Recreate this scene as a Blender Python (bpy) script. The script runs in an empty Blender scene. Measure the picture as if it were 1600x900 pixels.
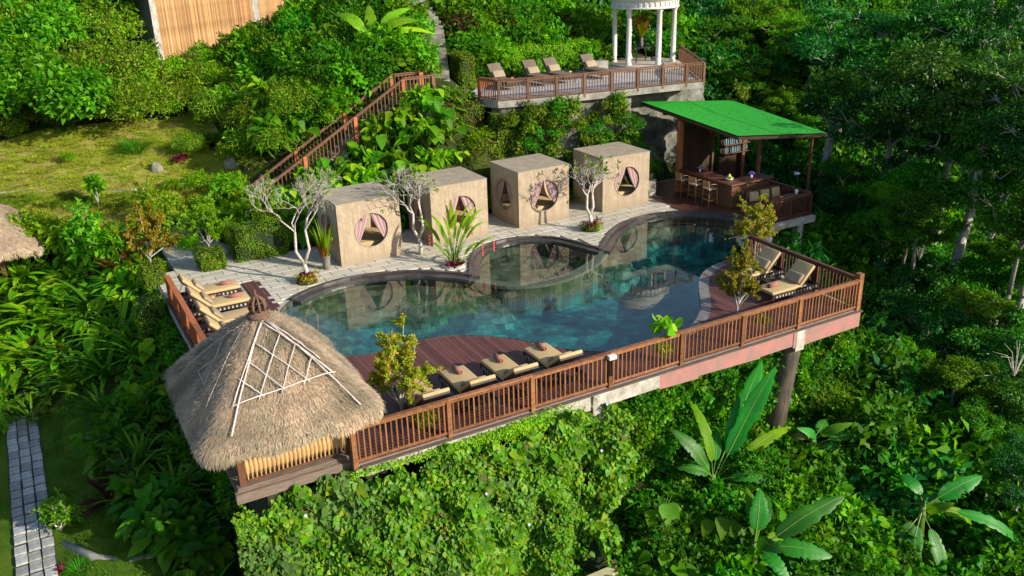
import bpy, bmesh, math, random
import numpy as np
from mathutils import Vector, Matrix
from mathutils.geometry import tessellate_polygon

# ------------------------------------------------------------------ camera, world, sun
SC = bpy.context.scene
COL = SC.collection
F_PX, PITCH, ROLL = 1377.65, 0.381515, -0.0282353
CAM = np.array([-5.036, -16.531, 10.937])
_a = math.radians(-29.0)
_R = np.array([[math.cos(_a), -math.sin(_a), 0], [math.sin(_a), math.cos(_a), 0], [0, 0, 1]])
cp, sp, cr, sr = math.cos(PITCH), math.sin(PITCH), math.cos(ROLL), math.sin(ROLL)
_r0, _f0, _d0 = np.array([1, 0, 0.]), np.array([0, cp, -sp]), np.array([0, -sp, -cp])
C_RIGHT, C_DOWN, C_FWD = _R @ (cr*_r0 - sr*_d0), _R @ (sr*_r0 + cr*_d0), _R @ _f0
cam_d = bpy.data.cameras.new('camera'); cam = bpy.data.objects.new('camera', cam_d); COL.objects.link(cam)
cam_d.lens = 36*F_PX/1600; cam_d.sensor_width = 36; cam_d.clip_end = 1000; cam_d.clip_start = 0.2
_m = np.eye(4); _m[:3, 0] = C_RIGHT; _m[:3, 1] = -C_DOWN; _m[:3, 2] = -C_FWD; _m[:3, 3] = CAM
cam.matrix_world = Matrix(_m.tolist())
SC.camera = cam

SUN_AZ = math.radians(-56)     # direction towards the sun in the ground plane
SUN_EL = math.radians(24)
W = bpy.data.worlds.new('World'); SC.world = W; W.use_nodes = True
nt = W.node_tree; nt.nodes.clear()
sky = nt.nodes.new('ShaderNodeTexSky'); sky.sky_type = 'NISHITA'; sky.sun_disc = False
sky.sun_elevation = SUN_EL; sky.sun_rotation = math.pi/2 - SUN_AZ
bg = nt.nodes.new('ShaderNodeBackground'); bg.inputs[1].default_value = 0.125
wo = nt.nodes.new('ShaderNodeOutputWorld')
nt.links.new(sky.outputs[0], bg.inputs[0]); nt.links.new(bg.outputs[0], wo.inputs[0])
sl = bpy.data.lights.new('sun', 'SUN'); sl.energy = 4.8; sl.angle = math.radians(0.5); sl.color = (1.0, 0.89, 0.73)
so = bpy.data.objects.new('sun', sl); COL.objects.link(so)
sd = Vector((math.cos(SUN_AZ)*math.cos(SUN_EL), math.sin(SUN_AZ)*math.cos(SUN_EL), math.sin(SUN_EL)))
so.rotation_euler = sd.to_track_quat('Z', 'Y').to_euler(); so.location = (20, -30, 40)
SC.view_settings.view_transform = 'Standard'; SC.view_settings.look = 'None'
SC.view_settings.exposure = 0.6; SC.view_settings.gamma = 1.0; SC.view_settings.use_curve_mapping = False
SC.cycles.max_bounces = 6; SC.cycles.transparent_max_bounces = 8
SC.cycles.caustics_reflective = False; SC.cycles.caustics_refractive = False

rng = np.random.default_rng(7)
rnd = random.Random(11)

# ------------------------------------------------------------------ materials
MATS = {}
def nodes(name):
    m = bpy.data.materials.new(name); m.use_nodes = True; MATS[name] = m
    n = m.node_tree; b = n.nodes['Principled BSDF']; return m, n, b
def link(n, a, b): n.links.new(a, b)
def ramp(n, stops, fac):
    r = n.nodes.new('ShaderNodeValToRGB'); e = r.color_ramp.elements
    while len(e) < len(stops): e.new(0.5)
    for k, (p, c) in enumerate(stops): e[k].position = p; e[k].color = (*c, 1)
    link(n, fac, r.inputs[0]); return r.outputs[0]
def coords(n, kind='Object', scale=(1, 1, 1), rot=(0, 0, 0)):
    t = n.nodes.new('ShaderNodeTexCoord'); mp = n.nodes.new('ShaderNodeMapping')
    mp.inputs['Scale'].default_value = scale; mp.inputs['Rotation'].default_value = rot
    link(n, t.outputs[kind], mp.inputs[0]); return mp.outputs[0]
def noise(n, vec, scale, detail=4, rough=.6):
    t = n.nodes.new('ShaderNodeTexNoise'); t.inputs['Scale'].default_value = scale
    t.inputs['Detail'].default_value = detail; t.inputs['Roughness'].default_value = rough
    if vec is not None: link(n, vec, t.inputs['Vector'])
    return t.outputs['Fac']
def mixc(n, fac, a, b, mode='MIX'):
    x = n.nodes.new('ShaderNodeMix'); x.data_type = 'RGBA'; x.blend_type = mode
    if isinstance(fac, float): x.inputs[0].default_value = fac
    else: link(n, fac, x.inputs[0])
    for s, v in ((x.inputs[6], a), (x.inputs[7], b)):
        if isinstance(v, tuple): s.default_value = (*v, 1)
        else: link(n, v, s)
    return x.outputs[2]
def bump(n, b, h, strength=.4, dist=.02):
    x = n.nodes.new('ShaderNodeBump'); x.inputs['Strength'].default_value = strength; x.inputs['Distance'].default_value = dist
    link(n, h, x.inputs['Height']); link(n, x.outputs[0], b.inputs['Normal'])
def objrand(n):
    return n.nodes.new('ShaderNodeObjectInfo').outputs['Random']
def math_(n, op, a, v):
    x = n.nodes.new('ShaderNodeMath'); x.operation = op
    link(n, a, x.inputs[0])
    if isinstance(v, (int, float)): x.inputs[1].default_value = v
    else: link(n, v, x.inputs[1])
    return x.outputs[0]

def simple(name, c1, c2=None, scale=8, rough=.6, stretch=(1, 1, 1), bmp=.3, vary=.25, kind='Object', spec=.4, bscale=None):
    """two-tone noisy surface with a little relief; each object a little lighter or darker"""
    m, n, b = nodes(name)
    if c2 is None: c2 = tuple(x*.7 for x in c1)
    v = coords(n, kind, stretch)
    f = noise(n, v, scale, 6, .65)
    col = ramp(n, [(.3, c2), (.7, c1)], f)
    if vary:
        f2 = n.nodes.new('ShaderNodeMapRange'); link(n, objrand(n), f2.inputs[0])
        f2.inputs[3].default_value = 1-vary; f2.inputs[4].default_value = 1+vary
        hs = n.nodes.new('ShaderNodeHueSaturation'); link(n, col, hs.inputs['Color']); link(n, f2.outputs[0], hs.inputs['Value'])
        col = hs.outputs[0]
    link(n, col, b.inputs['Base Color']); b.inputs['Roughness'].default_value = rough
    b.inputs['Specular IOR Level'].default_value = spec
    if bmp: bump(n, b, noise(n, v, (bscale or scale*3), 5, .7), bmp, .01)
    return m

def leafmat(name, cols, trans=.4, rough=.55, spec=.2, tcol=None, gloss_var=True):
    m, n, b = nodes(name)
    g = n.nodes.new('ShaderNodeNewGeometry')
    r = g.outputs['Random Per Island']
    st = [((k+.5)/len(cols), c) for k, c in enumerate(cols)]
    c = ramp(n, st, r)
    hs = n.nodes.new('ShaderNodeHueSaturation')
    mr = n.nodes.new('ShaderNodeMapRange'); mr.inputs[3].default_value = .72; mr.inputs[4].default_value = 1.3
    link(n, objrand(n), mr.inputs[0]); link(n, mr.outputs[0], hs.inputs['Value'])
    mh = n.nodes.new('ShaderNodeMapRange'); mh.inputs[3].default_value = .485; mh.inputs[4].default_value = .515
    link(n, math_(n, 'FRACT', math_(n, 'MULTIPLY', objrand(n), 7.31), 1), mh.inputs[0]) if False else link(n, objrand(n), mh.inputs[0])
    link(n, mh.outputs[0], hs.inputs['Hue'])
    link(n, c, hs.inputs['Color'])
    # slow patchy drift of tone from place to place
    v = coords(n, 'Object'); nf = noise(n, v, 1.3, 3, .6)
    c2 = mixc(n, 1.0, hs.outputs[0], ramp(n, [(.3, (.62, .68, .6)), (.7, (1.2, 1.15, 1.0))], nf), 'MULTIPLY')
    link(n, c2, b.inputs['Base Color'])
    b.inputs['Roughness'].default_value = rough; b.inputs['Specular IOR Level'].default_value = spec
    t = n.nodes.new('ShaderNodeBsdfTranslucent')
    tc = mixc(n, 1.0, c2, tcol or (1.7, 1.6, .55), 'MULTIPLY')
    link(n, tc, t.inputs['Color'])
    mx = n.nodes.new('ShaderNodeMixShader'); mx.inputs[0].default_value = trans
    link(n, b.outputs[0], mx.inputs[1]); link(n, t.outputs[0], mx.inputs[2])
    link(n, mx.outputs[0], n.nodes['Material Output'].inputs[0])
    return m

LF_BRIGHT = leafmat('leaf_bright', [(0.066, 0.225, 0.004), (0.115, 0.325, 0.006), (0.185, 0.395, 0.008), (0.08, 0.26, 0.006)])
LF_LIME = leafmat('leaf_lime', [(0.115, 0.317, 0.005), (0.218, 0.451, 0.006), (0.310, 0.460, 0.010), (0.138, 0.354, 0.006)], trans=.4)
LF_MID = leafmat('leaf_mid', [(0.032, 0.165, 0.006), (0.062, 0.235, 0.007), (0.105, 0.305, 0.008), (0.038, 0.185, 0.012)])
LF_DARK = leafmat('leaf_dark', [(0.009, 0.098, 0.010), (0.016, 0.146, 0.013), (0.030, 0.201, 0.013), (0.011, 0.122, 0.021)], trans=.28, rough=.5, spec=.3)
LF_TREE = leafmat('leaf_tree', [(0.028, 0.138, 0.008), (0.055, 0.205, 0.010), (0.098, 0.275, 0.014), (0.034, 0.160, 0.020)], trans=.32, rough=.5, spec=.3)
LF_RED = leafmat('leaf_red', [(.12, .01, .03), (.2, .015, .06), (.07, .02, .02), (.3, .02, .1)], tcol=(1.6, .7, .8))
LF_MAROON = leafmat('leaf_maroon', [(.05, .012, .012), (.10, .02, .018), (.16, .05, .02), (.04, .03, .012)], tcol=(1.5, .8, .6))
LF_ORANGE = leafmat('leaf_orange', [(.17, .34, .010), (.28, .44, .015), (.22, .40, .012), (.62, .27, .09), (.40, .48, .02), (.26, .42, .012), (.58, .36, .05)], tcol=(1.5, 1.2, .5))
LF_YELLOW = leafmat('leaf_yellow', [(.32, .33, .02), (.42, .36, .02), (.22, .28, .02), (.5, .32, .03)], tcol=(1.4, 1.2, .4))
LF_FIRE = leafmat('leaf_fire', [(.3, .06, .01), (.42, .14, .015), (.2, .03, .015), (.36, .22, .03)], tcol=(1.4, 1., .5))
LF_FIG = leafmat('leaf_fig', [(0.081, 0.207, 0.006), (0.149, 0.268, 0.008), (0.218, 0.244, 0.020), (0.103, 0.232, 0.006)], trans=.2, rough=.6)
LF_DRY = leafmat('leaf_dry', [(.16, .13, .05), (.12, .14, .03), (.2, .15, .07), (.10, .13, .02)], trans=.2, rough=.7)
LF_CREEP = leafmat('leaf_creeper', [(0.046, 0.244, 0.005), (0.081, 0.366, 0.006), (0.138, 0.460, 0.010), (0.081, 0.256, 0.040), (0.103, 0.390, 0.008), (0.230, 0.460, 0.010)], trans=.3, rough=.45)
LF_GREYG = leafmat('leaf_grey_green', [(0.057, 0.159, 0.028), (0.103, 0.244, 0.048), (0.069, 0.207, 0.024), (0.161, 0.317, 0.072)], trans=.25)
LF_BAN = leafmat('leaf_banana', [(0.014, 0.146, 0.016), (0.023, 0.195, 0.014), (0.034, 0.244, 0.012)], trans=.3, rough=.45, spec=.35)
LF_GRASS = leafmat('grass_blade', [(0.184, 0.293, 0.010), (0.287, 0.354, 0.024), (0.391, 0.366, 0.056), (0.230, 0.329, 0.012)], trans=.3, rough=.7)
LF_GRASSD = leafmat('grass_blade_green', [(0.057, 0.159, 0.010), (0.092, 0.207, 0.012), (0.115, 0.207, 0.016)], trans=.3, rough=.7)
LF_MIDRIB = simple('leaf_midrib', (.16, .28, .04), (.12, .22, .03), 5, .4, vary=0)
FLOWER_PINK = simple('flower_pink', (.5, .03, .16), (.35, .01, .1), 20, .5, vary=.1)
FLOWER_WHITE = simple('flower_white', (.6, .56, .75), (.45, .42, .7), 20, .5, vary=.1)
FLOWER_VIOLET = simple('flower_violet', (.16, .1, .5), (.1, .05, .35), 30, .5, vary=.1)
FLOWER_CORAL = simple('flower_coral', (.75, .13, .06), (.6, .06, .05), 20, .5, vary=.1)
FLOWER_GOLD = simple('flower_gold', (.85, .36, .01), (.7, .25, .01), 20, .5, vary=.1)
BARK_WHITE = simple('bark_white', (.68, .63, .56), (.3, .27, .22), 14, .8, bmp=.6)
BARK_GREY = simple('bark_grey', (.30, .27, .23), (.12, .10, .08), 6, .9, stretch=(1, 1, .3), bmp=.8)
BARK_PALE = simple('bark_pale', (.56, .54, .5), (.24, .22, .19), 5, .85, stretch=(1, 1, .5), bmp=.6)
BARK_BROWN = simple('bark_brown', (.10, .08, .06), (.03, .026, .022), 8, .9, stretch=(1, 1, .3), bmp=.8)
STEM_GREEN = simple('stem_green', (.13, .22, .03), (.08, .15, .02), 9, .6)
WOOD_RAIL = simple('wood_rail', (.32, .14, .055), (.13, .055, .03), 3, .5, stretch=(3, 3, 3), bmp=.3, vary=.34)
WOOD_RED = simple('wood_rail_orange', (.42, .13, .045), (.26, .08, .03), 5, .55, bmp=.3, vary=.2)
WOOD_DARKRED = simple('wood_rail_dark', (.13, .045, .03), (.07, .028, .02), 5, .5, bmp=.3, vary=.2)
WOOD_DECK = simple('wood_deck', (.155, .058, .048), (.08, .032, .028), 3.0, .55, stretch=(6, .6, 2), bmp=.25, vary=.28)
WOOD_DARK = simple('wood_dark', (.06, .03, .018), (.03, .016, .01), 6, .5, stretch=(1, 1, .3), bmp=.4, vary=.2)
WOOD_BROWN = simple('wood_brown', (.17, .075, .035), (.09, .04, .022), 6, .6, bmp=.4, vary=.2)
WOOD_STOOL = simple('wood_stool', (.36, .2, .09), (.22, .12, .05), 9, .5, vary=.15)
WOOD_GREY = simple('wood_weathered', (.2, .15, .12), (.09, .07, .055), 7, .8, stretch=(.4, 3, 3), bmp=.6)
WOOD_CARVED = simple('carved_wood', (.2, .115, .075), (.09, .05, .035), 18, .8, bmp=.8)
BAMBOO = simple('bamboo_cane', (.58, .35, .16), (.30, .16, .065), 2.5, .55, stretch=(3, 3, .4), bmp=.2, vary=.42)
BAMBOO_WHITE = simple('bamboo_pale', (.68, .63, .6), (.38, .33, .3), 9, .6, vary=.1)
THATCH = None
WICKER = simple('wicker_dark', (.035, .022, .02), (.014, .01, .01), 60, .45, bmp=.5, vary=.1)
CUSHION = simple('cushion_sand', (.50, .37, .19), (.44, .32, .16), 4, .9, bmp=.25, vary=.06, bscale=120)
CUSHION_DK = simple('cushion_taupe', (.34, .27, .18), (.28, .22, .15), 4, .9, bmp=.25, vary=.08, bscale=120)
TAUPE = simple('cushion_weathered', (.16, .125, .09), (.11, .088, .065), 3, .9, bmp=.3, vary=.12, bscale=120)
TOWEL = simple('towel_pink', (.36, .15, .115), (.28, .11, .09), 12, .95, bmp=.5, vary=.08, bscale=150)
CONCRETE = simple('concrete_white', (.58, .55, .5), (.2, .17, .14), 3.0, .85, bmp=.6, vary=0, bscale=14)
PAINT_PINK = simple('paint_pink_worn', (.45, .17, .15), (.22, .17, .15), 2.6, .8, bmp=.5, vary=0, bscale=20)
CEMENT = simple('cement_grey', (.36, .34, .31), (.14, .135, .12), 2.2, .85, bmp=.6, vary=.1, bscale=12)
WHITE_PLASTER = simple('white_plaster', (.70, .68, .63), (.48, .46, .41), 4, .7, bmp=.2, vary=.04)
CREAM_PLASTER = simple('cream_plaster', (.62, .54, .34), (.4, .36, .2), 3, .8, bmp=.3, vary=.04)
COPING = simple('coping_dark_stone', (.075, .068, .068), (.03, .028, .03), 5, .28, bmp=.4, vary=.2, spec=.6, bscale=25)
COPING_GREY = simple('coping_grey_stone', (.24, .23, .23), (.14, .14, .14), 5, .5, bmp=.4, vary=.2)
STEP_STONE = simple('step_stone', (.30, .285, .25), (.11, .11, .085), 4, .85, bmp=.6, vary=.2, bscale=20)
PATH_STONE = simple('path_stone', (.40, .41, .41), (.20, .22, .19), 7, .8, bmp=.6, vary=.28, bscale=30)
PATH_DARK = simple('path_joint', (.07, .065, .05), (.035, .04, .02), 9, .9)
SOIL = simple('soil', (.05, .04, .02), (.02, .025, .01), 3, .95, vary=0)
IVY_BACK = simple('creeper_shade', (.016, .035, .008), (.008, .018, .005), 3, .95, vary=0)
BLACK_METAL = simple('black_metal', (.02, .02, .022), (.012, .012, .014), 8, .35, vary=0)
POT_GREY = simple('pot_grey', (.22, .2, .17), (.11, .1, .09), 9, .9, bmp=.5)
WHITE_GLAZE = simple('white_glaze', (.8, .8, .78), (.72, .72, .7), 4, .2, vary=0)
FRUIT = simple('fruit_green', (.35, .42, .06), (.25, .33, .05), 5, .4)
GLASSWARE = simple('bottle_glass', (.22, .32, .36), (.1, .18, .22), 5, .1, vary=.5, spec=.9)
LAMP_METAL = simple('lamp_grey', (.5, .5, .5), (.35, .35, .35), 5, .4, vary=0)
GREY_PANEL = simple('grey_panel', (.13, .15, .2), (.08, .09, .12), 3, .7, stretch=(6, 6, .3), bmp=.3, vary=0)
STONE_STATUE = simple('moss_stone', (.28, .26, .21), (.12, .13, .08), 6, .9, bmp=.7)

def mk_thatch():
    m, n, b = nodes('thatch')
    v = coords(n, 'Object', (1, 1, 1))
    f = noise(n, v, 26, 6, .75); f2 = noise(n, v, 1.6, 4, .6)
    c = ramp(n, [(.25, (.15, .11, .08)), (.5, (.36, .28, .21)), (.8, (.54, .44, .34))], f)
    c = mixc(n, 1.0, c, ramp(n, [(.35, (.7, .66, .62)), (.65, (1.1, 1.05, 1.0))], f2), 'MULTIPLY')
    link(n, c, b.inputs['Base Color']); b.inputs['Roughness'].default_value = .95; b.inputs['Specular IOR Level'].default_value = .15
    bump(n, b, f, .8, .03)
    return m
THATCH = mk_thatch()
STRAW = leafmat('straw', [(.46, .365, .29), (.60, .49, .385), (.70, .585, .47), (.30, .23, .18), (.52, .44, .37)], trans=.12, rough=.85, spec=.2, tcol=(1.2, 1.0, .8))

def mk_cabana():
    m, n, b = nodes('cabana_weave')
    t = n.nodes.new('ShaderNodeTexCoord')
    # project the woven grid along whichever wall direction it is on: x+y works on axis-aligned walls
    s = n.nodes.new('ShaderNodeSeparateXYZ'); link(n, t.outputs['Object'], s.inputs[0])
    u = math_(n, 'ADD', s.outputs[0], s.outputs[1])
    cb = n.nodes.new('ShaderNodeCombineXYZ'); link(n, u, cb.inputs[0]); link(n, s.outputs[2], cb.inputs[1])
    br = n.nodes.new('ShaderNodeTexBrick'); link(n, cb.outputs[0], br.inputs['Vector'])
    br.inputs['Scale'].default_value = 1; br.inputs['Brick Width'].default_value = .085; br.inputs['Row Height'].default_value = .042
    br.inputs['Mortar Size'].default_value = .011; br.inputs['Mortar Smooth'].default_value = .3
    br.inputs['Color1'].default_value = (.66, .55, .41, 1); br.inputs['Color2'].default_value = (.56, .455, .33, 1); br.inputs['Mortar'].default_value = (.32, .245, .17, 1)
    nf = noise(n, cb.outputs[0], 3, 4, .6)
    c = mixc(n, 1.0, br.outputs[0], ramp(n, [(.3, (.82, .8, .76)), (.7, (1.05, 1.05, 1.05))], nf), 'MULTIPLY')
    # rain streaks and a soiled foot
    sv = coords(n, 'Object', (7, 7, .45)); stn = noise(n, sv, 1.6, 5, .7); ob = objrand(n)
    c = mixc(n, 1.0, c, ramp(n, [(.42, (1, 1, 1)), (.72, (.70, .66, .60))], stn), 'MULTIPLY')
    zz = n.nodes.new('ShaderNodeMapRange'); link(n, s.outputs[2], zz.inputs[0]); zz.inputs[1].default_value = 0; zz.inputs[2].default_value = .45; zz.inputs[3].default_value = 1; zz.inputs[4].default_value = 0
    dm = math_(n, 'MULTIPLY', zz.outputs[0], nf); c = mixc(n, dm, c, (.2, .165, .11))
    mr_ = n.nodes.new('ShaderNodeMapRange'); link(n, ob, mr_.inputs[0]); mr_.inputs[3].default_value = .86; mr_.inputs[4].default_value = 1.06
    hs_ = n.nodes.new('ShaderNodeHueSaturation'); link(n, c, hs_.inputs['Color']); link(n, mr_.outputs[0], hs_.inputs['Value']); c = hs_.outputs[0]
    link(n, c, b.inputs['Base Color']); b.inputs['Roughness'].default_value = .75
    bump(n, b, math_(n, 'SUBTRACT', br.outputs['Fac'], 0.0), -.6, .012)
    return m
WEAVE = mk_cabana()
CAB_ROOF = simple('cabana_roof', (.40, .34, .26), (.25, .21, .155), 3, .8, bmp=.4, vary=.08, bscale=40)

def mk_curtain():
    m, n, b = nodes('curtain_stripe')
    t = n.nodes.new('ShaderNodeTexCoord')
    w = n.nodes.new('ShaderNodeTexWave'); w.wave_type = 'BANDS'; w.bands_direction = 'X'
    link(n, t.outputs['UV'], w.inputs[0]); w.inputs['Scale'].default_value = 3.4; w.inputs['Distortion'].default_value = 0
    c = ramp(n, [(.3, (.26, .13, .14)), (.65, (.46, .34, .335))], w.outputs[1])
    link(n, c, b.inputs['Base Color']); b.inputs['Roughness'].default_value = .9
    return m
CURTAIN = mk_curtain()

def mk_paver():
    m, n, b = nodes('patio_stone')
    v = coords(n, 'Object'); g = n.nodes.new('ShaderNodeNewGeometry')
    r = objrand(n)
    ns = noise(n, g.outputs['Position'], .55, 4, .6); fine = noise(n, g.outputs['Position'], 22, 6, .7)
    c = ramp(n, [(0, (.43, .395, .34)), (.4, (.51, .475, .41)), (.75, (.57, .535, .475)), (1, (.46, .445, .42))], r)
    c = mixc(n, 1.0, c, ramp(n, [(.35, (.86, .84, .66)), (.6, (1.05, 1.05, 1.02))], ns), 'MULTIPLY')
    c = mixc(n, .45, c, ramp(n, [(.3, (.2, .2, .17)), (.7, (.55, .53, .48))], fine))
    link(n, c, b.inputs['Base Color']); b.inputs['Roughness'].default_value = .75; bump(n, b, fine, .35, .01)
    return m
PAVER = mk_paver()
GROUT = simple('patio_bed', (.40, .375, .33), (.28, .26, .22), 3, .9, vary=0)

def mk_pool_floor():
    m, n, b = nodes('pool_tile')
    g = n.nodes.new('ShaderNodeNewGeometry')
    br = n.nodes.new('ShaderNodeTexBrick')
    mp = n.nodes.new('ShaderNodeMapping'); mp.inputs['Rotation'].default_value = (0, 0, .35)
    link(n, g.outputs['Position'], mp.inputs[0])
    dn = n.nodes.new('ShaderNodeTexNoise'); dn.inputs['Scale'].default_value = 1.5; link(n, mp.outputs[0], dn.inputs['Vector'])
    vv = mixc(n, .06, mp.outputs[0], dn.outputs['Color'], 'ADD')
    link(n, vv, br.inputs['Vector'])
    br.inputs['Scale'].default_value = 1; br.inputs['Brick Width'].default_value = .30; br.inputs['Row Height'].default_value = .30
    br.inputs['Mortar Size'].default_value = .012; br.inputs['Color1'].default_value = (.0, .0, .0, 1); br.inputs['Color2'].default_value = (1, 1, 1, 1)
    br.inputs['Mortar'].default_value = (.25, .25, .25, 1)
    nf = noise(n, g.outputs['Position'], 1.1, 4, .65); ff = noise(n, g.outputs['Position'], 9, 5, .7)
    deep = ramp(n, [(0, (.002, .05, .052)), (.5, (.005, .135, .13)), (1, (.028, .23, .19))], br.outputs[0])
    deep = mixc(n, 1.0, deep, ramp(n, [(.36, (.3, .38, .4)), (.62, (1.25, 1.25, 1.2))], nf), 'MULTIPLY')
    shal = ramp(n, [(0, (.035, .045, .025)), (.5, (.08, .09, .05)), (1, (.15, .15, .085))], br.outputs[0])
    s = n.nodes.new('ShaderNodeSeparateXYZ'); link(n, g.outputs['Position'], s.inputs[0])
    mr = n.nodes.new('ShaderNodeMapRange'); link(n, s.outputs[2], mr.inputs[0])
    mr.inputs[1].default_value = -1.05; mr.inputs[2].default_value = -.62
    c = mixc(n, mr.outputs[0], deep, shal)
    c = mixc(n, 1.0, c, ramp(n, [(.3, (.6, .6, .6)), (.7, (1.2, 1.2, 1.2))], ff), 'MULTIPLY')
    link(n, c, b.inputs['Base Color']); b.inputs['Roughness'].default_value = .6
    return m
POOL_TILE = mk_pool_floor()

def mk_water():
    m, n, b = nodes('pool_water')
    n.nodes.remove(b)
    g = n.nodes.new('ShaderNodeNewGeometry')
    nf = noise(n, g.outputs['Position'], 2.2, 3, .5)
    bp = n.nodes.new('ShaderNodeBump'); bp.inputs['Strength'].default_value = .035; bp.inputs['Distance'].default_value = .05; link(n, nf, bp.inputs['Height'])
    tr = n.nodes.new('ShaderNodeBsdfTransparent'); tr.inputs[0].default_value = (.74, .90, .91, 1)
    gl = n.nodes.new('ShaderNodeBsdfGlossy'); gl.inputs['Roughness'].default_value = .015; gl.inputs[0].default_value = (.95, .95, .95, 1)
    link(n, bp.outputs[0], gl.inputs['Normal'])
    # Schlick reflectance from the angle to the surface, the same from above and from below
    dt = n.nodes.new('ShaderNodeVectorMath'); dt.operation = 'DOT_PRODUCT'; link(n, g.outputs['Incoming'], dt.inputs[0]); link(n, bp.outputs[0], dt.inputs[1])
    ab = n.nodes.new('ShaderNodeMath'); ab.operation = 'ABSOLUTE'; link(n, dt.outputs['Value'], ab.inputs[0])
    om = n.nodes.new('ShaderNodeMath'); om.operation = 'SUBTRACT'; om.inputs[0].default_value = 1.0; om.use_clamp = True; link(n, ab.outputs[0], om.inputs[1])
    pw = math_(n, 'POWER', om.outputs[0], 3.5); fr_ = math_(n, 'ADD', math_(n, 'MULTIPLY', pw, .68), .03)
    mx = n.nodes.new('ShaderNodeMixShader'); link(n, fr_, mx.inputs[0]); link(n, tr.outputs[0], mx.inputs[1]); link(n, gl.outputs[0], mx.inputs[2])
    link(n, mx.outputs[0], n.nodes['Material Output'].inputs[0])
    return m
WATER = mk_water()

def mk_turf_roof():
    m, n, b = nodes('green_turf_canopy')
    v = coords(n, 'Object'); f = noise(n, v, 5, 5, .7); f2 = noise(n, v, 90, 2, .7)
    c = ramp(n, [(.3, (.004, .24, .008)), (.7, (.008, .36, .010))], f)
    c = mixc(n, 1.0, c, ramp(n, [(.3, (.75, .75, .75)), (.7, (1.15, 1.15, 1.15))], f2), 'MULTIPLY')
    link(n, c, b.inputs['Base Color']); b.inputs['Roughness'].default_value = .8; bump(n, b, f2, .5, .01)
    return m
TURF = mk_turf_roof()

def mk_ground():
    m, n, b = nodes('ground_soil_and_moss')
    g = n.nodes.new('ShaderNodeNewGeometry')
    f = noise(n, g.outputs['Position'], .8, 6, .7); f2 = noise(n, g.outputs['Position'], 14, 5, .7)
    c = ramp(n, [(.3, (.02, .022, .01)), (.5, (.035, .05, .012)), (.7, (.05, .075, .015))], f)
    c = mixc(n, 1.0, c, ramp(n, [(.3, (.6, .6, .55)), (.7, (1.3, 1.3, 1.2))], f2), 'MULTIPLY')
    link(n, c, b.inputs['Base Color']); b.inputs['Roughness'].default_value = .95; b.inputs['Specular IOR Level'].default_value = .1
    bump(n, b, f2, .8, .05)
    return m
GROUND = mk_ground()
def mk_lawn(name, stops):
    m, n, b = nodes(name)
    g = n.nodes.new('ShaderNodeNewGeometry')
    f = noise(n, g.outputs['Position'], .9, 7, .72); f2 = noise(n, g.outputs['Position'], 26, 5, .75)
    c = ramp(n, stops, f)
    c = mixc(n, 1.0, c, ramp(n, [(.3, (.5, .5, .45)), (.7, (1.35, 1.35, 1.2))], f2), 'MULTIPLY')
    link(n, c, b.inputs['Base Color']); b.inputs['Roughness'].default_value = .95; b.inputs['Specular IOR Level'].default_value = .1
    bump(n, b, f2, 1, .04)
    return m
LAWN = mk_lawn('dry_lawn', [(.32, (.13, .19, .012)), (.48, (.22, .24, .03)), (.6, (.34, .29, .10)), (.72, (.40, .30, .14))])
LAWN_G = mk_lawn('green_lawn', [(.3, (.04, .10, .008)), (.5, (.075, .15, .012)), (.7, (.12, .17, .02))])
ROCKWALL = simple('mossy_rock_wall', (.27, .26, .24), (.03, .045, .018), 1.9, .95, bmp=1, vary=0, bscale=6)

# ------------------------------------------------------------------ object helpers
def tag(o, label=None, cat=None, group=None, kind=None):
    if label: o['label'] = label
    if cat: o['category'] = cat
    if group: o['group'] = group
    if kind: o['kind'] = kind
    return o
def place(o, loc=None, rz=None, sc=None):
    if loc is not None: o.location = loc
    if rz is not None: o.rotation_euler = (0, 0, rz)
    if sc is not None: o.scale = (sc, sc, sc) if isinstance(sc, (int, float)) else sc
    return o
def link_obj(name, me, parent=None):
    o = bpy.data.objects.new(name, me); COL.objects.link(o)
    if parent: o.parent = parent
    return o
def empty(name, loc, rz=0):
    o = bpy.data.objects.new(name, None); COL.objects.link(o); o.location = loc; o.rotation_euler = (0, 0, rz)
    o.empty_display_size = .3; return o
def kids(o): return [c for c in list(bpy.data.objects) if c.parent == o]
_children = {}
def copy_tree(o, label=None, group=None, loc=None, rz=None, sc=None, _parent=None):
    """a copy of a thing with copies of its parts and sub-parts, sharing mesh data"""
    c = o.copy(); COL.objects.link(c)
    if _parent is not None: c.parent = _parent
    else:
        if label: c['label'] = label
        if group: c['group'] = group
        place(c, loc, rz, sc)
    for ch in o.children: copy_tree(ch, _parent=c)
    return c

def np_mesh(name, V, faces, mat, smooth=False, mats=None, mi=None):
    """V (n,3) and faces (m,k) of one size k, fast"""
    me = bpy.data.meshes.new(name)
    V = np.asarray(V, np.float32); faces = np.asarray(faces, np.int32); m, k = faces.shape
    me.vertices.add(len(V)); me.vertices.foreach_set('co', V.ravel())
    me.loops.add(m*k); me.loops.foreach_set('vertex_index', faces.ravel())
    me.polygons.add(m); me.polygons.foreach_set('loop_start', np.arange(0, m*k, k, dtype=np.int32))
    me.polygons.foreach_set('loop_total', np.full(m, k, np.int32))
    for x in (mats or [mat]): me.materials.append(x)
    if mi is not None: me.polygons.foreach_set('material_index', np.asarray(mi, np.int32))
    if smooth: me.polygons.foreach_set('use_smooth', np.ones(m, bool))
    me.update(calc_edges=True); return me

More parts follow.
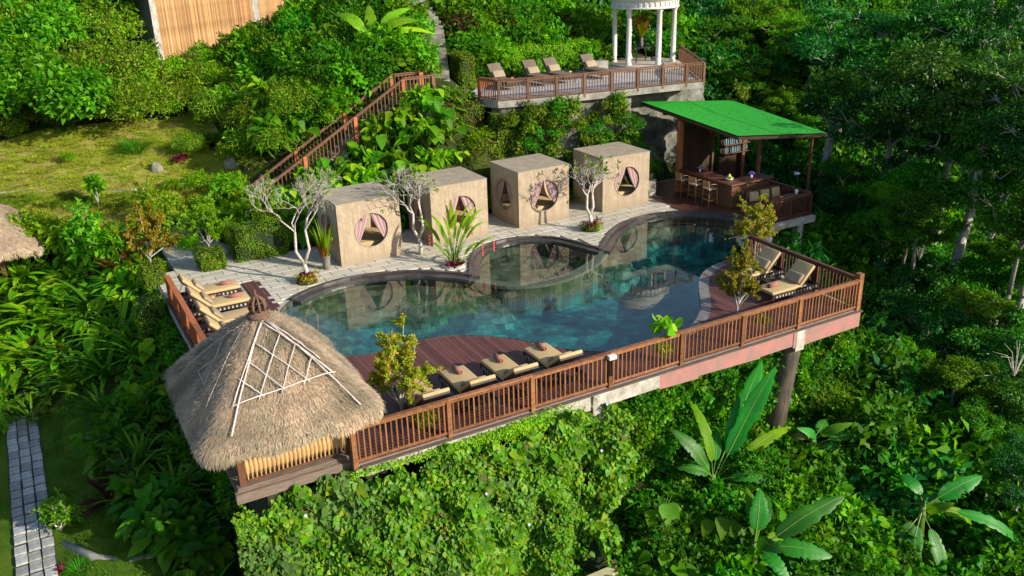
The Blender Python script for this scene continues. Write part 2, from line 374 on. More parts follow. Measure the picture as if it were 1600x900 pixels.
class MB:
    """collects boxes, bars, tubes and grids into one mesh"""
    def __init__(s): s.v = []; s.f = []; s.sm = []
    def add(s, V, Fs, sm=False):
        o = len(s.v); s.v += [tuple(map(float, p)) for p in V]; s.f += [tuple(i+o for i in f) for f in Fs]; s.sm += [sm]*len(Fs); return s
    def box(s, x0, x1, y0, y1, z0, z1):
        return s.add([(x0, y0, z0), (x1, y0, z0), (x1, y1, z0), (x0, y1, z0), (x0, y0, z1), (x1, y0, z1), (x1, y1, z1), (x0, y1, z1)],
                     [(0, 3, 2, 1), (4, 5, 6, 7), (0, 1, 5, 4), (1, 2, 6, 5), (2, 3, 7, 6), (3, 0, 4, 7)])
    def bar(s, a, b, w, h, up=(0, 0, 1)):
        a, b = Vector(a), Vector(b); d = (b-a).normalized(); u = Vector(up)
        if abs(d.dot(u)) > .99: u = Vector((0, 1, 0))
        sd_ = d.cross(u).normalized(); u = sd_.cross(d)
        P = []
        for p in (a, b):
            for i, j in ((-1, -1), (1, -1), (1, 1), (-1, 1)): P.append(p + sd_*(i*w/2) + u*(j*h/2))
        return s.add(P, [(0, 1, 2, 3), (7, 6, 5, 4), (0, 4, 5, 1), (1, 5, 6, 2), (2, 6, 7, 3), (3, 7, 4, 0)])
    def tube(s, pts, rad, n=7, cap=True):
        pts = [Vector(p) for p in pts]; k = len(pts)
        if isinstance(rad, (int, float)): rad = [rad]*k
        V = []; ref = None
        for i, p in enumerate(pts):
            d = (pts[min(i+1, k-1)]-pts[max(i-1, 0)])
            d = d.normalized() if d.length > 1e-9 else Vector((0, 0, 1))
            if ref is None: ref = Vector((1, 0, 0)) if abs(d.x) < .9 else Vector((0, 1, 0))
            a = (ref-d*ref.dot(d)); a = a.normalized() if a.length > 1e-6 else d.orthogonal().normalized(); ref = a; b = d.cross(a)
            for j in range(n):
                t = 2*math.pi*j/n; V.append(p + a*(rad[i]*math.cos(t)) + b*(rad[i]*math.sin(t)))
        Fs = [(i*n+j, i*n+(j+1) % n, (i+1)*n+(j+1) % n, (i+1)*n+j) for i in range(k-1) for j in range(n)]
        if cap: Fs += [tuple(range(n))[::-1], tuple((k-1)*n+j for j in range(n))]
        return s.add(V, Fs, True)
    def lathe(s, prof, n=16, c=(0, 0, 0), a0=0, a1=2*math.pi):
        full = abs(a1-a0-2*math.pi) < 1e-6; m = n if full else n+1
        V = [(c[0]+r*math.cos(a0+(a1-a0)*j/n), c[1]+r*math.sin(a0+(a1-a0)*j/n), c[2]+z) for r, z in prof for j in range(m)]
        Fs = [(i*m+j, i*m+(j+1) % m, (i+1)*m+(j+1) % m, (i+1)*m+j) for i in range(len(prof)-1) for j in range(n)]
        return s.add(V, Fs, True)
    def rbox(s, x0, x1, y0, y1, z0, z1, r=.03):
        """a softly rounded slab: cushions"""
        bm = bmesh.new(); bmesh.ops.create_cube(bm, size=1)
        for v in bm.verts: v.co = ((x0+x1)/2+v.co.x*(x1-x0), (y0+y1)/2+v.co.y*(y1-y0), (z0+z1)/2+v.co.z*(z1-z0))
        bmesh.ops.bevel(bm, geom=bm.edges[:]+bm.verts[:], offset=r, segments=2, affect='EDGES', profile=.6)
        bm.verts.index_update()
        s.add([v.co for v in bm.verts], [[v.index for v in f.verts] for f in bm.faces], True); bm.free(); return s
    def xf(s, M, start=0):
        s.v[start:] = [tuple(M @ Vector(p)) for p in s.v[start:]]; return s
    def mesh(s, name, mat):
        me = bpy.data.meshes.new(name); me.from_pydata(s.v, [], s.f); me.materials.append(mat)
        me.polygons.foreach_set('use_smooth', s.sm); me.update(); return me
    def build(s, name, mat, parent=None): return link_obj(name, s.mesh(name, mat), parent)

def build_poly(name, outer, holes, ztop, thick, mat, parent=None):
    """flat slab from a polygon with holes, with side walls"""
    loops = [outer]+holes
    flat = [p for l in loops for p in l]
    tris = tessellate_polygon([[Vector((p[0], p[1], 0)) for p in l] for l in loops])
    n = len(flat); V = [(p[0], p[1], ztop) for p in flat]+[(p[0], p[1], ztop-thick) for p in flat]; Fs = []
    for a, b, c in tris:
        ar = (flat[b][0]-flat[a][0])*(flat[c][1]-flat[a][1])-(flat[b][1]-flat[a][1])*(flat[c][0]-flat[a][0])
        if ar < 0: a, b, c = a, c, b
        Fs.append((a, b, c)); Fs.append((c+n, b+n, a+n))
    o = 0
    for l in loops:
        k = len(l)
        for i in range(k): Fs.append((o+i, o+(i+1) % k, o+(i+1) % k+n, o+i+n))
        o += k
    mb = MB(); mb.add(V, Fs); me = mb.mesh(name, mat)
    bm = bmesh.new(); bm.from_mesh(me); bmesh.ops.recalc_face_normals(bm, faces=bm.faces); bm.to_mesh(me); bm.free()
    return link_obj(name, me, parent)

def inside(x, y, poly):
    c = False; n = len(poly); j = n-1
    for i in range(n):
        xi, yi = poly[i]; xj, yj = poly[j]
        if (yi > y) != (yj > y) and x < (xj-xi)*(y-yi)/(yj-yi)+xi: c = not c
        j = i
    return c
def smooth_poly(P, it=2, keep=()):
    """Chaikin corner cutting; indices in keep stay sharp"""
    ks = {tuple(P[k]) for k in keep}
    for _ in range(it):
        Q = []
        n = len(P)
        for i in range(n):
            a, b = P[i], P[(i+1) % n]
            Q.append(a if tuple(a) in ks else (a[0]*.75+b[0]*.25, a[1]*.75+b[1]*.25))
            if tuple(b) not in ks: Q.append((a[0]*.25+b[0]*.75, a[1]*.25+b[1]*.75))
        P = Q
    return P
def offset_line(P, d, closed=False):
    n = len(P); Q = []
    for i in range(n):
        a = P[i-1] if (i > 0 or closed) else P[i]; b = P[(i+1) % n] if (i < n-1 or closed) else P[i]
        t = Vector((b[0]-a[0], b[1]-a[1])); t = t.normalized() if t.length > 0 else Vector((1, 0)); Q.append((P[i][0]-t.y*d, P[i][1]+t.x*d))
    return Q
def ribbon(name, P, d0, d1, z0, z1, mat, parent=None):
    """solid strip along a polyline between offsets d0 and d1"""
    A, B = offset_line(P, d0), offset_line(P, d1); n = len(P); V = []
    for a, b in zip(A, B): V += [(a[0], a[1], z0), (b[0], b[1], z0), (b[0], b[1], z1), (a[0], a[1], z1)]
    Fs = []
    for i in range(n-1):
        o = 4*i; q = o+4
        for s_, t_ in ((0, 1), (1, 2), (2, 3), (3, 0)): Fs.append((o+s_, o+t_, q+t_, q+s_))
    Fs += [(0, 3, 2, 1), (4*n-4, 4*n-3, 4*n-2, 4*n-1)]
    me = MB().add(V, Fs).mesh(name, mat)
    bm = bmesh.new(); bm.from_mesh(me); bmesh.ops.recalc_face_normals(bm, faces=bm.faces); bm.to_mesh(me); bm.free()
    return link_obj(name, me, parent)

# ------------------------------------------------------------------ terrain
CTRL = [(-10, -12, -4.2), (-8, -2, -3.6), (-8, 4, -3), (-7, 8, -3), (-6.5, 13, -3), (-12, 8, -3.2), (-14, 16, -2.6), (-4.6, 3, -3), (-4.5, 9, -2.7), (-3, 6, -2.9),
        (-2.8, 12, -1.6), (-3, 16, -.6), (-6.5, 18, -2), (-10, 21, -1.6), (-3, 19, .2), (-7, 22, .0), (-12, 25, .3), (-2, 10, -2.2),
        (-6.2, 25, 1.4), (-1, 21, 1.0), (-10, 29, 2.0), (-3, 29, 3.2), (2, 22.5, 1.3), (-14, 38, 4.5), (-8, 33, 3.4), (2, 28, 3.1),
        (3, 35, 4.9), (9, 41, 5.1), (0, 45, 8), (-10, 50, 9), (12, 50, 8), (10, 18.8, 4.2), (13, 19, 4.2), (15, 21.5, 4.3), (20, 22.5, 4.2), (26, 22, 4), (14, 30, 8.2), (9, 30, 5.6), (22, 32, 8.5), (32, 34, 6),
        (11.5, 17, 3.4), (9.5, 17, 2.6), (6, 16.6, .6), (4, 18.4, .8), (7, 18.6, 2.2), (3, 16.6, .1), (1, 19.5, .05), (-1, 18.6, 0), (5, 21, 3.0), (8, 21.5, 4.6),
        (5, 15.3, -.05), (9, 15.3, -.05), (14, 16, -.1), (18, 15.8, -.1), (23, 15.5, -.1),
        (12.6, 23.2, 6.4), (11.2, 20.6, 5.1), (16, 23.6, 5.9), (20, 25.5, 6.0),
        (26, 11, -2.4), (28, 17, -1), (30, 6, -5), (20.5, 3.5, -3.6), (19.5, 0, -4.6), (17.5, -3, -6), (25, -6, -8), (12, -5, -5.6), (9.5, -3.2, -4.8), (15, -4, -5.5), (5, -4, -5.6), (0, -4, -5.2), (4, 0.5, -5), (10, 1.0, -3.0), (14, 1, -3.2), (17.5, 2.5, -3.0),
        (36, 6, -6), (42, 20, -2), (36, 36, 5), (52, 10, -3), (52, 42, 10), (72, 20, 5), (62, 62, 17), (95, 45, 18), (30, 62, 15), (0, 85, 20), (62, -5, -4), (90, 5, 4), (-40, 30, 3), (-35, 60, 10), (-30, 0, -4), (40, -20, -9)]
CT = np.array(CTRL, float)
def _k(d): return d
_D = np.sqrt(((CT[:, None, :2]-CT[None, :, :2])**2).sum(-1)+.3)
_A = np.zeros((len(CT)+3,)*2); _A[:-3, :-3] = _D + np.eye(len(CT))*-.02; _A[:-3, -3] = 1; _A[:-3, -2:] = CT[:, :2]; _A[-3, :-3] = 1; _A[-2:, :-3] = CT[:, :2].T
_w = np.linalg.solve(_A, np.r_[CT[:, 2], 0, 0, 0])
def rbf(x, y):
    x = np.asarray(x, float); y = np.asarray(y, float); s = x.shape; P = np.stack([x.ravel(), y.ravel()], 1)
    out = np.empty(len(P))
    for i in range(0, len(P), 20000):
        p = P[i:i+20000]; d = np.sqrt(((p[:, None]-CT[None, :, :2])**2).sum(-1)+.3)
        out[i:i+20000] = d @ _w[:-3] + _w[-3] + p @ _w[-2:]
    return out.reshape(s)
GX0, GY0, GS = -32.0, -16.0, .5
NX, NY = 254, 216
gx = GX0+np.arange(NX)*GS; gy = GY0+np.arange(NY)*GS
XX, YY = np.meshgrid(gx, gy, indexing='ij')
ZZ = rbf(XX, YY)
ZZ += .10*np.sin(XX*1.3+.7*YY)*np.cos(YY*1.1-.4*XX)*np.where((XX < 4) & (YY > 19) & (YY < 30), .25, 1)
# the platform of the pool terrace and the bar is hollowed out of the slope
def carve(x0, x1, y0, y1, z):
    m = (XX > x0) & (XX < x1) & (YY > y0) & (YY < y1); ZZ[m] = np.minimum(ZZ[m], z)
carve(-1.9, 16.6, .1, 14.9, -2.6); carve(-1.9, 3, 14.5, 15.1, -.5); carve(16.5, 22.9, 6.6, 14.9, -2.6)
carve(-1.0, 1.0, 14.5, 18.2, -.12); carve(2.5, 20.5, 14.0, 15.6, -.15); carve(12.9, 23.4, 15.0, 21.3, 3.6)
carve(12.9, 25, 15.0, 16.1, -.3); carve(19, 25, 15, 17, -.3)
m_ = (XX > -7.9) & (XX < -5.9) & (YY > -2) & (YY < 13.4); ZZ[m_] = -3.0
def ground(x, y):
    fx = min(max((x-GX0)/GS, 0), NX-1.001); fy = min(max((y-GY0)/GS, 0), NY-1.001); i, j = int(fx), int(fy); a, b = fx-i, fy-j
    return float(ZZ[i, j]*(1-a)*(1-b)+ZZ[i+1, j]*a*(1-b)+ZZ[i, j+1]*(1-a)*b+ZZ[i+1, j+1]*a*b)
def at(px, py, z):
    """the point on the level z that stands at this place of the photograph"""
    d = C_RIGHT*((px-800)/F_PX) + C_DOWN*((py-450)/F_PX) + C_FWD; t = (z-CAM[2])/d[2]; return CAM+d*t
def hit(px, py):
    """the point of the ground seen at this place of the photograph"""
    d = C_RIGHT*((px-800)/F_PX) + C_DOWN*((py-450)/F_PX) + C_FWD; d = d/np.linalg.norm(d); t = 12.0
    while t < 140:
        p = CAM+d*t
        if p[2] < ground(p[0], p[1]): break
        t += .15
    return p
_idx = (np.arange(NX-1)[:, None]*NY+np.arange(NY-1)[None, :]).ravel()
_f = np.stack([_idx, _idx+NY, _idx+NY+1, _idx+1], 1)
_cx = XX[:-1, :-1].ravel()+.25; _cy = YY[:-1, :-1].ravel()+.25
def in_lawn(x, y): return (x > -14) & (x < 3.2-(y-20)*.05) & (y > 20.2+np.maximum(0, -x-3)*.55) & (y < 29.5-np.abs(x+6)*.12)
def in_garden(x, y): return (x < -4.4+np.sin(y*.8)*.35) & (x > -16) & (y > -6) & (y < 12.6+np.sin(x*2)*.4)
_mi = np.where(in_lawn(_cx, _cy), 1, np.where(in_garden(_cx, _cy), 2, 0))
terr = link_obj('ground', np_mesh('ground', np.stack([XX.ravel(), YY.ravel(), ZZ.ravel()], 1), _f, GROUND, True, [GROUND, LAWN, LAWN_G], _mi))
tag(terr, kind='structure')
# far hillside beyond the modelled slope
far = MB(); ring = [(-400, -300), (500, -300), (500, 500), (-400, 500)]
NF = 24
FV = []; FF = []
for i in range(NF+1):
    for j in range(NF+1):
        x = -420+900*i/NF; y = -320+820*j/NF
        dx = max(GX0+2-x, x-(GX0+(NX-1)*GS-2), 0); dy = max(GY0+2-y, y-(GY0+(NY-1)*GS-2), 0); d = math.hypot(dx, dy)
        z = -7 + (0 if d == 0 else 0)
        if y > 60 or x > 70: z = min(60, 2+.28*(max(0, y-60)+max(0, x-70)))
        if d == 0: z = -14
        FV.append((x, y, z))
for i in range(NF):
    for j in range(NF): FF.append((i*(NF+1)+j, (i+1)*(NF+1)+j, (i+1)*(NF+1)+j+1, i*(NF+1)+j+1))
fo = link_obj('far_hillside', np_mesh('far_hillside', FV, FF, GROUND, True)); tag(fo, kind='structure')

# ------------------------------------------------------------------ pool terrace
POOL_RAW = [(1.4, 10.2), (2.0, 10.68), (2.8, 11.05), (3.6, 11.2), (4.5, 11.15), (5.4, 10.85), (6.2, 10.45), (6.95, 9.8), (7.6, 9.05),
            (8.05, 9.95), (8.6, 10.9), (9.4, 11.56), (10.25, 11.8), (11.1, 11.65), (11.93, 11.13), (12.36, 10.49), (12.59, 9.56), (12.87, 8.75),
            (13.47, 9.36), (14.48, 10.28), (15.62, 10.98), (16.62, 11.18), (17.74, 11.03), (18.62, 10.58), (19.24, 9.98), (19.67, 9.15), (19.75, 8.5),
            (19.3, 7.2), (18.0, 6.05), (16.55, 5.45), (15.6, 5.42), (14.98, 5.25), (14.26, 4.93), (13.42, 4.09), (12.62, 3.03), (12.11, 2.45), (11.22, 1.77), (10.0, 1.3),
            (8.88, 1.3), (7.91, 1.74), (7.27, 2.31), (6.87, 2.9), (6.48, 3.57), (5.89, 4.3), (5.2, 4.85), (4.57, 5.15), (3.78, 5.24), (2.86, 5.12), (2.0, 5.25), (1.3, 5.6), (.75, 6.3), (.5, 7.6), (.75, 9.1)]
KEEP = [8, 17]
POOL = smooth_poly(POOL_RAW, 2, KEEP)
PA = np.array(POOL)
def pool_dist(x, y):
    A = PA; B = np.roll(PA, -1, 0); p = np.array([x, y]); d = B-A; t = np.clip(((p-A)*d).sum(1)/(d*d).sum(1), 0, 1); q = A+d*t[:, None]
    return float(np.sqrt(((q-p)**2).sum(1).min()))
SLAB = [(-1.95, .42), (-.02, .42), (-.02, 0), (16.25, 0), (16.9, 5.1), (18.3, 5.75), (19.6, 6.9), (20.05, 7.65), (22.5, 7.65), (22.7, 15.2), (20, 15.4), (1.2, 15.3), (1.2, 18.6), (-1.2, 18.6), (-1.2, 15.6), (-1.95, 15.4)]
slab = build_poly('terrace_slab', SLAB, [POOL], -.045, .30, GROUT); tag(slab, kind='structure')
pt = empty('pool_basin', (0, 0, 0)); tag(pt, kind='structure')
# basin walls and the stepped floor
wv = []; wf = []; n = len(POOL)
for p in POOL: wv += [(p[0], p[1], .0), (p[0], p[1], -1.6)]
for i in range(n): j = (i+1) % n; wf.append((2*i, 2*i+1, 2*j+1, 2*j))
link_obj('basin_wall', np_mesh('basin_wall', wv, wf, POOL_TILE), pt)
WALL_ARC = smooth_poly([(12.87, 8.75), (12.0, 8.1), (10.6, 7.5), (9.4, 7.45), (8.4, 7.9), (7.6, 9.05)], 0)
_q = []
for i in range(len(WALL_ARC)-1):
    for t in np.linspace(0, 1, 6)[:-1]:
        P0, P1, P2, P3 = [np.array(WALL_ARC[min(max(i+k, 0), len(WALL_ARC)-1)]) for k in (-1, 0, 1, 2)]
        _q.append(tuple(.5*((2*P1)+(P2-P0)*t+(2*P0-5*P1+4*P2-P3)*t*t+(3*P1-P0-3*P2+P3)*t**3)))
WALL_ARC = _q+[WALL_ARC[-1]]
KID = list(POOL[[i for i, p in enumerate(POOL) if p == (7.6, 9.05)][0]:[i for i, p in enumerate(POOL) if p == (12.87, 8.75)][0]+1])+WALL_ARC[1:-1]
bgx = np.arange(.2, 20.2, .125); bgy = np.arange(1.0, 12.1, .125); bz = np.zeros((len(bgx), len(bgy)))
back_pts = np.array([p for p in POOL if p[1] > 8.4 and p[0] < 8]); right_pts = np.array([p for p in POOL if p[0] > 13 and p[1] > 8.4])
for i, x in enumerate(bgx):
    for j, y in enumerate(bgy):
        z = -1.25
        d = np.sqrt(((back_pts-(x, y))**2).sum(1).min())
        if x < 8.2: z = max(z, -.45-.1*int(d/.42))
        d2 = np.sqrt(((right_pts-(x, y))**2).sum(1).min()); z = max(z, -.5-.25*int(d2/.5))
        if inside(x, y, KID): z = -.62
        bz[i, j] = z
BX, BY = np.meshgrid(bgx, bgy, indexing='ij'); a, b_ = len(bgx), len(bgy)
_i = (np.arange(a-1)[:, None]*b_+np.arange(b_-1)[None, :]).ravel()
_bf = np.stack([_i, _i+b_, _i+b_+1, _i+1], 1); _fx, _fy = BX.ravel()[_i], BY.ravel()[_i]
_ok = np.array([inside(u+.06, v+.06, POOL) or pool_dist(u+.06, v+.06) < .2 for u, v in zip(_fx, _fy)])
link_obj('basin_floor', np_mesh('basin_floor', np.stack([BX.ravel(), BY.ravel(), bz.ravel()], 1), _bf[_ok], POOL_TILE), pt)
ribbon('dividing_wall', WALL_ARC, -.16, .16, -1.3, -.22, POOL_TILE, pt); ribbon('wall_cap', WALL_ARC, -.2, .2, -.22, -.112, simple('cap_stone', (.22, .18, .13), (.12, .10, .075), 5, .6, vary=0), pt)
water = build_poly('pool_water', POOL, [], -.10, .004, WATER); tag(water, kind='structure')
# single sheet of water: keep the top faces only
bm = bmesh.new(); bm.from_mesh(water.data); bmesh.ops.delete(bm, geom=[f for f in bm.faces if f.normal.z < .5], context='FACES'); bm.to_mesh(water.data); bm.free()

# coping stones along the patio side
cop = empty('pool_coping', (0, 0, 0)); tag(cop, kind='structure')
def coping_run(P, w0, w1, zt, mat, step=.62, name='coping_stone'):
    L = [0]
    for a, b in zip(P, P[1:]): L.append(L[-1]+math.dist(a, b))
    k = max(1, int(L[-1]/step)); cuts = [L[-1]*i/k for i in range(k+1)]
    def pos(s):
        s = min(max(s, 0), L[-1]-1e-6)
        for i in range(len(L)-1):
            if L[i+1] >= s: t = (s-L[i])/(L[i+1]-L[i]); return (P[i][0]+(P[i+1][0]-P[i][0])*t, P[i][1]+(P[i+1][1]-P[i][1])*t)
    for c0, c1 in zip(cuts, cuts[1:]):
        seg = [pos(c0+.006), pos((c0+c1)/2), pos(c1-.006)]
        ribbon(name, seg, w0, w1, -.16, zt+rnd.uniform(-.004, .004), mat, cop)
iA = POOL.index((7.6, 9.05)); iB = POOL.index((12.87, 8.75))
i0 = min(range(len(POOL)), key=lambda i: math.dist(POOL[i], (1.3, 10.1)) if i < 30 else 99)
i1 = min(range(len(POOL)), key=lambda i: math.dist(POOL[i], (19.7, 8.3)))
coping_run(POOL[i0:iA+1], -.34, -.02, -.02, COPING); coping_run(POOL[i0:iA+1], -.02, .12, .05, COPING, .9)
coping_run(POOL[iA:iB+1], -.26, .0, -.02, COPING); coping_run(POOL[iA:iB+1], .0, .12, .045, COPING, .9)
coping_run(POOL[iB:i1+1], -.26, .0, -.02, COPING); coping_run(POOL[iB:i1+1], .0, .16, .045, COPING, .9)
ia = min(range(len(POOL)), key=lambda i: math.dist(POOL[i], (15.6, 5.42))); ib = min(range(len(POOL)), key=lambda i: math.dist(POOL[i], (10.6, 1.5)))
coping_run(POOL[ia:ib+1], .0, .32, .005, COPING_GREY, .55)
ie = min(range(len(POOL)), key=lambda i: math.dist(POOL[i], (1.6, 5.45)))
coping_run(POOL[ib:ie+1], .0, .1, -.03, COPING_GREY, .8)
ix = min(range(len(POOL)), key=lambda i: math.dist(POOL[i], (19.6, 8.0)))
coping_run(POOL[ix:ia+1], .0, .22, -.03, COPING, .6)

# patio paving: the 300 slabs that show largest as stones, the rest joined
pav = empty('patio_paving', (0, 0, 0)); tag(pav, kind='structure')
def in_patio(x, y):
    if inside(x, y, POOL) or pool_dist(x, y) < .12: return False
    if not inside(x, y, SLAB): return False
    if x > 18.3+max(0, (y-10.9))*.35 and y > 9.5: return False
    if x > 19.5: return False
    if x < 1.0 and y < 12.85: return False
    if x < 1.35 and y < 10.3: return False
    return y > 8.0
PW, PH = .72, .46
cells = []
for j in range(int(11/PH)):
    for i in range(-4, 32):
        x0 = i*PW+(PW/2 if j % 2 else 0)-.1; y0 = 8.1+j*PH
        cs = [(x0+.02, y0+.02), (x0+PW-.02, y0+.02), (x0+PW-.02, y0+PH-.02), (x0+.02, y0+PH-.02), (x0+PW/2, y0+PH/2)]
        if all(in_patio(*c) for c in cs): cells.append((x0+PW/2, y0+PH/2, PW-.012, PH-.012))
        else:
            for a in (0, 1):
                for b in (0, 1):
                    q0, r0 = x0+a*PW/2, y0+b*PH/2
                    if all(in_patio(q0+u*PW/2+(.02 if u == 0 else -.02), r0+v*PH/2+(.02 if v == 0 else -.02)) for u in (0, 1) for v in (0, 1)):
                        cells.append((q0+PW/4, r0+PH/4, PW/2-.012, PH/2-.012))
cells.sort(key=lambda c: (c[0]-CAM[0])**2+(c[1]-CAM[1])**2 - 1000*(c[2] > .5))
_pm = {}
def paver_mesh(w, h):
    k = (round(w, 2), round(h, 2))
    if k not in _pm:
        mb = MB(); b = .01
        mb.add([(-w/2, -h/2, -.05), (w/2, -h/2, -.05), (w/2, h/2, -.05), (-w/2, h/2, -.05), (-w/2, -h/2, -b), (w/2, -h/2, -b), (w/2, h/2, -b), (-w/2, h/2, -b),
                (-w/2+b, -h/2+b, 0), (w/2-b, -h/2+b, 0), (w/2-b, h/2-b, 0), (-w/2+b, h/2-b, 0)],
               [(0, 1, 5, 4), (1, 2, 6, 5), (2, 3, 7, 6), (3, 0, 4, 7), (4, 5, 9, 8), (5, 6, 10, 9), (6, 7, 11, 10), (7, 4, 8, 11), (8, 9, 10, 11)])
        _pm[k] = mb.mesh('paving_stone', PAVER)
    return _pm[k]
for c in cells[:300]:
    o = link_obj('paving_stone', paver_mesh(c[2], c[3]), pav); o.location = (c[0], c[1], rnd.uniform(-.004, .002)); o.rotation_euler = (rnd.uniform(-.004, .004), rnd.uniform(-.004, .004), 0)
if len(cells) > 300:
    mb = MB()
    for c in cells[300:]: mb.box(c[0]-c[2]/2, c[0]+c[2]/2, c[1]-c[3]/2, c[1]+c[3]/2, -.05, rnd.uniform(-.004, .001))
    tag(mb.build('paving_stones', PAVER, pav), kind='stuff')

# decking planks
deck = empty('wooden_deck', (0, 0, 0)); tag(deck, kind='structure')
def plank(x0, x1, y0, y1, mat=WOOD_DECK, z=0.0, par=None):
    mb = MB(); cx, cy = (x0+x1)/2, (y0+y1)/2; mb.box(x0-cx, x1-cx, y0-cy, y1-cy, -.035, 0)
    o = mb.build('plank', mat, par or deck); o.location = (cx, cy, z+rnd.uniform(-.0025, .0025)); return o
PWD = .142
def pool_front(x):
    """first y on a plank line where the pool starts"""
    ys = np.arange(.1, 9, .05)
    for y in ys:
        if inside(x, y, POOL): return y
    return None
x = .02; k = 0
while x < 16.2:
    f = [pool_front(x+t) for t in (.02, PWD-.02)]
    if x+PWD < .55: y1 = 12.85
    elif all(v is not None for v in f) and x < 16.0: y1 = min(f)-.03
    elif x > 15: y1 = 5.3
    else: y1 = 9.0
    plank(x, min(x+PWD-.007, 16.24), .03, y1)
    if .55 < x+PWD and x < 1.02: 
        ys = [y for y in np.arange(5, 12.8, .05) if inside(x+.07, y, POOL)]
        if ys: plank(x, x+PWD-.007, max(ys)+.45, 12.85)
    x += PWD
x = -1.93
while x < -.01:
    plank(x, x+PWD-.007, .03 if x < -9 else 3.6, 12.85); x += PWD
# bar deck
x = 18.5
while x < 22.45:
    ys = [y for y in np.arange(6, 12, .05) if inside(x+.07, y, POOL)]
    y0 = (max(ys)+.2) if ys else 7.68
    if x < 20 and not ys: y0 = 9.6
    plank(x, x+PWD-.007, y0, 15.1, WOOD_DARKRED); x += PWD
build_poly('bar_floor_back', [(22.4, 11.0), (24.6, 11.0), (24.6, 15.2), (22.4, 15.2)], [], -.0, .2, WOOD_DARKRED, deck)

# concrete edge beam, brackets and piers under the deck
eb = empty('edge_beam', (0, 0, 0)); tag(eb, kind='structure')
def fascia(x0, x1, mat, zb0, zb1, yo=-.06):
    mb = MB(); mb.add([(x0, yo, zb0), (x1, yo, zb1), (x1, yo, -.06), (x0, yo, -.06), (x0, .25, zb0), (x1, .25, zb1), (x1, .25, -.06), (x0, .25, -.06)],
                      [(0, 1, 2, 3), (5, 4, 7, 6), (3, 2, 6, 7), (1, 0, 4, 5), (0, 3, 7, 4), (2, 1, 5, 6)]); return mb.build('beam_segment', mat, eb)
fascia(.2, 3.5, CONCRETE, -.34, -.34); fascia(3.5, 6.1, CONCRETE, -.42, -.42); fascia(6.1, 8.55, CONCRETE, -.52, -.5); fascia(8.55, 9.9, PAINT_PINK, -.55, -.6, -.063)
fascia(9.9, 12.2, PAINT_PINK, -.52, -.6, -.066); fascia(12.2, 13.5, PAINT_PINK, -.56, -.56, -.05); fascia(13.5, 16.3, PAINT_PINK, -.62, -.58, -.07)
MB().box(.1, 16.34, -.13, .3, -.075, -.048).build('edge_ledge', WOOD_GREY, eb)
MB().box(16.05, 16.3, .28, 5.0, -.55, -.06).build('side_beam', CONCRETE, eb)
MB().box(19.9, 22.55, 7.5, 7.75, -.3, -.05).build('bar_beam', CONCRETE, eb)
for x_, w_ in ((6.35, .42), (2.1, .4)):
    mb = MB(); mb.box(x_, x_+w_, -.12, .25, -1.35 if x_ == 6.35 else -1.6, -.08); mb.box(x_+.04, x_+w_-.04, .3, .6, -5.5, -.4)
    mb.build('support_pier', CONCRETE, eb)
mb = MB(); mb.box(13.6, 13.95, -.08, .35, -.75, -.09); mb.box(21.7, 22.0, 7.6, 7.95, -1.3, -.3); mb.build('support_pier', CONCRETE, eb)

skirt = MB().box(-1.9, 16.2, .9, 1.1, -5.5, -.4).box(-1.95, -1.75, .3, 15.3, -3.5, -.3).box(16.4, 16.6, 1.0, 5.5, -5, -.4).box(20.3, 22.4, 7.9, 8.1, -4.5, -.35).build('foundation_wall', SOIL, eb)

# ------------------------------------------------------------------ railings
_bal = {}
def baluster_mesh(h, mat, r=.017):
    k = (round(h, 2), mat.name)
    if k not in _bal: _bal[k] = MB().box(-r, r, -r, r, 0, h).mesh('baluster', mat)
    return _bal[k]
def railing(name, posts, label, mat=WOOD_RAIL, h=.92, step=.135, group='railings', pw=.11, ends=(True, True), low=.07, post_mat=None, rail_w=.11, z_of=None):
    """posts: list of (x,y,z) along the rail"""
    root = empty(name, posts[0]); tag(root, label, 'railing', group); o0 = Vector(posts[0])
    rails = MB()
    for k, p in enumerate(posts):
        if (k == 0 and not ends[0]) or (k == len(posts)-1 and not ends[1]): continue
        mb = MB(); w = pw; mb.box(-w/2, w/2, -w/2, w/2, -.14, h+.0)
        o = mb.build('post', post_mat or mat, root); o.location = Vector(p)-o0
        d = Vector(posts[min(k+1, len(posts)-1)])-Vector(posts[max(k-1, 0)]); o.rotation_euler = (0, 0, math.atan2(d.y, d.x))
    for a, b in zip(posts, posts[1:]):
        a, b = Vector(a), Vector(b); d = b-a; hd = Vector((d.x, d.y, 0)); ang = math.atan2(d.y, d.x); g = hd.normalized()*(pw/2+.001)
        up = Vector((0, 0, 1)); sl_ = d.z/hd.length
        gz = Vector((0, 0, sl_*(pw/2)))
        MB().bar(a-o0+up*(h+.022), b-o0+up*(h+.022), rail_w, .044).build('top_rail', mat, root)
        MB().bar(a+g+gz-o0+up*(h-.055), b-g-gz-o0+up*(h-.055), .04, .06).build('sub_rail', mat, root)
        MB().bar(a+g+gz-o0+up*low, b-g-gz-o0+up*low, .05, .06).build('bottom_rail', mat, root)
        nb = max(1, int(round((hd.length-pw)/step)))
        bh = h-.085-low-.03+.005
        for i in range(nb):
            t = (pw/2+(hd.length-pw)*(i+.5)/nb)/hd.length; p = a+d*t
            o = link_obj('baluster', baluster_mesh(bh, mat), root); o.location = p-o0+Vector((0, 0, low+.03)); o.rotation_euler = (0, 0, ang)
    return root
xs = [0.0, 2.35, 4.62, 6.95, 9.3, 11.5, 13.7, 16.2]
railing('deck_railing', [(x, .02, 0) for x in xs], 'long brown wooden railing along the front edge of the pool deck', WOOD_RAIL)
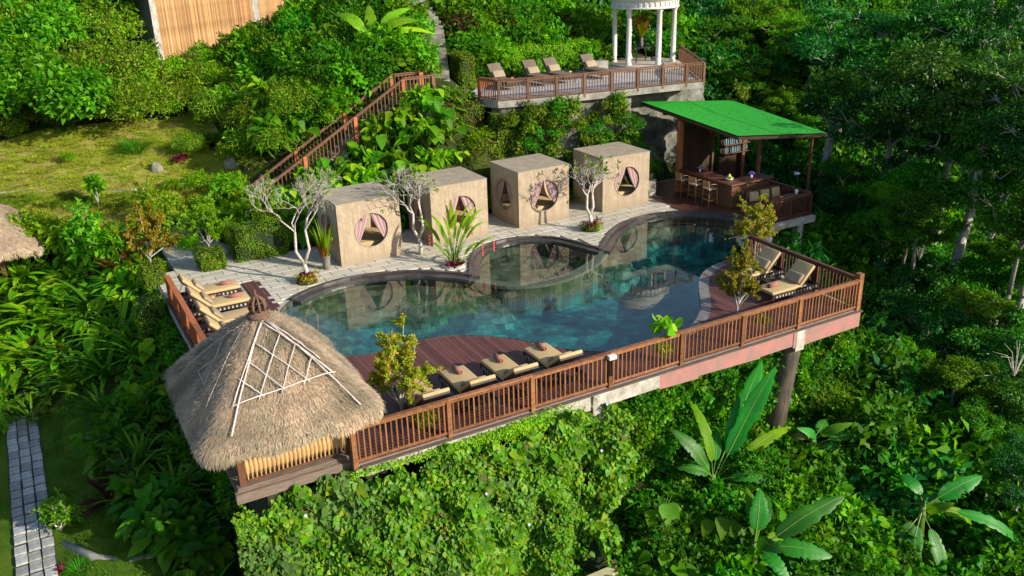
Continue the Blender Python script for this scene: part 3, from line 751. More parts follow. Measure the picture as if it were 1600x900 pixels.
MB().box(-.09, .09, -.09, .09, -.2, 1.12).build('corner_post', WOOD_RAIL, tag(empty('corner_post', (16.27, .1, 0)), 'taller brown post where the two deck railings meet at the right corner', 'post'))
railing('side_railing', [(16.3, .2, 0), (16.33, 1.8, 0), (16.38, 3.4, 0), (16.45, 4.95, 0)], 'dark brown railing behind the two loungers on the right corner deck', WOOD_DARKRED, ends=(False, True))
railing('left_railing', [(-1.82, 12.35, 0), (-1.82, 10.1, 0), (-1.82, 7.8, 0), (-1.82, 5.4, 0)], 'orange brown railing behind the row of sand coloured loungers, left of the thatched roof', WOOD_RED, pw=.14, rail_w=.16)
railing('pavilion_side_railing', [(.1, .42, 0), (.1, .10, 0)], 'short stub of brown rail between the thatched pavilion and the long deck railing', WOOD_RAIL, ends=(False, False))
railing('bar_railing', [(20.1, 7.72, 0), (21.25, 7.72, 0), (22.4, 7.72, 0)], 'dark red railing in front of the seats at the edge of the bar terrace', WOOD_DARKRED, h=.85, group='railings')
railing('bar_back_railing', [(22.45, 7.8, 0), (22.45, 9.5, 0), (22.45, 11.2, 0)], 'dark railing on the jungle side of the bar terrace', WOOD_DARKRED, h=.85, step=.16)
TZ = 4.4
TP = [(12.87, 16.45), (14.12, 16.15), (15.4, 15.92), (16.72, 15.75), (18.05, 15.6), (19.38, 15.46), (20.68, 15.34), (21.95, 15.22), (22.85, 15.05)]
railing('upper_railing', [(p[0], p[1], TZ) for p in TP], 'brown railing along the front of the upper sun terrace below the white gazebo', WOOD_BROWN, h=.86, step=.13, post_mat=WOOD_BROWN)
railing('upper_left_railing', [(12.55, 17.6, TZ), (12.82, 16.5, TZ)], 'short return of railing at the left end of the upper sun terrace', WOOD_RED, h=.86, step=.12, ends=(True, False))
railing('upper_right_railing', [(22.9, 15.15, TZ), (24.0, 17.0, TZ), (25.1, 18.9, TZ), (26.1, 20.7, TZ)], 'dark railing running back behind the white gazebo on the upper terrace', WOOD_BROWN, h=.86, step=.15, ends=(False, True))

# garden light on the deck railing
gl_ = empty('rail_lamp', (6.93, -.06, .82)); tag(gl_, 'small white floodlight clamped on a post of the front deck railing', 'lamp')
MB().box(-.11, .11, -.1, .02, .0, .1).build('lamp_head', WHITE_GLAZE, gl_); MB().box(-.015, .015, -.05, .0, -.5, 0).build('cable', BLACK_METAL, gl_)

# ------------------------------------------------------------------ upper terrace, retaining wall, gazebo
ut_poly = [(12.45, 17.0), (12.8, 16.4)]+[(p[0], p[1]-.05) for p in TP[1:]]+[(26.4, 20.9), (26.4, 24), (12.6, 22)]
ut = build_poly('upper_terrace', ut_poly, [], TZ, .28, CEMENT); tag(ut, kind='structure')
# paving joints on the upper terrace
up = empty('upper_terrace_paving', (0, 0, TZ)); tag(up, kind='structure')
tile_me = MB().box(-.39, .39, -.39, .39, .0, .012).mesh('tile', simple('terrace_tile', (.5, .5, .5), (.3, .3, .31), 3, .7, vary=.15))
for i in range(17):
    for j in range(7):
        x, y = 13.2+i*.8, 15.6+j*.8
        if all(inside(x+a, y+b, ut_poly) for a in (-.4, .4) for b in (-.42, .4)): o = link_obj('tile', tile_me, up); o.location = (x, y, .0)
rw = empty('retaining_wall', (0, 0, 0)); tag(rw, 'stained rock retaining wall with hanging plants below the upper sun terrace', 'wall')
def rough_wall(name, P, z0, z1, mat, parent, amp=.14, seed=0, lean=.0):
    r = np.random.default_rng(seed); pts = []
    for a, b in zip(P, P[1:]):
        k = max(2, int(math.dist(a, b)/.22))
        for i in range(k): pts.append((a[0]+(b[0]-a[0])*i/k, a[1]+(b[1]-a[1])*i/k))
    pts.append(P[-1]); nz = max(3, int((z1-z0)/.22)); V = []
    nrm = offset_line(pts, 1.0)
    for i, p in enumerate(pts):
        nx, ny = nrm[i][0]-p[0], nrm[i][1]-p[1]
        for j in range(nz+1):
            t = j/nz; z = z0+(z1-z0)*t; d = amp*(math.sin(i*.9+seed)*math.cos(j*1.3+i*.37)+r.normal()*.35)-lean*(1-t)
            V.append((p[0]+nx*d, p[1]+ny*d, z+r.normal()*.02))
    m = nz+1; Fs = [(i*m+j, (i+1)*m+j, (i+1)*m+j+1, i*m+j+1) for i in range(len(pts)-1) for j in range(nz)]
    return link_obj(name, np_mesh(name, V, Fs, mat, True), parent)
rough_wall('wall_face', [(12.9, 17.2), (13.1, 16.6), (15.4, 16.1), (18, 15.85), (19.3, 15.75), (19.6, 16.9), (23.4, 16.8), (24.8, 17.2)], -.4, TZ-.2, ROCKWALL, rw, .12, 3)

gz = empty('gazebo', (23.95, 21.0, TZ)); tag(gz, 'round white gazebo with slim columns on the upper terrace', 'gazebo')
GR = 1.5
prof = [(1.95, 0), (1.95, .14), (1.9, .15), (0, .15)]
MB().lathe([(2.1, 0), (2.1, .09), (2.07, .1), (1.86, .1), (1.86, .2), (1.84, .21), (0.01, .21)], 40).build('base', simple('gazebo_floor', (.5, .45, .38), (.34, .3, .25), 4, .7, vary=0), gz)
view_az = math.atan2(CAM[1]-21.0, CAM[0]-23.95)
colm = MB().lathe([(.17, .21), (.17, .3), (.135, .33), (.13, 1.2), (.115, 2.75), (.14, 2.8), (.16, 2.86), (.16, 2.92)], 18).mesh('column', WHITE_PLASTER)
for k in range(6):
    a = view_az+math.radians(30+60*k); o = link_obj('column', colm, gz); o.location = (GR*math.cos(a), GR*math.sin(a), 0)
MB().lathe([(1.32, 2.92), (1.72, 2.92), (1.74, 3.0), (1.68, 3.02), (1.68, 3.3), (1.78, 3.34), (1.84, 3.42), (1.84, 3.46), (1.3, 3.46), (1.32, 2.92)], 48).build('entablature', WHITE_PLASTER, gz)
dent = MB().box(-.05, .05, -.004, .03, 0, .2).mesh('block', WHITE_PLASTER)
for k in range(40):
    a = 2*math.pi*k/40; o = link_obj('block', dent, gz); o.location = (1.685*math.cos(a), 1.685*math.sin(a), 3.06); o.rotation_euler = (0, 0, a+math.pi/2+math.pi)
MB().lathe([(1.84, 3.46), (1.7, 3.56), (1.5, 3.95), (1.1, 4.35), (.5, 4.6), (0.01, 4.66)], 40).build('dome', WHITE_PLASTER, gz)
# steps up to the gazebo base
MB().lathe([(2.5, 0), (2.5, .02), (2.48, .045), (2.05, .045)], 40).build('step', CEMENT, gz)
gt = empty('gazebo_table', (23.95, 21.2, TZ+.21)); tag(gt, 'small black table standing inside the white gazebo', 'table')
MB().box(-.55, .55, -.3, .3, .7, .74).build('tabletop', BLACK_METAL, gt)
for a in (-.5, .5):
    for b in (-.26, .26): MB().box(a-.025, a+.025, b-.025, b+.025, 0, .698).build('leg', BLACK_METAL, gt)

# ------------------------------------------------------------------ stairs
def stairs(name, P0, P1, width, n_, mat, label, wdir=(0, 1)):
    root = empty(name, P0); tag(root, label, 'stairs')
    P0, P1 = Vector(P0), Vector(P1); d = P1-P0; hd = Vector((d.x, d.y, 0)); L = hd.length; g = hd.normalized(); s_ = Vector((g.y, -g.x, 0))
    if s_.dot(Vector((wdir[0], wdir[1], 0))) < 0: s_ = -s_
    for i in range(n_):
        a = g*(L*i/n_); z = d.z*(i+1)/n_; mb = MB()
        j1, j2 = rnd.uniform(-.015, .015), rnd.uniform(-.02, .02)
        p = [a-g*(.03+j1), a+g*(L/n_+.02), a+g*(L/n_+.02)+s_*width, a-g*(.03+j2)+s_*width]
        V = [(q.x, q.y, z-d.z/n_-.25) for q in p]+[(q.x, q.y, z+rnd.uniform(-.008, .008)) for q in p]
        me = mb.add(V, [(0, 3, 2, 1), (4, 5, 6, 7), (0, 1, 5, 4), (1, 2, 6, 5), (2, 3, 7, 6), (3, 0, 4, 7)]).mesh('step', mat)
        bm = bmesh.new(); bm.from_mesh(me); bmesh.ops.recalc_face_normals(bm, faces=bm.faces); bm.to_mesh(me); bm.free()
        link_obj('step', me, root)
    return root
SL0, SL1 = (2.6, 18.8, .3), (9.55, 18.8, 4.4)
stairs('garden_stairs', SL0, SL1, 1.15, 23, STEP_STONE, 'railed stone stairs climbing the slope behind the left cabana')
ld = MB().box(9.5, 12.6, 18.7, 20.1, 4.1, 4.402).build('stair_landing', STEP_STONE); tag(ld, kind='structure')
st_ang = (SL1[2]-SL0[2])/(SL1[0]-SL0[0])
def sz(x): return SL0[2]+(x-SL0[0])*st_ang
railing('stair_railing', [(x, 18.72, sz(x)+.05) for x in (2.7, 4.95, 7.25, 9.5)], 'near red brown railing on the garden stairs', WOOD_BROWN, h=.95, step=.17, post_mat=WOOD_RED, pw=.16, group='stair railings')
railing('stair_railing', [(x, 20.02, sz(x)+.05) for x in (2.7, 4.95, 7.25, 9.5)], 'far red brown railing on the garden stairs', WOOD_BROWN, h=.95, step=.17, post_mat=WOOD_RED, pw=.16, group='stair railings')
railing('landing_railing', [(9.5, 18.72, 4.45), (10.9, 18.72, 4.45)], 'near level railing on the stair landing beside the upper terrace', WOOD_BROWN, h=.95, step=.17, ends=(False, True), pw=.16, group='stair railings')
railing('landing_railing', [(9.5, 20.02, 4.45), (10.9, 20.02, 4.45)], 'far level railing on the landing where the stone steps begin', WOOD_BROWN, h=.95, step=.17, ends=(False, True), post_mat=WOOD_RED, pw=.2, group='stair railings')
e1 = at(650, 40, 7.2)
stairs('upper_stairs', (11.1, 19.9, 4.4), (12.6, 23.6, 7.0), 1.1, 15, STEP_STONE, 'worn grey stone steps rising between hedges above the landing', wdir=(1, 0))
stairs('top_stairs', (12.6, 23.6, 7.0), (13.2, 28.8, 9.5), 1.05, 14, STEP_STONE, 'shaded stone steps at the top of the hill, continuing above the worn grey flight', wdir=(1, 0))
MB().box(9.9, 11.0, 17.3, 18.6, 1.0, 4.1).build('wall_block', ROCKWALL, tag(empty('stair_foundation', (0, 0, 0)), 'mossy block of wall under the stair landing', 'wall'))

# ------------------------------------------------------------------ cabanas
CW, CD, CH, CR, CZ = 2.39, 2.24, 2.3, .63, 1.16
def wall_with_hole(W_, H_, cx, cz, r, th):
    """wall in the xz plane, x 0..W_, front at y=0, back at y=th"""
    N = 64; V = []; Fs = []
    ang = sorted([2*math.pi*k/N for k in range(N)]+[math.atan2(z-cz, x-cx) % (2*math.pi) for x in (0, W_) for z in (0, H_)])
    def outer(a):
        dx, dz = math.cos(a), math.sin(a); t = 1e9
        if dx > 1e-9: t = min(t, (W_-cx)/dx)
        if dx < -1e-9: t = min(t, -cx/dx)
        if dz > 1e-9: t = min(t, (H_-cz)/dz)
        if dz < -1e-9: t = min(t, -cz/dz)
        return (cx+dx*t, cz+dz*t)
    for a in ang:
        o = outer(a); i_ = (cx+r*math.cos(a), cz+r*math.sin(a))
        V += [(o[0], 0, o[1]), (i_[0], 0, i_[1]), (o[0], th, o[1]), (i_[0], th, i_[1])]
    n_ = len(ang)
    for k in range(n_):
        a, b = 4*k, 4*((k+1) % n_)
        Fs += [(a, b, b+1, a+1), (a+2, a+3, b+3, b+2), (a+1, b+1, b+3, a+3), (a, a+2, b+2, b)]
    return V, Fs
def curtain(sign, zc, r, wtop, seed):
    """half of a tied-back curtain hanging in a round opening, in the xz plane, centred on x=0"""
    V = []; UV = []; n_, m_ = 18, 14
    for j in range(m_+1):
        t = j/m_; z = zc+r+.08-t*(2*r*.86)
        inner = sign*(.02+ (r*.60)*(t/.62)**1.15 if t < .62 else .02+r*.60 - (t-.62)*.04*sign*0)
        inner = sign*(.01+r*.70*t**1.35)
        outer_ = sign*(r+.06)
        for i in range(n_+1):
            s_ = i/n_; x = inner+(outer_-inner)*s_
            V.append((x, .02*math.sin(s_*22+seed)*(1-.3*t), z)); UV.append((s_, t))
    Fs = [(j*(n_+1)+i, j*(n_+1)+i+1, (j+1)*(n_+1)+i+1, (j+1)*(n_+1)+i) for j in range(m_) for i in range(n_)]
    me = np_mesh('curtain', V, Fs, CURTAIN, True); uv = me.uv_layers.new(name='UVMap')
    for l in me.loops: uv.data[l.index].uv = UV[l.vertex_index]
    return me
CUR = [curtain(-1, CZ, CR, 0, 1.0), curtain(1, CZ, CR, 0, 2.0)]
def make_cabana():
    root = empty('cabana', (0, 0, 0)); th = .09
    V, Fs = wall_with_hole(CW, CH-.03, CW*.52, CZ, CR, th); MB().add(V, Fs).build('front_wall', WEAVE, root)
    V, Fs = wall_with_hole(CD-2*th, CH-.03, CD*.5-th, CZ, CR, th)
    V = [(y, CD-th-x, z) for x, y, z in V]; MB().add(V, [tuple(reversed(f)) for f in Fs]).build('side_wall', WEAVE, root)
    V, Fs = wall_with_hole(CD-2*th, CH-.03, CD*.5-th, CZ, CR, th)
    V = [(CW-y, CD-th-x, z) for x, y, z in V]; MB().add(V, Fs).build('side_wall', WEAVE, root)
    MB().box(0, CW, CD-th, CD, 0, CH-.03).build('back_wall', WEAVE, root)
    MB().box(-.012, CW+.012, -.012, CD+.012, CH-.029, CH).build('roof', CAB_ROOF, root)
    # round rims
    for (M) in (Matrix.Translation((CW*.52, -.004, CZ)) @ Matrix.Rotation(math.pi/2, 4, 'X'), Matrix.Translation((-.004, CD*.5, CZ)) @ Matrix.Rotation(math.pi/2, 4, 'Y')):
        mb = MB(); mb.lathe([(CR, -.008), (CR+.018, -.008), (CR+.018, .01), (CR-.006, .01), (CR-.006, -.05), (CR, -.008)], 48)
        mb.xf(M); mb.build('window_rim', CAB_ROOF, root)
    MB().rbox(th+.05, CW-th-.05, th+.35, CD-th-.05, .35, .58, .05).build('mattress', CUSHION, root)
    MB().box(th+.02, CW-th-.02, th+.32, CD-th-.02, .0, .349).build('daybed_base', WOOD_BROWN, root)
    MB().box(th, CW-th, th+.0, CD-th, .0, .02).build('floor', WOOD_BROWN, root)
    for k in range(3): 
        mb = MB().rbox(-.24, .24, -.08, .08, 0, .36, .07); o = mb.build('pillow', CUSHION_DK, root); o.location = (.55+k*.58, CD-.28, .58); o.rotation_euler = (-.25, 0, rnd.uniform(-.1, .1))
    for k in (0, 1):
        o = link_obj('curtain', CUR[k], root); o.location = (CW*.52, .06, 0)
        o = link_obj('curtain', CUR[k], root); o.location = (.06, CD*.5, 0); o.rotation_euler = (0, 0, math.pi/2)
        o = link_obj('curtain', CUR[k], root); o.location = (CW*.52, CD-.14, 0); o.scale = (.9, 1, 1)
    return root
cab = make_cabana()
cabl = ['sand coloured cube cabana at the left end of the row, beside the reed vase', 'second cube cabana from the left, behind the tall heliconia clump',
        'third cube cabana from the left, facing the round end of the small pool', 'cube cabana nearest to the thatch green roofed bar, right end of the row']
cabl[3] = 'cube cabana at the right end of the row, next to the green roofed bar'
for k, (x, y, r) in enumerate([(4.07, 12.46, .5), (7.77, 12.64, .0), (11.58, 12.70, 1.0), (15.55, 12.60, -.2)]):
    c = cab if k == 0 else copy_tree(cab)
    place(c, (x, y, 0), math.radians(r)); tag(c, cabl[k], 'cabana', 'cube cabanas in a row behind the pool')

# ------------------------------------------------------------------ loungers, tables, towels
LL, LW = 2.0, .74
def make_lounger(up_ang=48, dark=False):
    """foot at +y end, head at y=0; origin on the deck below the head end, left corner"""
    cu = TAUPE if dark else CUSHION
    root = empty('sun_lounger', (0, 0, 0))
    mb = MB(); mb.box(0, .05, 0, LL, .2, .33).box(LW-.05, LW, 0, LL, .2, .33).box(.05, LW-.05, 0, .05, .2, .33).box(.05, LW-.05, LL-.05, LL, .2, .33).box(.05, LW-.05, .78, .84, .22, .3)
    mb.build('frame', WICKER, root)
    for k in range(9): mb = MB(); mb.box(-.006, -.001, .12+k*.2, .2+k*.2, .2, .23).box(LW+.001, LW+.006, .12+k*.2, .2+k*.2, .2, .23); 
    mb = MB()
    for k in range(14): mb.box(-.008, .002, .1+k*.13, .15+k*.13, .225, .295).box(LW-.002, LW+.008, .1+k*.13, .15+k*.13, .225, .295)
    tag(mb.build('frame_studs', LAMP_METAL, root), kind='stuff')
    leg = MB().tube([(0, 0, .2), (0, .0, 0)], .018, 6).mesh('leg', BLACK_METAL)
    for a in (.06, LW-.06):
        for b in (.12, LL-.08): o = link_obj('leg', leg, root); o.location = (a, b, 0)
    MB().rbox(.01, LW-.01, .72, LL+.0, .33, .43, .035).build('mattress', cu, root)
    bl = .80; a = math.radians(up_ang)
    piv = empty('x', (0, 0, 0)); bpy.data.objects.remove(piv)
    M = Matrix.Translation((0, .74, .34)) @ Matrix.Rotation(-a, 4, 'X')
    mb = MB().rbox(.01, LW-.01, -bl, 0, .03, .13, .035); mb.xf(M); bk = mb.build('back_cushion', cu, root)
    mb = MB().box(.02, LW-.02, -bl+.02, -.02, -.02, .028); mb.xf(M); fr = mb.build('backrest', WICKER, root)
    mb = MB().rbox(.06, LW-.06, -.36, -.02, .13, .24, .05); mb.xf(M); pl = mb.build('pillow', CUSHION_DK, root)
    for q in (.08, LW-.08): MB().tube([(q, .74-bl*.7*math.cos(a), .34+bl*.7*math.sin(a)-.03), (q, .1, .22)], .012, 5).build('prop', BLACK_METAL, root)
    return root
def make_towel():
    mb = MB(); P = []
    for k in range(42): t = k/41*2*math.pi*3; r = .022+.05*k/41; P.append((r*math.cos(t), r*math.sin(t)))
    L = .40; V = [(x, -L/2, y) for x, y in P]+[(x, L/2, y) for x, y in P]; n_ = len(P)
    mb.add(V, [(i, i+1, n_+i+1, n_+i) for i in range(n_-1)], True)
    mb.tube([(0, -L/2+.01, 0), (0, L/2-.01, 0)], .068, 14); return mb
towel0 = make_towel().build('rolled_towel', TOWEL)
def make_table(h=.3):
    root = empty('side_table', (0, 0, 0)); MB().box(-.22, .22, -.34, .34, h-.03, h).build('tabletop', BLACK_METAL, root)
    MB().box(-.2, .2, -.3, .3, h-.1, h-.032).build('apron', WICKER, root)
    for a in (-.2, .2):
        for b in (-.3, .3): MB().box(a-.02, a+.02, b-.02, b+.02, 0, h-.1).build('leg', BLACK_METAL, root)
    return root
table0 = make_table()
def flower_bowl():
    root = empty('flower_bowl', (0, 0, 0)); MB().lathe([(.02, 0), (.06, .01), (.075, .05), (.07, .05), (.055, .02)], 12).build('bowl', WHITE_GLAZE, root)
    mb = MB()
    for k in range(14):
        a = k*2.4; r = .012*math.sqrt(k)*1.6; mb.lathe([(.003, .0), (.02, .008), (.024, .02), (.012, .032), (.001, .034)], 6, (r*math.cos(a), r*math.sin(a), .035+.02*(1-k/14)))
    mb.build('blossom', FLOWER_GOLD, root); return root
fb0 = flower_bowl()
_ln = make_lounger(39)
front_labels = ['sand coloured lounger on the front deck nearest the thatched roof, behind the orange tipped tree', 'second sand coloured lounger from the thatched roof on the front deck',
                'third sand coloured lounger from the thatched roof on the front deck', 'sand coloured lounger on the front deck closest to the pool corner, last of its row']
used_towel = False
def put_towel(loc, rz, label):
    global used_towel
    t = towel0 if not used_towel else towel0.copy()
    if used_towel: COL.objects.link(t)
    used_towel = True; place(t, loc, rz); tag(t, label, 'towel', 'rolled towels on the loungers'); return t
for k, x in enumerate((1.93, 3.18, 4.40, 5.74)):
    l = _ln if k == 0 else copy_tree(_ln)
    place(l, (x, .38, 0), 0); tag(l, front_labels[k], 'sun lounger', 'sun loungers on the front deck')
    put_towel((x+.40, .38+1.72, .50), rnd.uniform(-.15, -.02), ['rolled pink towel on the lounger nearest the thatched roof', 'rolled pink towel on the second front lounger from the roof', 'rolled pink towel on the third front lounger from the roof', 'rolled pink towel on the front lounger closest to the pool corner'][k])
def put_table(first, loc, rz, label, blabel):
    t = table0 if first else copy_tree(table0); place(t, loc, rz); tag(t, label, 'table', 'low black side tables')
    f = fb0 if first else copy_tree(fb0); place(f, (loc[0], loc[1], loc[2]+.301), 0); tag(f, blabel, 'flower bowl', 'bowls of orange flowers')
put_table(True, (2.93, 1.35, 0), 0, 'low black table between the first and second front loungers', 'little bowl of orange blossom between the first two front loungers')
put_table(False, (5.44, 1.35, 0), 0, 'low black table between the third and fourth front loungers', 'little bowl of orange blossom between the last two front loungers')
# right corner pair: foot towards -x
def lounger_at(src, loc, rz, label, group): l = copy_tree(src); place(l, loc, rz); return tag(l, label, 'sun lounger', group)
_lr = make_lounger(46)
tag(place(_lr, (16.2, 1.55, 0), math.pi/2), 'sand coloured lounger on the right corner deck, the one nearer the front railing', 'sun lounger', 'loungers on the right corner deck')
lounger_at(_lr, (16.25, 3.05, 0), math.pi/2, 'sand coloured lounger on the right corner deck behind the black table', 'loungers on the right corner deck')
put_towel((14.6, 1.95, .50), .1+math.pi/2, 'rolled pink towel on the right corner lounger nearer the railing')
put_table(False, (15.3, 2.67, 0), math.pi/2, 'low black table between the two right corner loungers', 'little bowl of orange blossom on the right corner deck')
# left row: foot towards +x
for k, y in enumerate((12.25, 10.95, 9.55, 8.25)):
    lb = ['sand coloured lounger of the left row nearest the stone patio', 'sand coloured lounger of the left row on the thatch side of the black table',
          'third lounger of the left row, partly behind the leafy bush', 'last lounger of the left row, almost hidden by the thatched roof'][k]
    # head at x=-1.7, foot at x=.3; width runs towards -y
    lounger_at(_lr, (-1.72, y, 0), -math.pi/2, lb, 'loungers in the left row')
    if k < 2: put_towel((-.1, y-.38, .485), .0+math.pi/2-.12, ['rolled pink towel on the left row lounger nearest the stone patio', 'rolled pink towel on the second lounger of the left row'][k])
put_table(False, (-.7, 11.22, 0), math.pi/2, 'low black table between the first two loungers of the left row', 'little bowl of orange blossom in the left row')
# upper terrace: heads away from the camera (towards +y), feet to the railing
_lu = make_lounger(52, True)
_upl = ['taupe lounger at the left end of the upper terrace', 'second taupe lounger from the left on the upper terrace', 'third taupe lounger from the left on the upper terrace', 'fourth taupe lounger from the left on the upper terrace']
for k, x in enumerate((14.9, 16.75, 17.9, 20.0)):
    l = _lu if k == 0 else copy_tree(_lu); place(l, (x, 20.4-.2*k*0, TZ+.012), math.pi+.1); tag(l, _upl[k], 'sun lounger', 'taupe loungers on the upper terrace')
for k, x in enumerate((15.3, 18.5)):
    t = copy_tree(table0); place(t, (x, 19.6, TZ+.012), 0); tag(t, ['black table between the left pair of loungers on the upper terrace', 'black table between the right pair of loungers on the upper terrace'][k], 'table', 'low black side tables')
    f = copy_tree(fb0); place(f, (x, 19.6, TZ+.313)); tag(f, ['bowl of orange blossom on the left upper terrace table', 'bowl of orange blossom on the right upper terrace table'][k], 'flower bowl', 'bowls of orange flowers')
wm = empty('white_stone_seat', (20.9, 20.9, TZ+.012)); tag(wm, 'low pale stone block behind the upper terrace loungers', 'bench')
MB().rbox(-.6, .6, -.25, .25, 0, .5, .04).build('block', CEMENT, wm)

# ------------------------------------------------------------------ thatched pavilion
def thatch_roof(parent, cx, cy, hx, hy, ze, za, round_=.35, strands=26000, seed=1, ridge=0.0, front_only=None):
    r = np.random.default_rng(seed); N = 96; M = 22; V = []
    def edge(a):
        c, s_ = math.cos(a), math.sin(a); p = 11.0
        rr = 1/((abs(c)**p+abs(s_)**p)**(1/p)); return c*rr, s_*rr
    def pt(a, t):
        """t 0 at the apex, 1 at the eave"""
        ex, ey = edge(a); k = t
        z = za-(za-ze)*(t**1.12) + .07*math.sin(math.pi*t)
        z += .045*math.sin(a*9+seed)*t+.035*math.sin(a*17+t*5)*t+.02*math.sin(t*26+2*math.sin(a*5))*t
        sq = .12+.88*t
        return (cx+hx*ex*(t*.985+.015), cy+hy*ey*(t*.985+.015), z)
    for i in range(M+1):
        for j in range(N): V.append(pt(2*math.pi*j/N, i/M))
    # rounded thick eave
    for dz, k in ((-.10, 1.0), (-.2, .97), (-.24, .9), (-.1, .55)):
        for j in range(N):
            x, y, z = pt(2*math.pi*j/N, 1); w = .03*math.sin(j*1.9+seed)+.02*math.sin(j*.7)
            V.append((cx+(x-cx)*k, cy+(y-cy)*k, z+dz+w))
    rows = M+1+4
    Fs = [(i*N+j, (i+1)*N+j, (i+1)*N+(j+1) % N, i*N+(j+1) % N) for i in range(rows-1) for j in range(N)]
    V = np.array(V); V[N:(M+1)*N] += r.normal(size=(M*N, 3))*.012
    o = link_obj('thatch', np_mesh('thatch', V, Fs, THATCH, True), parent)
    # straw strands laid down the slope
    n_ = strands; a = r.random(n_)*2*math.pi; t = np.sqrt(r.random(n_))*1.0
    e = np.array([edge(q) for q in a]); L = r.uniform(.05, .14, n_)
    def P(e, t, a):
        z = za-(za-ze)*(t**1.12)+.07*np.sin(math.pi*np.minimum(t, 1))+.045*np.sin(a*9+seed)*t+.035*np.sin(a*17+t*5)*t+.02*np.sin(t*26+2*np.sin(a*5))*t
        return np.stack([cx+hx*e[:, 0]*(t*.985+.015), cy+hy*e[:, 1]*(t*.985+.015), z], 1)
    p0 = P(e, t, a); dt = L/np.hypot(hx, za-ze); p1 = P(e, t+dt, a)
    eave = t+dt > 1.0; p1[eave, 2] -= .12*r.random(eave.sum())
    nrm = np.stack([e[:, 0]/hx, e[:, 1]/hy, np.full(n_, .9)], 1); nrm /= np.linalg.norm(nrm, axis=1)[:, None]
    p0 += nrm*.0; p1 += nrm*r.uniform(.012, .05, n_)[:, None]+r.normal(size=(n_, 3))*.024
    d = p1-p0; sd_ = np.cross(d, nrm); sd_ /= np.linalg.norm(sd_, axis=1)[:, None]; w = r.uniform(.004, .010, n_)[:, None]
    VV = np.stack([p0-sd_*w, p0+sd_*w, p1+sd_*w*.4, p1-sd_*w*.4], 1).reshape(-1, 3)
    # hanging fringe under the eave
    m_ = strands//4; a2 = r.random(m_)*2*math.pi; e2 = np.array([edge(q) for q in a2]); q0 = P(e2, np.full(m_, 1.0), a2); q0[:, 2] -= r.uniform(0, .2, m_)
    q1 = q0+np.stack([e2[:, 0]*.03, e2[:, 1]*.03, -r.uniform(.05, .16, m_)], 1)+r.normal(size=(m_, 3))*.02
    s2 = np.stack([-e2[:, 1], e2[:, 0], np.zeros(m_)], 1)*r.uniform(.004, .01, m_)[:, None]
    V2 = np.stack([q0-s2, q0+s2, q1+s2*.3, q1-s2*.3], 1).reshape(-1, 3)
    AV = np.concatenate([VV, V2]); F_ = np.arange(len(AV)).reshape(-1, 4)
    s = link_obj('straw', np_mesh('straw', AV, F_, STRAW), parent); s['kind'] = 'stuff'
    return o
pv = empty('thatched_pavilion', (0, 0, 0)); tag(pv, 'pavilion with a shaggy thatched roof and white lattice sticks at the corner of the deck', 'pavilion')
thatch_roof(pv, -1.38, 1.32, 1.88, 2.24, 1.74, 3.55, strands=110000, seed=2)
for a in (-2.38, .05):
    for b in (.5, 2.5): MB().box(a-.07, a+.07, b-.07, b+.07, -.1, 2.1).build('post', WOOD_BROWN, pv)
MB().box(-2.55, .12, .34, 2.75, -.12, .004).build('floor', WOOD_GREY, pv)
MB().box(-2.52, .14, .36, .60, .005, .05).build('sill', WOOD_GREY, pv)
MB().box(-2.6, .1, .24, .40, -.26, -.03).build('front_beam', WOOD_GREY, pv)
MB().box(-2.30, -.02, .44, .5, .92, .98).build('hand_rail', WOOD_BROWN, pv)
MB().box(-2.30, -.02, .44, .52, .10, .15).build('bottom_rail', WOOD_BROWN, pv)
mb = MB().lathe([(.018, 0), (.02, .08), (.05, .18), (.058, .3), (.05, .42), (.02, .52), (.032, .6), (.045, .7), (.02, .78)], 10)
bm_ = mb.mesh('turned_baluster', simple('turned_wood', (.6, .38, .17), (.42, .25, .1), 9, .5, vary=.15))
for k in range(24): o = link_obj('baluster', bm_, pv); o.location = (-2.26+k*(2.2/23), .47, .145)
for k in range(18): o = link_obj('baluster', bm_, pv); o.location = (-2.38, .62+k*.1, .145)
for a in (-1, 1):
    for b in (-1, 1): MB().bar((-1.38+a*1.0, 1.28+b*1.2, 2.0), (-1.38, 1.28, 3.2), .06, .06).build('rafter', WOOD_DARK, pv)
MB().bar((-2.38, .5, 2.08), (.05, .5, 2.08), .1, .1).bar((-2.38, 2.5, 2.08), (.05, 2.5, 2.08), .1, .1).bar((-2.38, .56, 2.08), (-2.38, 2.44, 2.08), .1, .1).bar((.05, .56, 2.08), (.05, 2.44, 2.08), .1, .1).build('ring_beam', WOOD_DARK, pv)
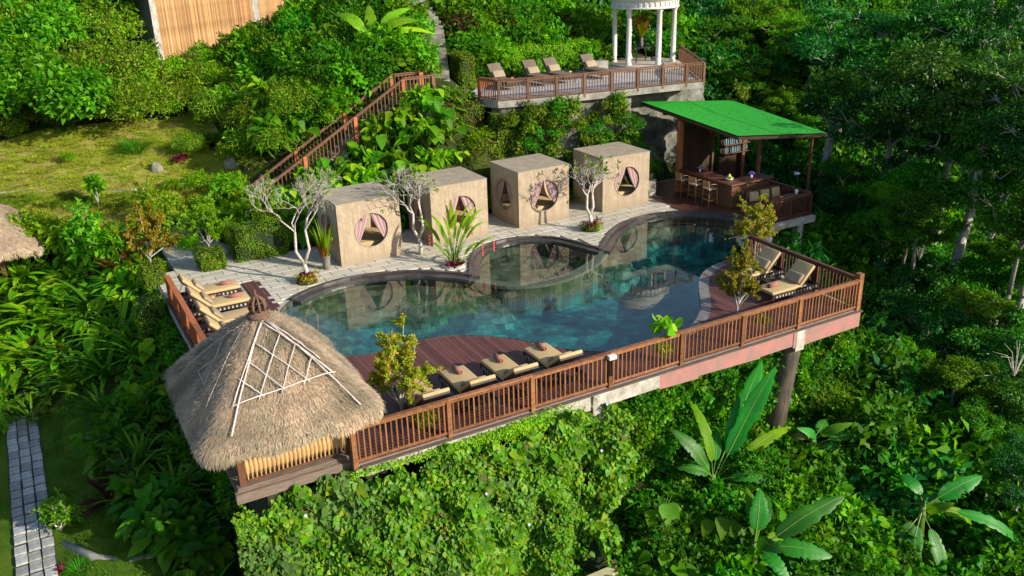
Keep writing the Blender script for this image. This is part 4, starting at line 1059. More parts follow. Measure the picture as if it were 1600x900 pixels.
# white lattice sticks on the front and left slopes
def roof_z(x, y):
    u, v = abs(x+1.38)/1.88, abs(y-1.28)/2.28; t = (u**11+v**11)**(1/11)
    return 3.55-(3.55-1.74)*(t**1.12)+.07*math.sin(math.pi*min(t, 1))
def stick(a, b, w=.026, par=pv):
    P = []
    for k in range(9):
        t = k/8; x = a[0]+(b[0]-a[0])*t; y = a[1]+(b[1]-a[1])*t; P.append((x, y, roof_z(x, y)+.075))
    P = [(p[0]+rnd.uniform(-.006, .006), p[1]+rnd.uniform(-.006, .006), p[2]+rnd.uniform(-.012, .008)) for p in P]; MB().tube(P, [w*rnd.uniform(.8, 1.1) for _ in P], 6).build('lattice_stick', BAMBOO_WHITE, par)
for a, b in [((-1.41, 1.0), (-2.66, -.80)), ((-1.36, 1.02), (-2.46, -.36)), ((-1.41, 1.0), (-.33, -.26)), ((-1.34, 1.04), (-.02, -.86)), ((-1.28, 1.0), (-.5, .04)), ((-2.50, -.36), (-.28, -.22)),
             ((-1.70, .62), (-.86, -.30)), ((-1.96, .32), (-1.40, -.32)), ((-2.22, .05), (-1.83, -.34)), ((-1.12, .68), (-1.95, -.38)), ((-.90, .40), (-1.48, -.36)), ((-.66, .12), (-1.0, -.33))]:
    stick(a, b, .015 if a[0] != -1.41 else .02)
for a, b in [((-1.75, 1.2), (-2.9, .2)), ((-1.75, 1.3), (-2.9, 2.3)), ((-2.75, .3), (-2.75, 2.2)), ((-2.1, .9), (-2.75, 1.6)), ((-2.1, 1.6), (-2.75, .9))]: stick(a, b, .012)
# carved finial
fn = empty('roof_finial', (-1.38, 1.28, 3.5)); fn.parent = pv; fn.scale = (.82, .82, .9)
def scroll(c, r0, turns, sx, M):
    P = []; n_ = 30
    for k in range(n_): t = k/(n_-1); a = t*turns*2*math.pi; r = r0*(1-.8*t); P.append((c[0]+sx*r*math.cos(a), 0, c[1]+r*math.sin(a)))
    return P
mb = MB(); mb.lathe([(.30, 0), (.31, .03), (.27, .08), (.2, .1), (.19, .14), (.001, .15)], 24)
for q in range(4):
    R_ = Matrix.Rotation(q*math.pi/4, 4, 'Z'); s0 = len(mb.v)
    for sx in (-1, 1):
        mb.tube([(sx*.16, 0, .12), (sx*.22, 0, .24), (sx*.19, 0, .38), (sx*.08, 0, .48), (0, 0, .5)], [.032, .036, .032, .028, .02], 6)
        mb.tube(scroll((sx*.10, .24), .075, 1.4, sx, None), [.02]*30, 5)
        mb.tube(scroll((sx*.085, .40), .05, 1.3, -sx, None), [.016]*30, 5)
    mb.xf(R_, s0)
mb.tube([(0, 0, .1), (0, 0, .3), (.01, 0, .5), (-.02, 0, .58), (-.01, 0, .68)], [.06, .05, .045, .03, .018], 8)
mb.build('carved_crown', WOOD_CARVED, fn)

# second thatched roof at the left edge
pv2 = empty('thatched_hut', (0, 0, 0)); tag(pv2, 'rounded thatched roof of a hut cut by the left edge above the ferns', 'hut')
thatch_roof(pv2, -8.45, 21.8, 3.3, 2.8, .6, 2.8, strands=26000, seed=5)
for a in (-10.2, -6.6):
    for b in (20.2, 23): MB().box(a-.08, a+.08, b-.08, b+.08, -2.6, 1.4).build('post', WOOD_BROWN, pv2)

# ------------------------------------------------------------------ bar
bar = empty('bar_pavilion', (0, 0, 0)); tag(bar, 'open timber bar with a bright green sloping canopy behind the pool', 'bar')
CP = [(20.05, 9.65, 3.18), (23.9, 8.55, 3.0), (24.3, 14.6, 3.45), (20.2, 16.2, 3.62)]
mb = MB(); G = 14; V = []
for layer, dz in ((0, 0), (1, -.07)):
    for i in range(G+1):
        for j in range(G+1):
            u, v = i/G, j/G; p = [(CP[0][k]*(1-u)*(1-v)+CP[1][k]*u*(1-v)+CP[2][k]*u*v+CP[3][k]*(1-u)*v) for k in range(3)]
            V.append((p[0], p[1], p[2]+dz-.10*math.sin(math.pi*u)*math.sin(math.pi*v)*(1-layer*0)))
o1 = (G+1)**2; Fs = [(i*(G+1)+j, (i+1)*(G+1)+j, (i+1)*(G+1)+j+1, i*(G+1)+j+1) for i in range(G) for j in range(G)]
Fs += [tuple(q+o1 for q in reversed(f)) for f in Fs[:]]
mb.add(V, Fs, True); mb.build('canopy', TURF, bar)
for a, b in ((0, 1), (1, 2), (2, 3), (3, 0)): MB().bar(Vector(CP[a])-Vector((0, 0, .1)), Vector(CP[b])-Vector((0, 0, .1)), .07, .12).build('canopy_beam', WOOD_DARK, bar)
def can_pt(u, v, dz=0): return Vector([CP[0][k]*(1-u)*(1-v)+CP[1][k]*u*(1-v)+CP[2][k]*u*v+CP[3][k]*(1-u)*v for k in range(3)])+Vector((0, 0, -.10*math.sin(math.pi*u)*math.sin(math.pi*v)+dz))
for u in (.5,): MB().tube([can_pt(u, v/14, .004) for v in range(15)], .01, 4).build('seam', TURF, bar)
for t in (.25, .5, .75):
    a = Vector(CP[0]).lerp(Vector(CP[3]), t)-Vector((0, 0, .22)); b = Vector(CP[1]).lerp(Vector(CP[2]), t)-Vector((0, 0, .22)); MB().bar(a, b, .06, .09).build('rafter', WOOD_DARK, bar)
for x_, y_, h_, w_ in ((20.16, 13.3, 3.2, .2), (22.55, 10.9, 3.05, .12), (23.7, 9.1, 2.9, .09), (24.0, 13.4, 3.2, .16), (22.2, 13.45, 3.2, .1)):
    MB().box(x_-w_/2, x_+w_/2, y_-w_/2, y_+w_/2, -1.5 if x_ > 22.6 else 0, h_).build('post', WOOD_RED if x_ < 21 else WOOD_BROWN, bar)
# boarded back wall with an opening, bottle shelves
for k in range(11): x_ = 20.3+k*.165; MB().box(x_, x_+.158, 13.5, 13.54+rnd.uniform(0, .008), 0, 3.25).build('wall_board', WOOD_DARK, bar)
MB().box(22.75, 24.4, 13.56, 13.62, 0, 3.2).build('shelf_wall', WOOD_DARK, bar)
for z_ in (1.35, 1.75, 2.15):
    MB().box(22.8, 24.3, 13.25, 13.56, z_-.03, z_).build('shelf', WOOD_BROWN, bar)
btm = MB().lathe([(.035, 0), (.036, .16), (.014, .21), (.013, .29), (.001, .29)], 8).mesh('bottle', GLASSWARE)
for z_ in (1.35, 1.75, 2.15):
    for k in range(13):
        o = link_obj('bottle', btm); o.location = (22.87+k*.11, 13.4+rnd.uniform(-.04, .04), z_); tag(o, 'glass bottle on the '+{1.35: 'lowest', 1.75: 'middle', 2.15: 'top'}[z_]+' shelf behind the bar counter', 'bottle', 'bottles on the bar shelves')
# counter: long arm and short return
mb = MB().box(20.25, 20.75, 10.0, 13.25, 0, 1.0); mb.build('counter_front', WOOD_BROWN, bar)
MB().box(20.75, 22.4, 10.0, 10.45, 0, 1.0).build('counter_return', WOOD_BROWN, bar)
MB().rbox(20.08, 20.9, 9.85, 13.3, 1.0, 1.08, .02).build('counter_top', WOOD_DARKRED, bar); MB().rbox(20.9, 22.5, 9.85, 10.6, 1.0, 1.079, .02).build('counter_top', WOOD_DARKRED, bar)
def make_stool():
    root = empty('bar_stool', (0, 0, 0)); s = .2
    for a in (-1, 1):
        MB().tube([(a*(s+.03), -s-.03, 0), (a*s, -s, .74)], .018, 6).build('leg', WOOD_STOOL, root)
        MB().tube([(a*(s+.03), s+.03, 0), (a*s, s, .74), (a*(s+.01), s+.05, 1.08)], .018, 6).build('leg', WOOD_STOOL, root)
        MB().tube([(a*(s+.01), s+.02, .98), (a*(s+.02), 0, .99), (a*s, -s, .95), (a*s, -s, .74)], .015, 6).build('armrest', WOOD_STOOL, root)
    MB().rbox(-s-.02, s+.02, -s-.02, s+.02, .74, .8, .02).build('seat', CUSHION_DK, root)
    mb = MB(); mb.tube([(-s-.01, -s-.01, .3), (s+.01, -s-.01, .3), (s+.01, s+.01, .3), (-s-.01, s+.01, .3), (-s-.01, -s-.01, .3)], .012, 5)
    mb.tube([(-s, -s, .52), (s, -s, .52)], .012, 5).tube([(-s, s, .52), (s, s, .52)], .012, 5).build('stretcher', WOOD_STOOL, root)
    mb = MB().box(-s-.01, s+.01, s+.02, s+.045, .86, 1.1); mb.build('backrest', WOOD_STOOL, root); return root
st0 = make_stool()
for k, (x_, y_) in enumerate([(19.85, 12.65), (19.82, 11.75), (19.85, 10.85)]):
    s_ = st0 if k == 0 else copy_tree(st0); place(s_, (x_, y_, 0), math.pi/2+rnd.uniform(-.15, .15))
    tag(s_, ['bar stool farthest from the pool corner of the counter, by the boarded wall', 'middle bar stool of the three at the dark counter', 'bar stool nearest the pool at the dark counter'][k], 'bar stool', 'wooden bar stools at the counter')
def bouquet(loc, mat, label, r=.13):
    root = empty('flower_vase', loc); tag(root, label, 'flowers', 'violet flowers on the bar')
    MB().lathe([(.03, 0), (.05, .04), (.045, .12), (.05, .14)], 10).build('vase', WHITE_GLAZE, root)
    mb = MB(); rr = np.random.default_rng(3)
    for k in range(40):
        d = rr.normal(size=3); d /= np.linalg.norm(d); d[2] = abs(d[2]); c = d*r; c[2] = c[2]*.8+.15; mb.lathe([(.001, -.02), (.026, 0), (.02, .015), (.001, .022)], 5, tuple(c))
    mb.build('blossom', mat, root)
bouquet((20.5, 12.3, 1.08), FLOWER_VIOLET, 'round violet bouquet on the far part of the bar counter'); bouquet((21.6, 10.3, 1.08), FLOWER_VIOLET, 'round violet bouquet on the short arm of the bar counter')
fbw = empty('fruit_bowl', (20.55, 10.5, 1.08)); tag(fbw, 'white bowl heaped with green fruit on the counter corner', 'fruit bowl')
MB().lathe([(.05, 0), (.12, .03), (.19, .1), (.18, .1), (.1, .04), (.001, .02)], 16).build('bowl', WHITE_GLAZE, fbw)
for k, (a, b, c) in enumerate([(0, 0, .12), (.09, .02, .11), (-.08, .04, .11), (.02, -.08, .11), (-.03, .09, .11), (.02, .02, .2), (-.06, -.03, .19)]):
    MB().lathe([(.001, -.06), (.045, -.04), (.055, 0), (.04, .05), (.012, .085), (.001, .09)], 8, (a, b, c)).build('fruit', FRUIT, fbw)
# bench seats with cushions along the bar railing
bs = empty('bar_bench', (0, 0, 0)); tag(bs, 'built-in wooden bench with pale cushions beside the bar railing', 'bench')
MB().box(20.5, 22.3, 8.9, 9.35, .0, .42).build('seat', WOOD_BROWN, bs); MB().box(20.5, 22.3, 9.35, 9.42, .0, .85).build('backrest', WOOD_BROWN, bs)
for k in range(3):
    o = MB().rbox(-.22, .22, -.07, .07, 0, .4, .06).build('cushion', CUSHION, bs); o.location = (20.8+k*.6, 9.22, .43); o.rotation_euler = (-.25, 0, rnd.uniform(-.2, .2))
bt = empty('bar_table', (21.6, 8.3, 0)); tag(bt, 'wooden table with an ashtray at the outer edge of the bar terrace', 'table')
MB().box(-.75, .75, -.25, .25, .68, .72).build('tabletop', WOOD_BROWN, bt)
for a in (-.68, .68): MB().box(a-.03, a+.03, -.2, .2, 0, .68).build('leg', WOOD_BROWN, bt)
MB().lathe([(.03, .0), (.07, .005), (.075, .04), (.06, .03), (.001, .02)], 12).build('dish', FLOWER_GOLD, tag(empty('yellow_dish', (21.35, 8.3, .72)), 'small yellow dish on the table at the bar railing', 'dish'))
wp = empty('white_flower_pot', (22.25, 8.35, .72)); tag(wp, 'white pot with a tall white flower at the end of the bar railing', 'flower pot')
MB().lathe([(.05, 0), (.08, .17), (.07, .17), (.045, .03)], 12).build('pot', WHITE_GLAZE, wp); MB().tube([(0, 0, .1), (.02, 0, .5), (-.03, 0, .85)], .008, 5).build('stem', STEM_GREEN, wp)
mb = MB(); rr = np.random.default_rng(5)
for k in range(16): c = rr.normal(size=3)*.07; mb.lathe([(.001, -.02), (.045, 0), (.001, .02)], 6, (c[0]-.03, c[1], c[2]*.5+.88))
mb.build('blossom', FLOWER_WHITE, wp)
ph = empty('plant_pedestal', (18.75, 13.6, 0)); tag(ph, 'grey stone pedestal with a potted broadleaf plant left of the bar', 'pedestal')
MB().box(-.22, .22, -.22, .22, 0, .75).build('block', CEMENT, ph)

# ------------------------------------------------------------------ hilltop bamboo building
A_, B_, C_ = Vector((2.7, 35.9, 4.2)), Vector((9.2, 40.9, 4.6)), Vector((12.6, 46.0, 5))
hut = empty('bamboo_house', (0, 0, 0)); tag(hut, 'bamboo cane walled house on the hill cut by the top edge', 'house')
def cane_wall(a, b, z0, z1, parent, seed):
    r = np.random.default_rng(seed); L = math.hypot(b.x-a.x, b.y-a.y); n_ = int(L/.075); d = Vector(((b.x-a.x)/L, (b.y-a.y)/L, 0)); nm = Vector((d.y, -d.x, 0))
    cane = MB()
    for s in range(7): pass
    for k in range(n_):
        if k % 1 == 0:
            p = a+d*(k+.5)*L/n_; rad = .031*r.uniform(.75, 1.1); V = []
            for z in (z0+r.uniform(-.1, .05), z1):
                for q in range(5):
                    t = math.pi*q/4; V.append((d*(math.cos(t)*rad)+nm*(math.sin(t)*rad)+nm*r.uniform(-.002, .002))+Vector((0, 0, z)))
            me = MB().add(V, [(q, q+1, q+6, q+5) for q in range(4)], True).mesh('cane', BAMBOO)
            o = link_obj('cane', me, parent); o.location = (p.x, p.y, 0)
cane_wall(A_, B_, 4.7, 9.6, hut, 1); cane_wall(B_+Vector((.35, .35, 0)), C_, 5.2, 10, hut, 2)
def slab_between(a, b, th, z0, z1, name, mat, off=.0):
    d = (b-a).normalized(); d.z = 0; nm = Vector((d.y, -d.x, 0))*-1; P = [a+nm*off, b+nm*off, b+nm*(off+th), a+nm*(off+th)]
    V = [(p.x, p.y, z0) for p in P]+[(p.x, p.y, z1) for p in P]
    me = MB().add(V, [(0, 3, 2, 1), (4, 5, 6, 7), (0, 1, 5, 4), (1, 2, 6, 5), (2, 3, 7, 6), (3, 0, 4, 7)]).mesh(name, mat)
    bm = bmesh.new(); bm.from_mesh(me); bmesh.ops.recalc_face_normals(bm, faces=bm.faces); bm.to_mesh(me); bm.free(); return link_obj(name, me, hut)
slab_between(A_, B_, .12, 4.2, 9.8, 'backing', WOOD_DARK, .02); slab_between(B_, C_, .12, 4.2, 10, 'backing', WOOD_DARK, .05)
for p, w_ in ((A_-Vector((.18, .1, 0)), .3), (B_, .4), (C_, .3)):
    MB().box(p.x-w_/2, p.x+w_/2, p.y-w_/2, p.y+w_/2, 3.5, 9.9).build('post', BARK_PALE, hut)
slab_between(A_-Vector((.3, 0, 0)), A_+Vector((-2.6, 6.5, 0)), .1, 3.5, 9.8, 'side_panel', GREY_PANEL)
slab_between(A_+Vector((-1, -1.3, 0)), B_+Vector((1.0, -1.6, 0)), 8, 8.62, 8.86, 'roof', WOOD_DARK, 0)
slab_between(A_+Vector((.5, -.3, 0)), B_+Vector((-.6, -.4, 0)), .5, 4.25, 4.42, 'ledge', WOOD_GREY, 0)

# ------------------------------------------------------------------ stepping stone path in the garden
pth = empty('garden_path', (0, 0, 0)); tag(pth, kind='structure')
MB().box(-7.3, -6.36, -1.5, 13.2, -3.2, -2.985).build('path_bed', PATH_DARK, pth)
ps = [MB().add([(-.135, -.175, 0), (.135, -.175, 0), (.135, .175, 0), (-.135, .175, 0), (-.128, -.168, .06), (.128, -.168, .06), (.128, .168, .06), (-.128, .168, .06)],
               [(4, 5, 6, 7), (0, 1, 5, 4), (1, 2, 6, 5), (2, 3, 7, 6), (3, 0, 4, 7)]).mesh('path_stone', PATH_STONE)]
for j in range(31):
    for i in range(3):
        o = link_obj('path_stone', ps[0], pth); o.location = (-7.13+i*.30+rnd.uniform(-.012, .012), -1.1+j*.455+rnd.uniform(-.02, .02), -2.985+rnd.uniform(-.01, .01)); o.rotation_euler = (rnd.uniform(-.02, .02), rnd.uniform(-.02, .02), rnd.uniform(-.03, .03))

# ================================================================== vegetation
def unit(a): return a/np.maximum(np.linalg.norm(a, axis=-1, keepdims=True), 1e-9)
KITE = ([0, .42, 1], [0, 1, 0])
HEART = ([0, .1, .3, .65, 1], [.3, .85, 1, .62, 0])
OVAL = ([0, .25, .55, .82, 1], [.06, .75, 1, .62, 0])
LANCE = ([0, .2, .5, .8, 1], [.1, .8, 1, .7, 0])
def leaves(P, D, N, L, Wd, prof=KITE, fold=.25, droop=.25):
    """n leaves with their base at P, running along D, facing N; returns verts and quads/tris as one array of quads"""
    n = len(P); D = unit(D); S = unit(np.cross(D, N)); U = np.cross(S, D)
    L = np.broadcast_to(np.asarray(L, float), (n,))[:, None]; Wd = np.broadcast_to(np.asarray(Wd, float), (n,))[:, None]
    if prof is KITE:
        b = P; m = P+D*L*.45+U*L*0; t = P+D*L-U*L*droop; l = m+S*Wd*.5+U*Wd*fold*.5; r = m-S*Wd*.5+U*Wd*fold*.5
        V = np.stack([b, l, t, r], 1).reshape(-1, 3); F = np.arange(4*n).reshape(-1, 4)
        return V, F
    T, Wp = prof; k = len(T); V = []
    for t, w in zip(T, Wp):
        c = P+D*L*t-U*L*droop*t*t-np.array([0, 0, 1.])*L*droop*.6*t*t
        V += [c+S*Wd*.5*w+U*Wd*fold*.5*w, c, c-S*Wd*.5*w+U*Wd*fold*.5*w]
    V = np.stack(V, 1).reshape(-1, 3); base = (np.arange(n)*3*k)[:, None]
    F = []
    for i in range(k-1):
        for a in (0, 1): F.append(base+np.array([3*i+a, 3*i+a+1, 3*i+a+4, 3*i+a+3]))
    return V, np.stack(F, 1).reshape(-1, 4)
def sph(r, n):
    v = r.normal(size=(n, 3)); return unit(v)
def blob_cloud(r, blobs, n, up=.35, jitter=.35, inner=.75):
    """leaf bases and directions on the skins of overlapping blobs"""
    B = np.array(blobs, float); w = B[:, 3]**2; i = r.choice(len(B), n, p=w/w.sum()); d = sph(r, n); d[:, 2] = np.abs(d[:, 2])*.85+d[:, 2]*.15
    d = unit(d); q = r.uniform(inner, 1.0, n)[:, None]
    sc = B[i, 4][:, None] if B.shape[1] > 4 else 1.0
    P = B[i, :3]+d*B[i, 3][:, None]*q*np.concatenate([np.ones((n, 2)), np.broadcast_to(sc, (n, 1))], 1)
    D = unit(d+r.normal(size=(n, 3))*.7+np.array([0, 0, -.25])); N = unit(d+np.array([0, 0, up])+r.normal(size=(n, 3))*jitter)
    return P, D, N
def join(parts):
    V = []; F = []; o = 0; mi = []
    for k, (v, f) in enumerate(parts): V.append(v); F.append(f+o); o += len(v); mi += [k]*len(f)
    return np.concatenate(V), np.concatenate(F), mi
def shrub_mesh(name, seed, R, H, n, L, Wd, mat, nb=9, prof=KITE, spread=.6, mat2=None, share2=.15, droop=.25, up=.35):
    r = np.random.default_rng(seed); blobs = []
    for k in range(nb):
        a = r.uniform(0, 6.283); d = R*spread*math.sqrt(r.random()); rr = R*r.uniform(.32, .6)
        blobs.append((d*math.cos(a), d*math.sin(a), H*(.35+.5*r.random()*(1-d/R*.6)), rr))
    P, D, N = blob_cloud(r, blobs, n, up=up); P[:, 2] = np.maximum(P[:, 2], .02*R)
    ns = int(n*.22)     # part of the leaves sit on shoots that stick out of the mass
    if ns > 40:
        k = max(5, ns//14); B = np.array(blobs); i = r.integers(0, len(B), k); d = sph(r, k); d[:, 2] = np.abs(d[:, 2])+.35; d = unit(d); o = B[i, :3]+d*B[i, 3:4]*.8; ln = R*r.uniform(.15, .55, k)
        j = np.arange(ns) % k; t = r.random(ns)[:, None]; P[:ns] = o[j]+d[j]*ln[j][:, None]*t+np.array([0, 0, -.12*R])*t*t; D[:ns] = unit(d[j]*.6+r.normal(size=(ns, 3))*.8); N[:ns] = unit(r.normal(size=(ns, 3))*.5+np.array([0, -.2, 1.]))
        w_ = r.permutation(n); P, D, N = P[w_], D[w_], N[w_]
    Ls = L*r.uniform(.6, 1.3, n)*(1+.25*np.sin(P[:, 0]*5/R+seed)*np.cos(P[:, 1]*5/R))
    if mat2 is None:
        V, F = leaves(P, D, N, Ls, Ls*Wd/L, prof, droop=droop); return np_mesh(name, V, F, mat)
    k = int(n*(1-share2)); a = leaves(P[:k], D[:k], N[:k], Ls[:k], Ls[:k]*Wd/L, prof, droop=droop); b = leaves(P[k:], D[k:], N[k:], Ls[k:], Ls[k:]*Wd/L, prof, droop=droop)
    V, F, mi = join([a, b]); return np_mesh(name, V, F, None, mats=[mat, mat2], mi=mi)
def strap_mesh(name, seed, n, L, Wd, mat, rise=(.4, 1.2), droop=.7, prof=LANCE, segs=7, wave=0.0, fold=.2, base_r=.06):
    """long leaves arching out of one point"""
    r = np.random.default_rng(seed); V = []; F = []; o = 0
    for k in range(n):
        a = r.uniform(0, 6.283); el = r.uniform(*rise); l = L*r.uniform(.65, 1.1); w = Wd*r.uniform(.8, 1.2); c, s_ = math.cos(a), math.sin(a)
        p = np.array([c*base_r, s_*base_r, .03]); e = el
        S = np.array([-s_, c, 0.])
        for i in range(segs+1):
            t = i/segs; wt = np.interp(t, prof[0], prof[1]); e = el-droop*1.6*t; d = np.array([c*math.cos(e), s_*math.cos(e), math.sin(e)]); u = np.cross(S, d)*-1
            ww = w*.5*wt*(1+wave*math.sin(i*3.1+k)); tw = wave*w*.4*math.sin(i*2.4+k)
            V += [p+S*ww+u*(fold*ww+tw), p, p-S*ww+u*(fold*ww-tw)]
            if i < segs: p = p+d*(l/segs)
        for i in range(segs):
            for q in (0, 1): F.append((o+3*i+q, o+3*i+q+1, o+3*i+q+4, o+3*i+q+3))
        o += 3*(segs+1)
    return np_mesh(name, np.array(V), np.array(F), mat)
def frond_mesh(name, seed, n, L, leaf, mat, rise=(.5, 1.2), droop=.75, pairs=16, width=.5):
    """ferns and small palms: leaflets in pairs along arching stalks"""
    r = np.random.default_rng(seed); P = []; D = []; N = []; Ls = []
    for k in range(n):
        a = r.uniform(0, 6.283); el = r.uniform(*rise); l = L*r.uniform(.7, 1.1); c, s_ = math.cos(a), math.sin(a); p = np.array([0, 0, .05]); S = np.array([-s_, c, 0.])
        for i in range(pairs):
            t = (i+1)/pairs; e = el-droop*1.7*t; d = np.array([c*math.cos(e), s_*math.cos(e), math.sin(e)]); u = -np.cross(S, d); p = p+d*l/pairs
            if t < .12: continue
            for sg in (-1, 1):
                P.append(p); D.append(S*sg+d*.55-u*.1); N.append(u+S*sg*.2); Ls.append(leaf*math.sin(min(1, t*1.15+.12)*math.pi*.92+.2)*1.0+leaf*.2)
    P, D, N, Ls = map(np.array, (P, D, N, Ls)); Ls = np.abs(Ls)
    V, F = leaves(P, D, N, Ls, Ls*.28*width*2, KITE, fold=.1, droop=.2); return np_mesh(name, V, F, mat)
def ear_mesh(name, seed, n, H, leaf, mat, spread=.6, prof=HEART, stalk=True):
    r = np.random.default_rng(seed); P = []; D = []; N = []; Ls = []; mb = MB()
    for k in range(n):
        a = r.uniform(0, 6.283); rr = spread*math.sqrt(r.random()); h = H*r.uniform(.4, 1)*(1-.3*rr/spread); q = np.array([rr*math.cos(a), rr*math.sin(a), h]); l = leaf*r.uniform(.6, 1.15)
        d = np.array([math.cos(a), math.sin(a), -.55])+r.normal(size=3)*.3
        P.append(q-unit(d)*l*.25); D.append(d); N.append(np.array([math.cos(a)*.5, math.sin(a)*.5, 1])+r.normal(size=3)*.25); Ls.append(l)
        if stalk: mb.tube([(0, 0, 0), tuple(q*np.array([.5, .5, .6])), tuple(q-unit(d)*l*.25)], .012, 4, False)
    P, D, N, Ls = map(np.array, (P, D, N, Ls)); V, F = leaves(P, D, N, Ls, Ls*.72, prof, fold=.22, droop=.12)
    if not stalk: return np_mesh(name, V, F, mat)
    V, F, mi = join([(V, F), (np.array(mb.v), np.array(mb.f))]); return np_mesh(name, V, F, None, mats=[mat, STEM_GREEN], mi=mi)

def limbs(r, H, R, mat_r=.16, n=6, levels=3, lean=0.0):
    """trunk and forking limbs; returns the mesh builder for each and the tips"""
    tr = MB(); tips = []
    a0 = r.uniform(0, 6.28); top = np.array([lean*math.cos(a0)*H, lean*math.sin(a0)*H, H*.62])
    mid = top*.5+np.array([r.normal()*.12, r.normal()*.12, 0]); tr.tube([(0, 0, -.4), tuple(mid*.5), tuple(mid), tuple(top)], [mat_r*1.25, mat_r, mat_r*.85, mat_r*.7], 8)
    def br(p, d, l, rad, lev):
        d = d/np.linalg.norm(d); m = p+d*l*.5+r.normal(size=3)*l*.06; e = p+d*l+r.normal(size=3)*l*.05; tr.tube([tuple(p), tuple(m), tuple(e)], [rad, rad*.8, rad*.6], 6, False)
        if lev <= 0: tips.append(e); return
        tips.append(m)
        for k in range(r.integers(2, 4)):
            dd = d+r.normal(size=3)*.55; dd[2] = dd[2]*.7+.22; br(e, dd, l*r.uniform(.6, .85), rad*.6, lev-1)
    for k in range(n):
        a = a0+k*2.4; e = r.uniform(.15, 1.1); f = r.uniform(.55, 1.0); br(top*f, np.array([math.cos(a)*math.cos(e), math.sin(a)*math.cos(e), math.sin(e)]), R*r.uniform(.4, .6), mat_r*.45, levels-1)
    return tr, np.array(tips)
def tree_protos(name, seed, H, R, nleaf, L, mat, bark, flat=.8, prof=KITE, wd=.5, mat_r=.16, levels=3, n=6, clump=.55, lean=.03):
    r = np.random.default_rng(seed); tr, tips = limbs(r, H, R, mat_r, n, levels, lean)
    c = tips.mean(0); blobs = [(t[0], t[1], t[2], clump*r.uniform(.6, 1.25)*R*.42, .75) for t in tips]
    P, D, N = blob_cloud(r, blobs, nleaf, inner=.3); Ls = L*r.uniform(.65, 1.25, nleaf); V, F = leaves(P, D, N, Ls, Ls*wd, prof, droop=.3)
    return tr.mesh(name+'_trunk', bark), np_mesh(name+'_crown', V, F, mat)
def put_tree(pr, name, loc, sc, rz, label, group, cat='tree'):
    t = empty(name, loc, rz); t.scale = (sc, sc, sc); tag(t, label, cat, group)
    link_obj('trunk', pr[0], t); link_obj('crown', pr[1], t); return t

PLATFORM = [(-2.9, -1.9), (1.0, -.9), (16.9, -.6), (17.3, 5.0), (18.6, 5.4), (20.0, 6.4), (23.3, 7.0), (24.9, 10), (24.9, 15.6), (19.5, 15.45), (1.4, 15.5), (1.4, 18.8), (-1.3, 18.8), (-1.3, 15.7), (-2.15, 15.6), (-2.15, 4), (-2.9, 3.2)]
TERR = [(12.3, 16.6), (13, 15.6), (23.2, 14.6), (27.2, 20.8), (26.5, 23), (20, 22), (12.4, 21.0)]
STAIR = [(2.3, 18.3), (12.6, 18.3), (12.9, 20.4), (2.3, 20.4)]
STAIR2 = [(10.9, 19.6), (12.5, 19.6), (14.7, 24), (15, 30), (12.9, 30), (12.4, 24)]
HUTP = [(0, 34.5), (9.5, 37.5), (15, 46), (8, 52), (-2, 46)]
CLEAR = [PLATFORM, TERR, STAIR, STAIR2, HUTP, [(.6, 33.2), (6.2, 34.6), (9.5, 37.5), (9.5, 41), (1.5, 37)], [(7.5, 33), (13, 37.5), (15.5, 46), (9, 41)]]
BANSPOT = [(10.6, -.2, .55), (9.6, -3.3, .7), (15.0, -4.1, .8)]
def free(x, y, lawn=True):
    if any((x-a)**2+(y-b)**2 < c*c for a, b, c in BANSPOT): return False
    if lawn and bool(in_lawn(np.float64(x), np.float64(y))): return False
    if bool(in_garden(np.float64(x), np.float64(y))): return False
    return not any(inside(x, y, p) for p in CLEAR)
def proj(x, y, z):
    d = np.array([x, y, z])-CAM; f = d@C_FWD; return (800+F_PX*(d@C_RIGHT)/f, 450+F_PX*(d@C_DOWN)/f, f)
def scatter_pts(step, x0, x1, y0, y1, cond, seed, far_=75, keep=1.0, m=90):
    r = np.random.default_rng(seed); out = []
    for x in np.arange(x0, x1, step):
        for y in np.arange(y0, y1, step):
            px, py = x+r.uniform(-.5, .5)*step, y+r.uniform(-.5, .5)*step
            if r.random() > keep or not cond(px, py): continue
            z = ground(px, py); q = proj(px, py, z+.3)
            if q[2] < 8 or q[2] > far_ or not (-m < q[0] < 1600+m and -m-60 < q[1] < 900+m+120): continue
            out.append((px, py, z))
    return out
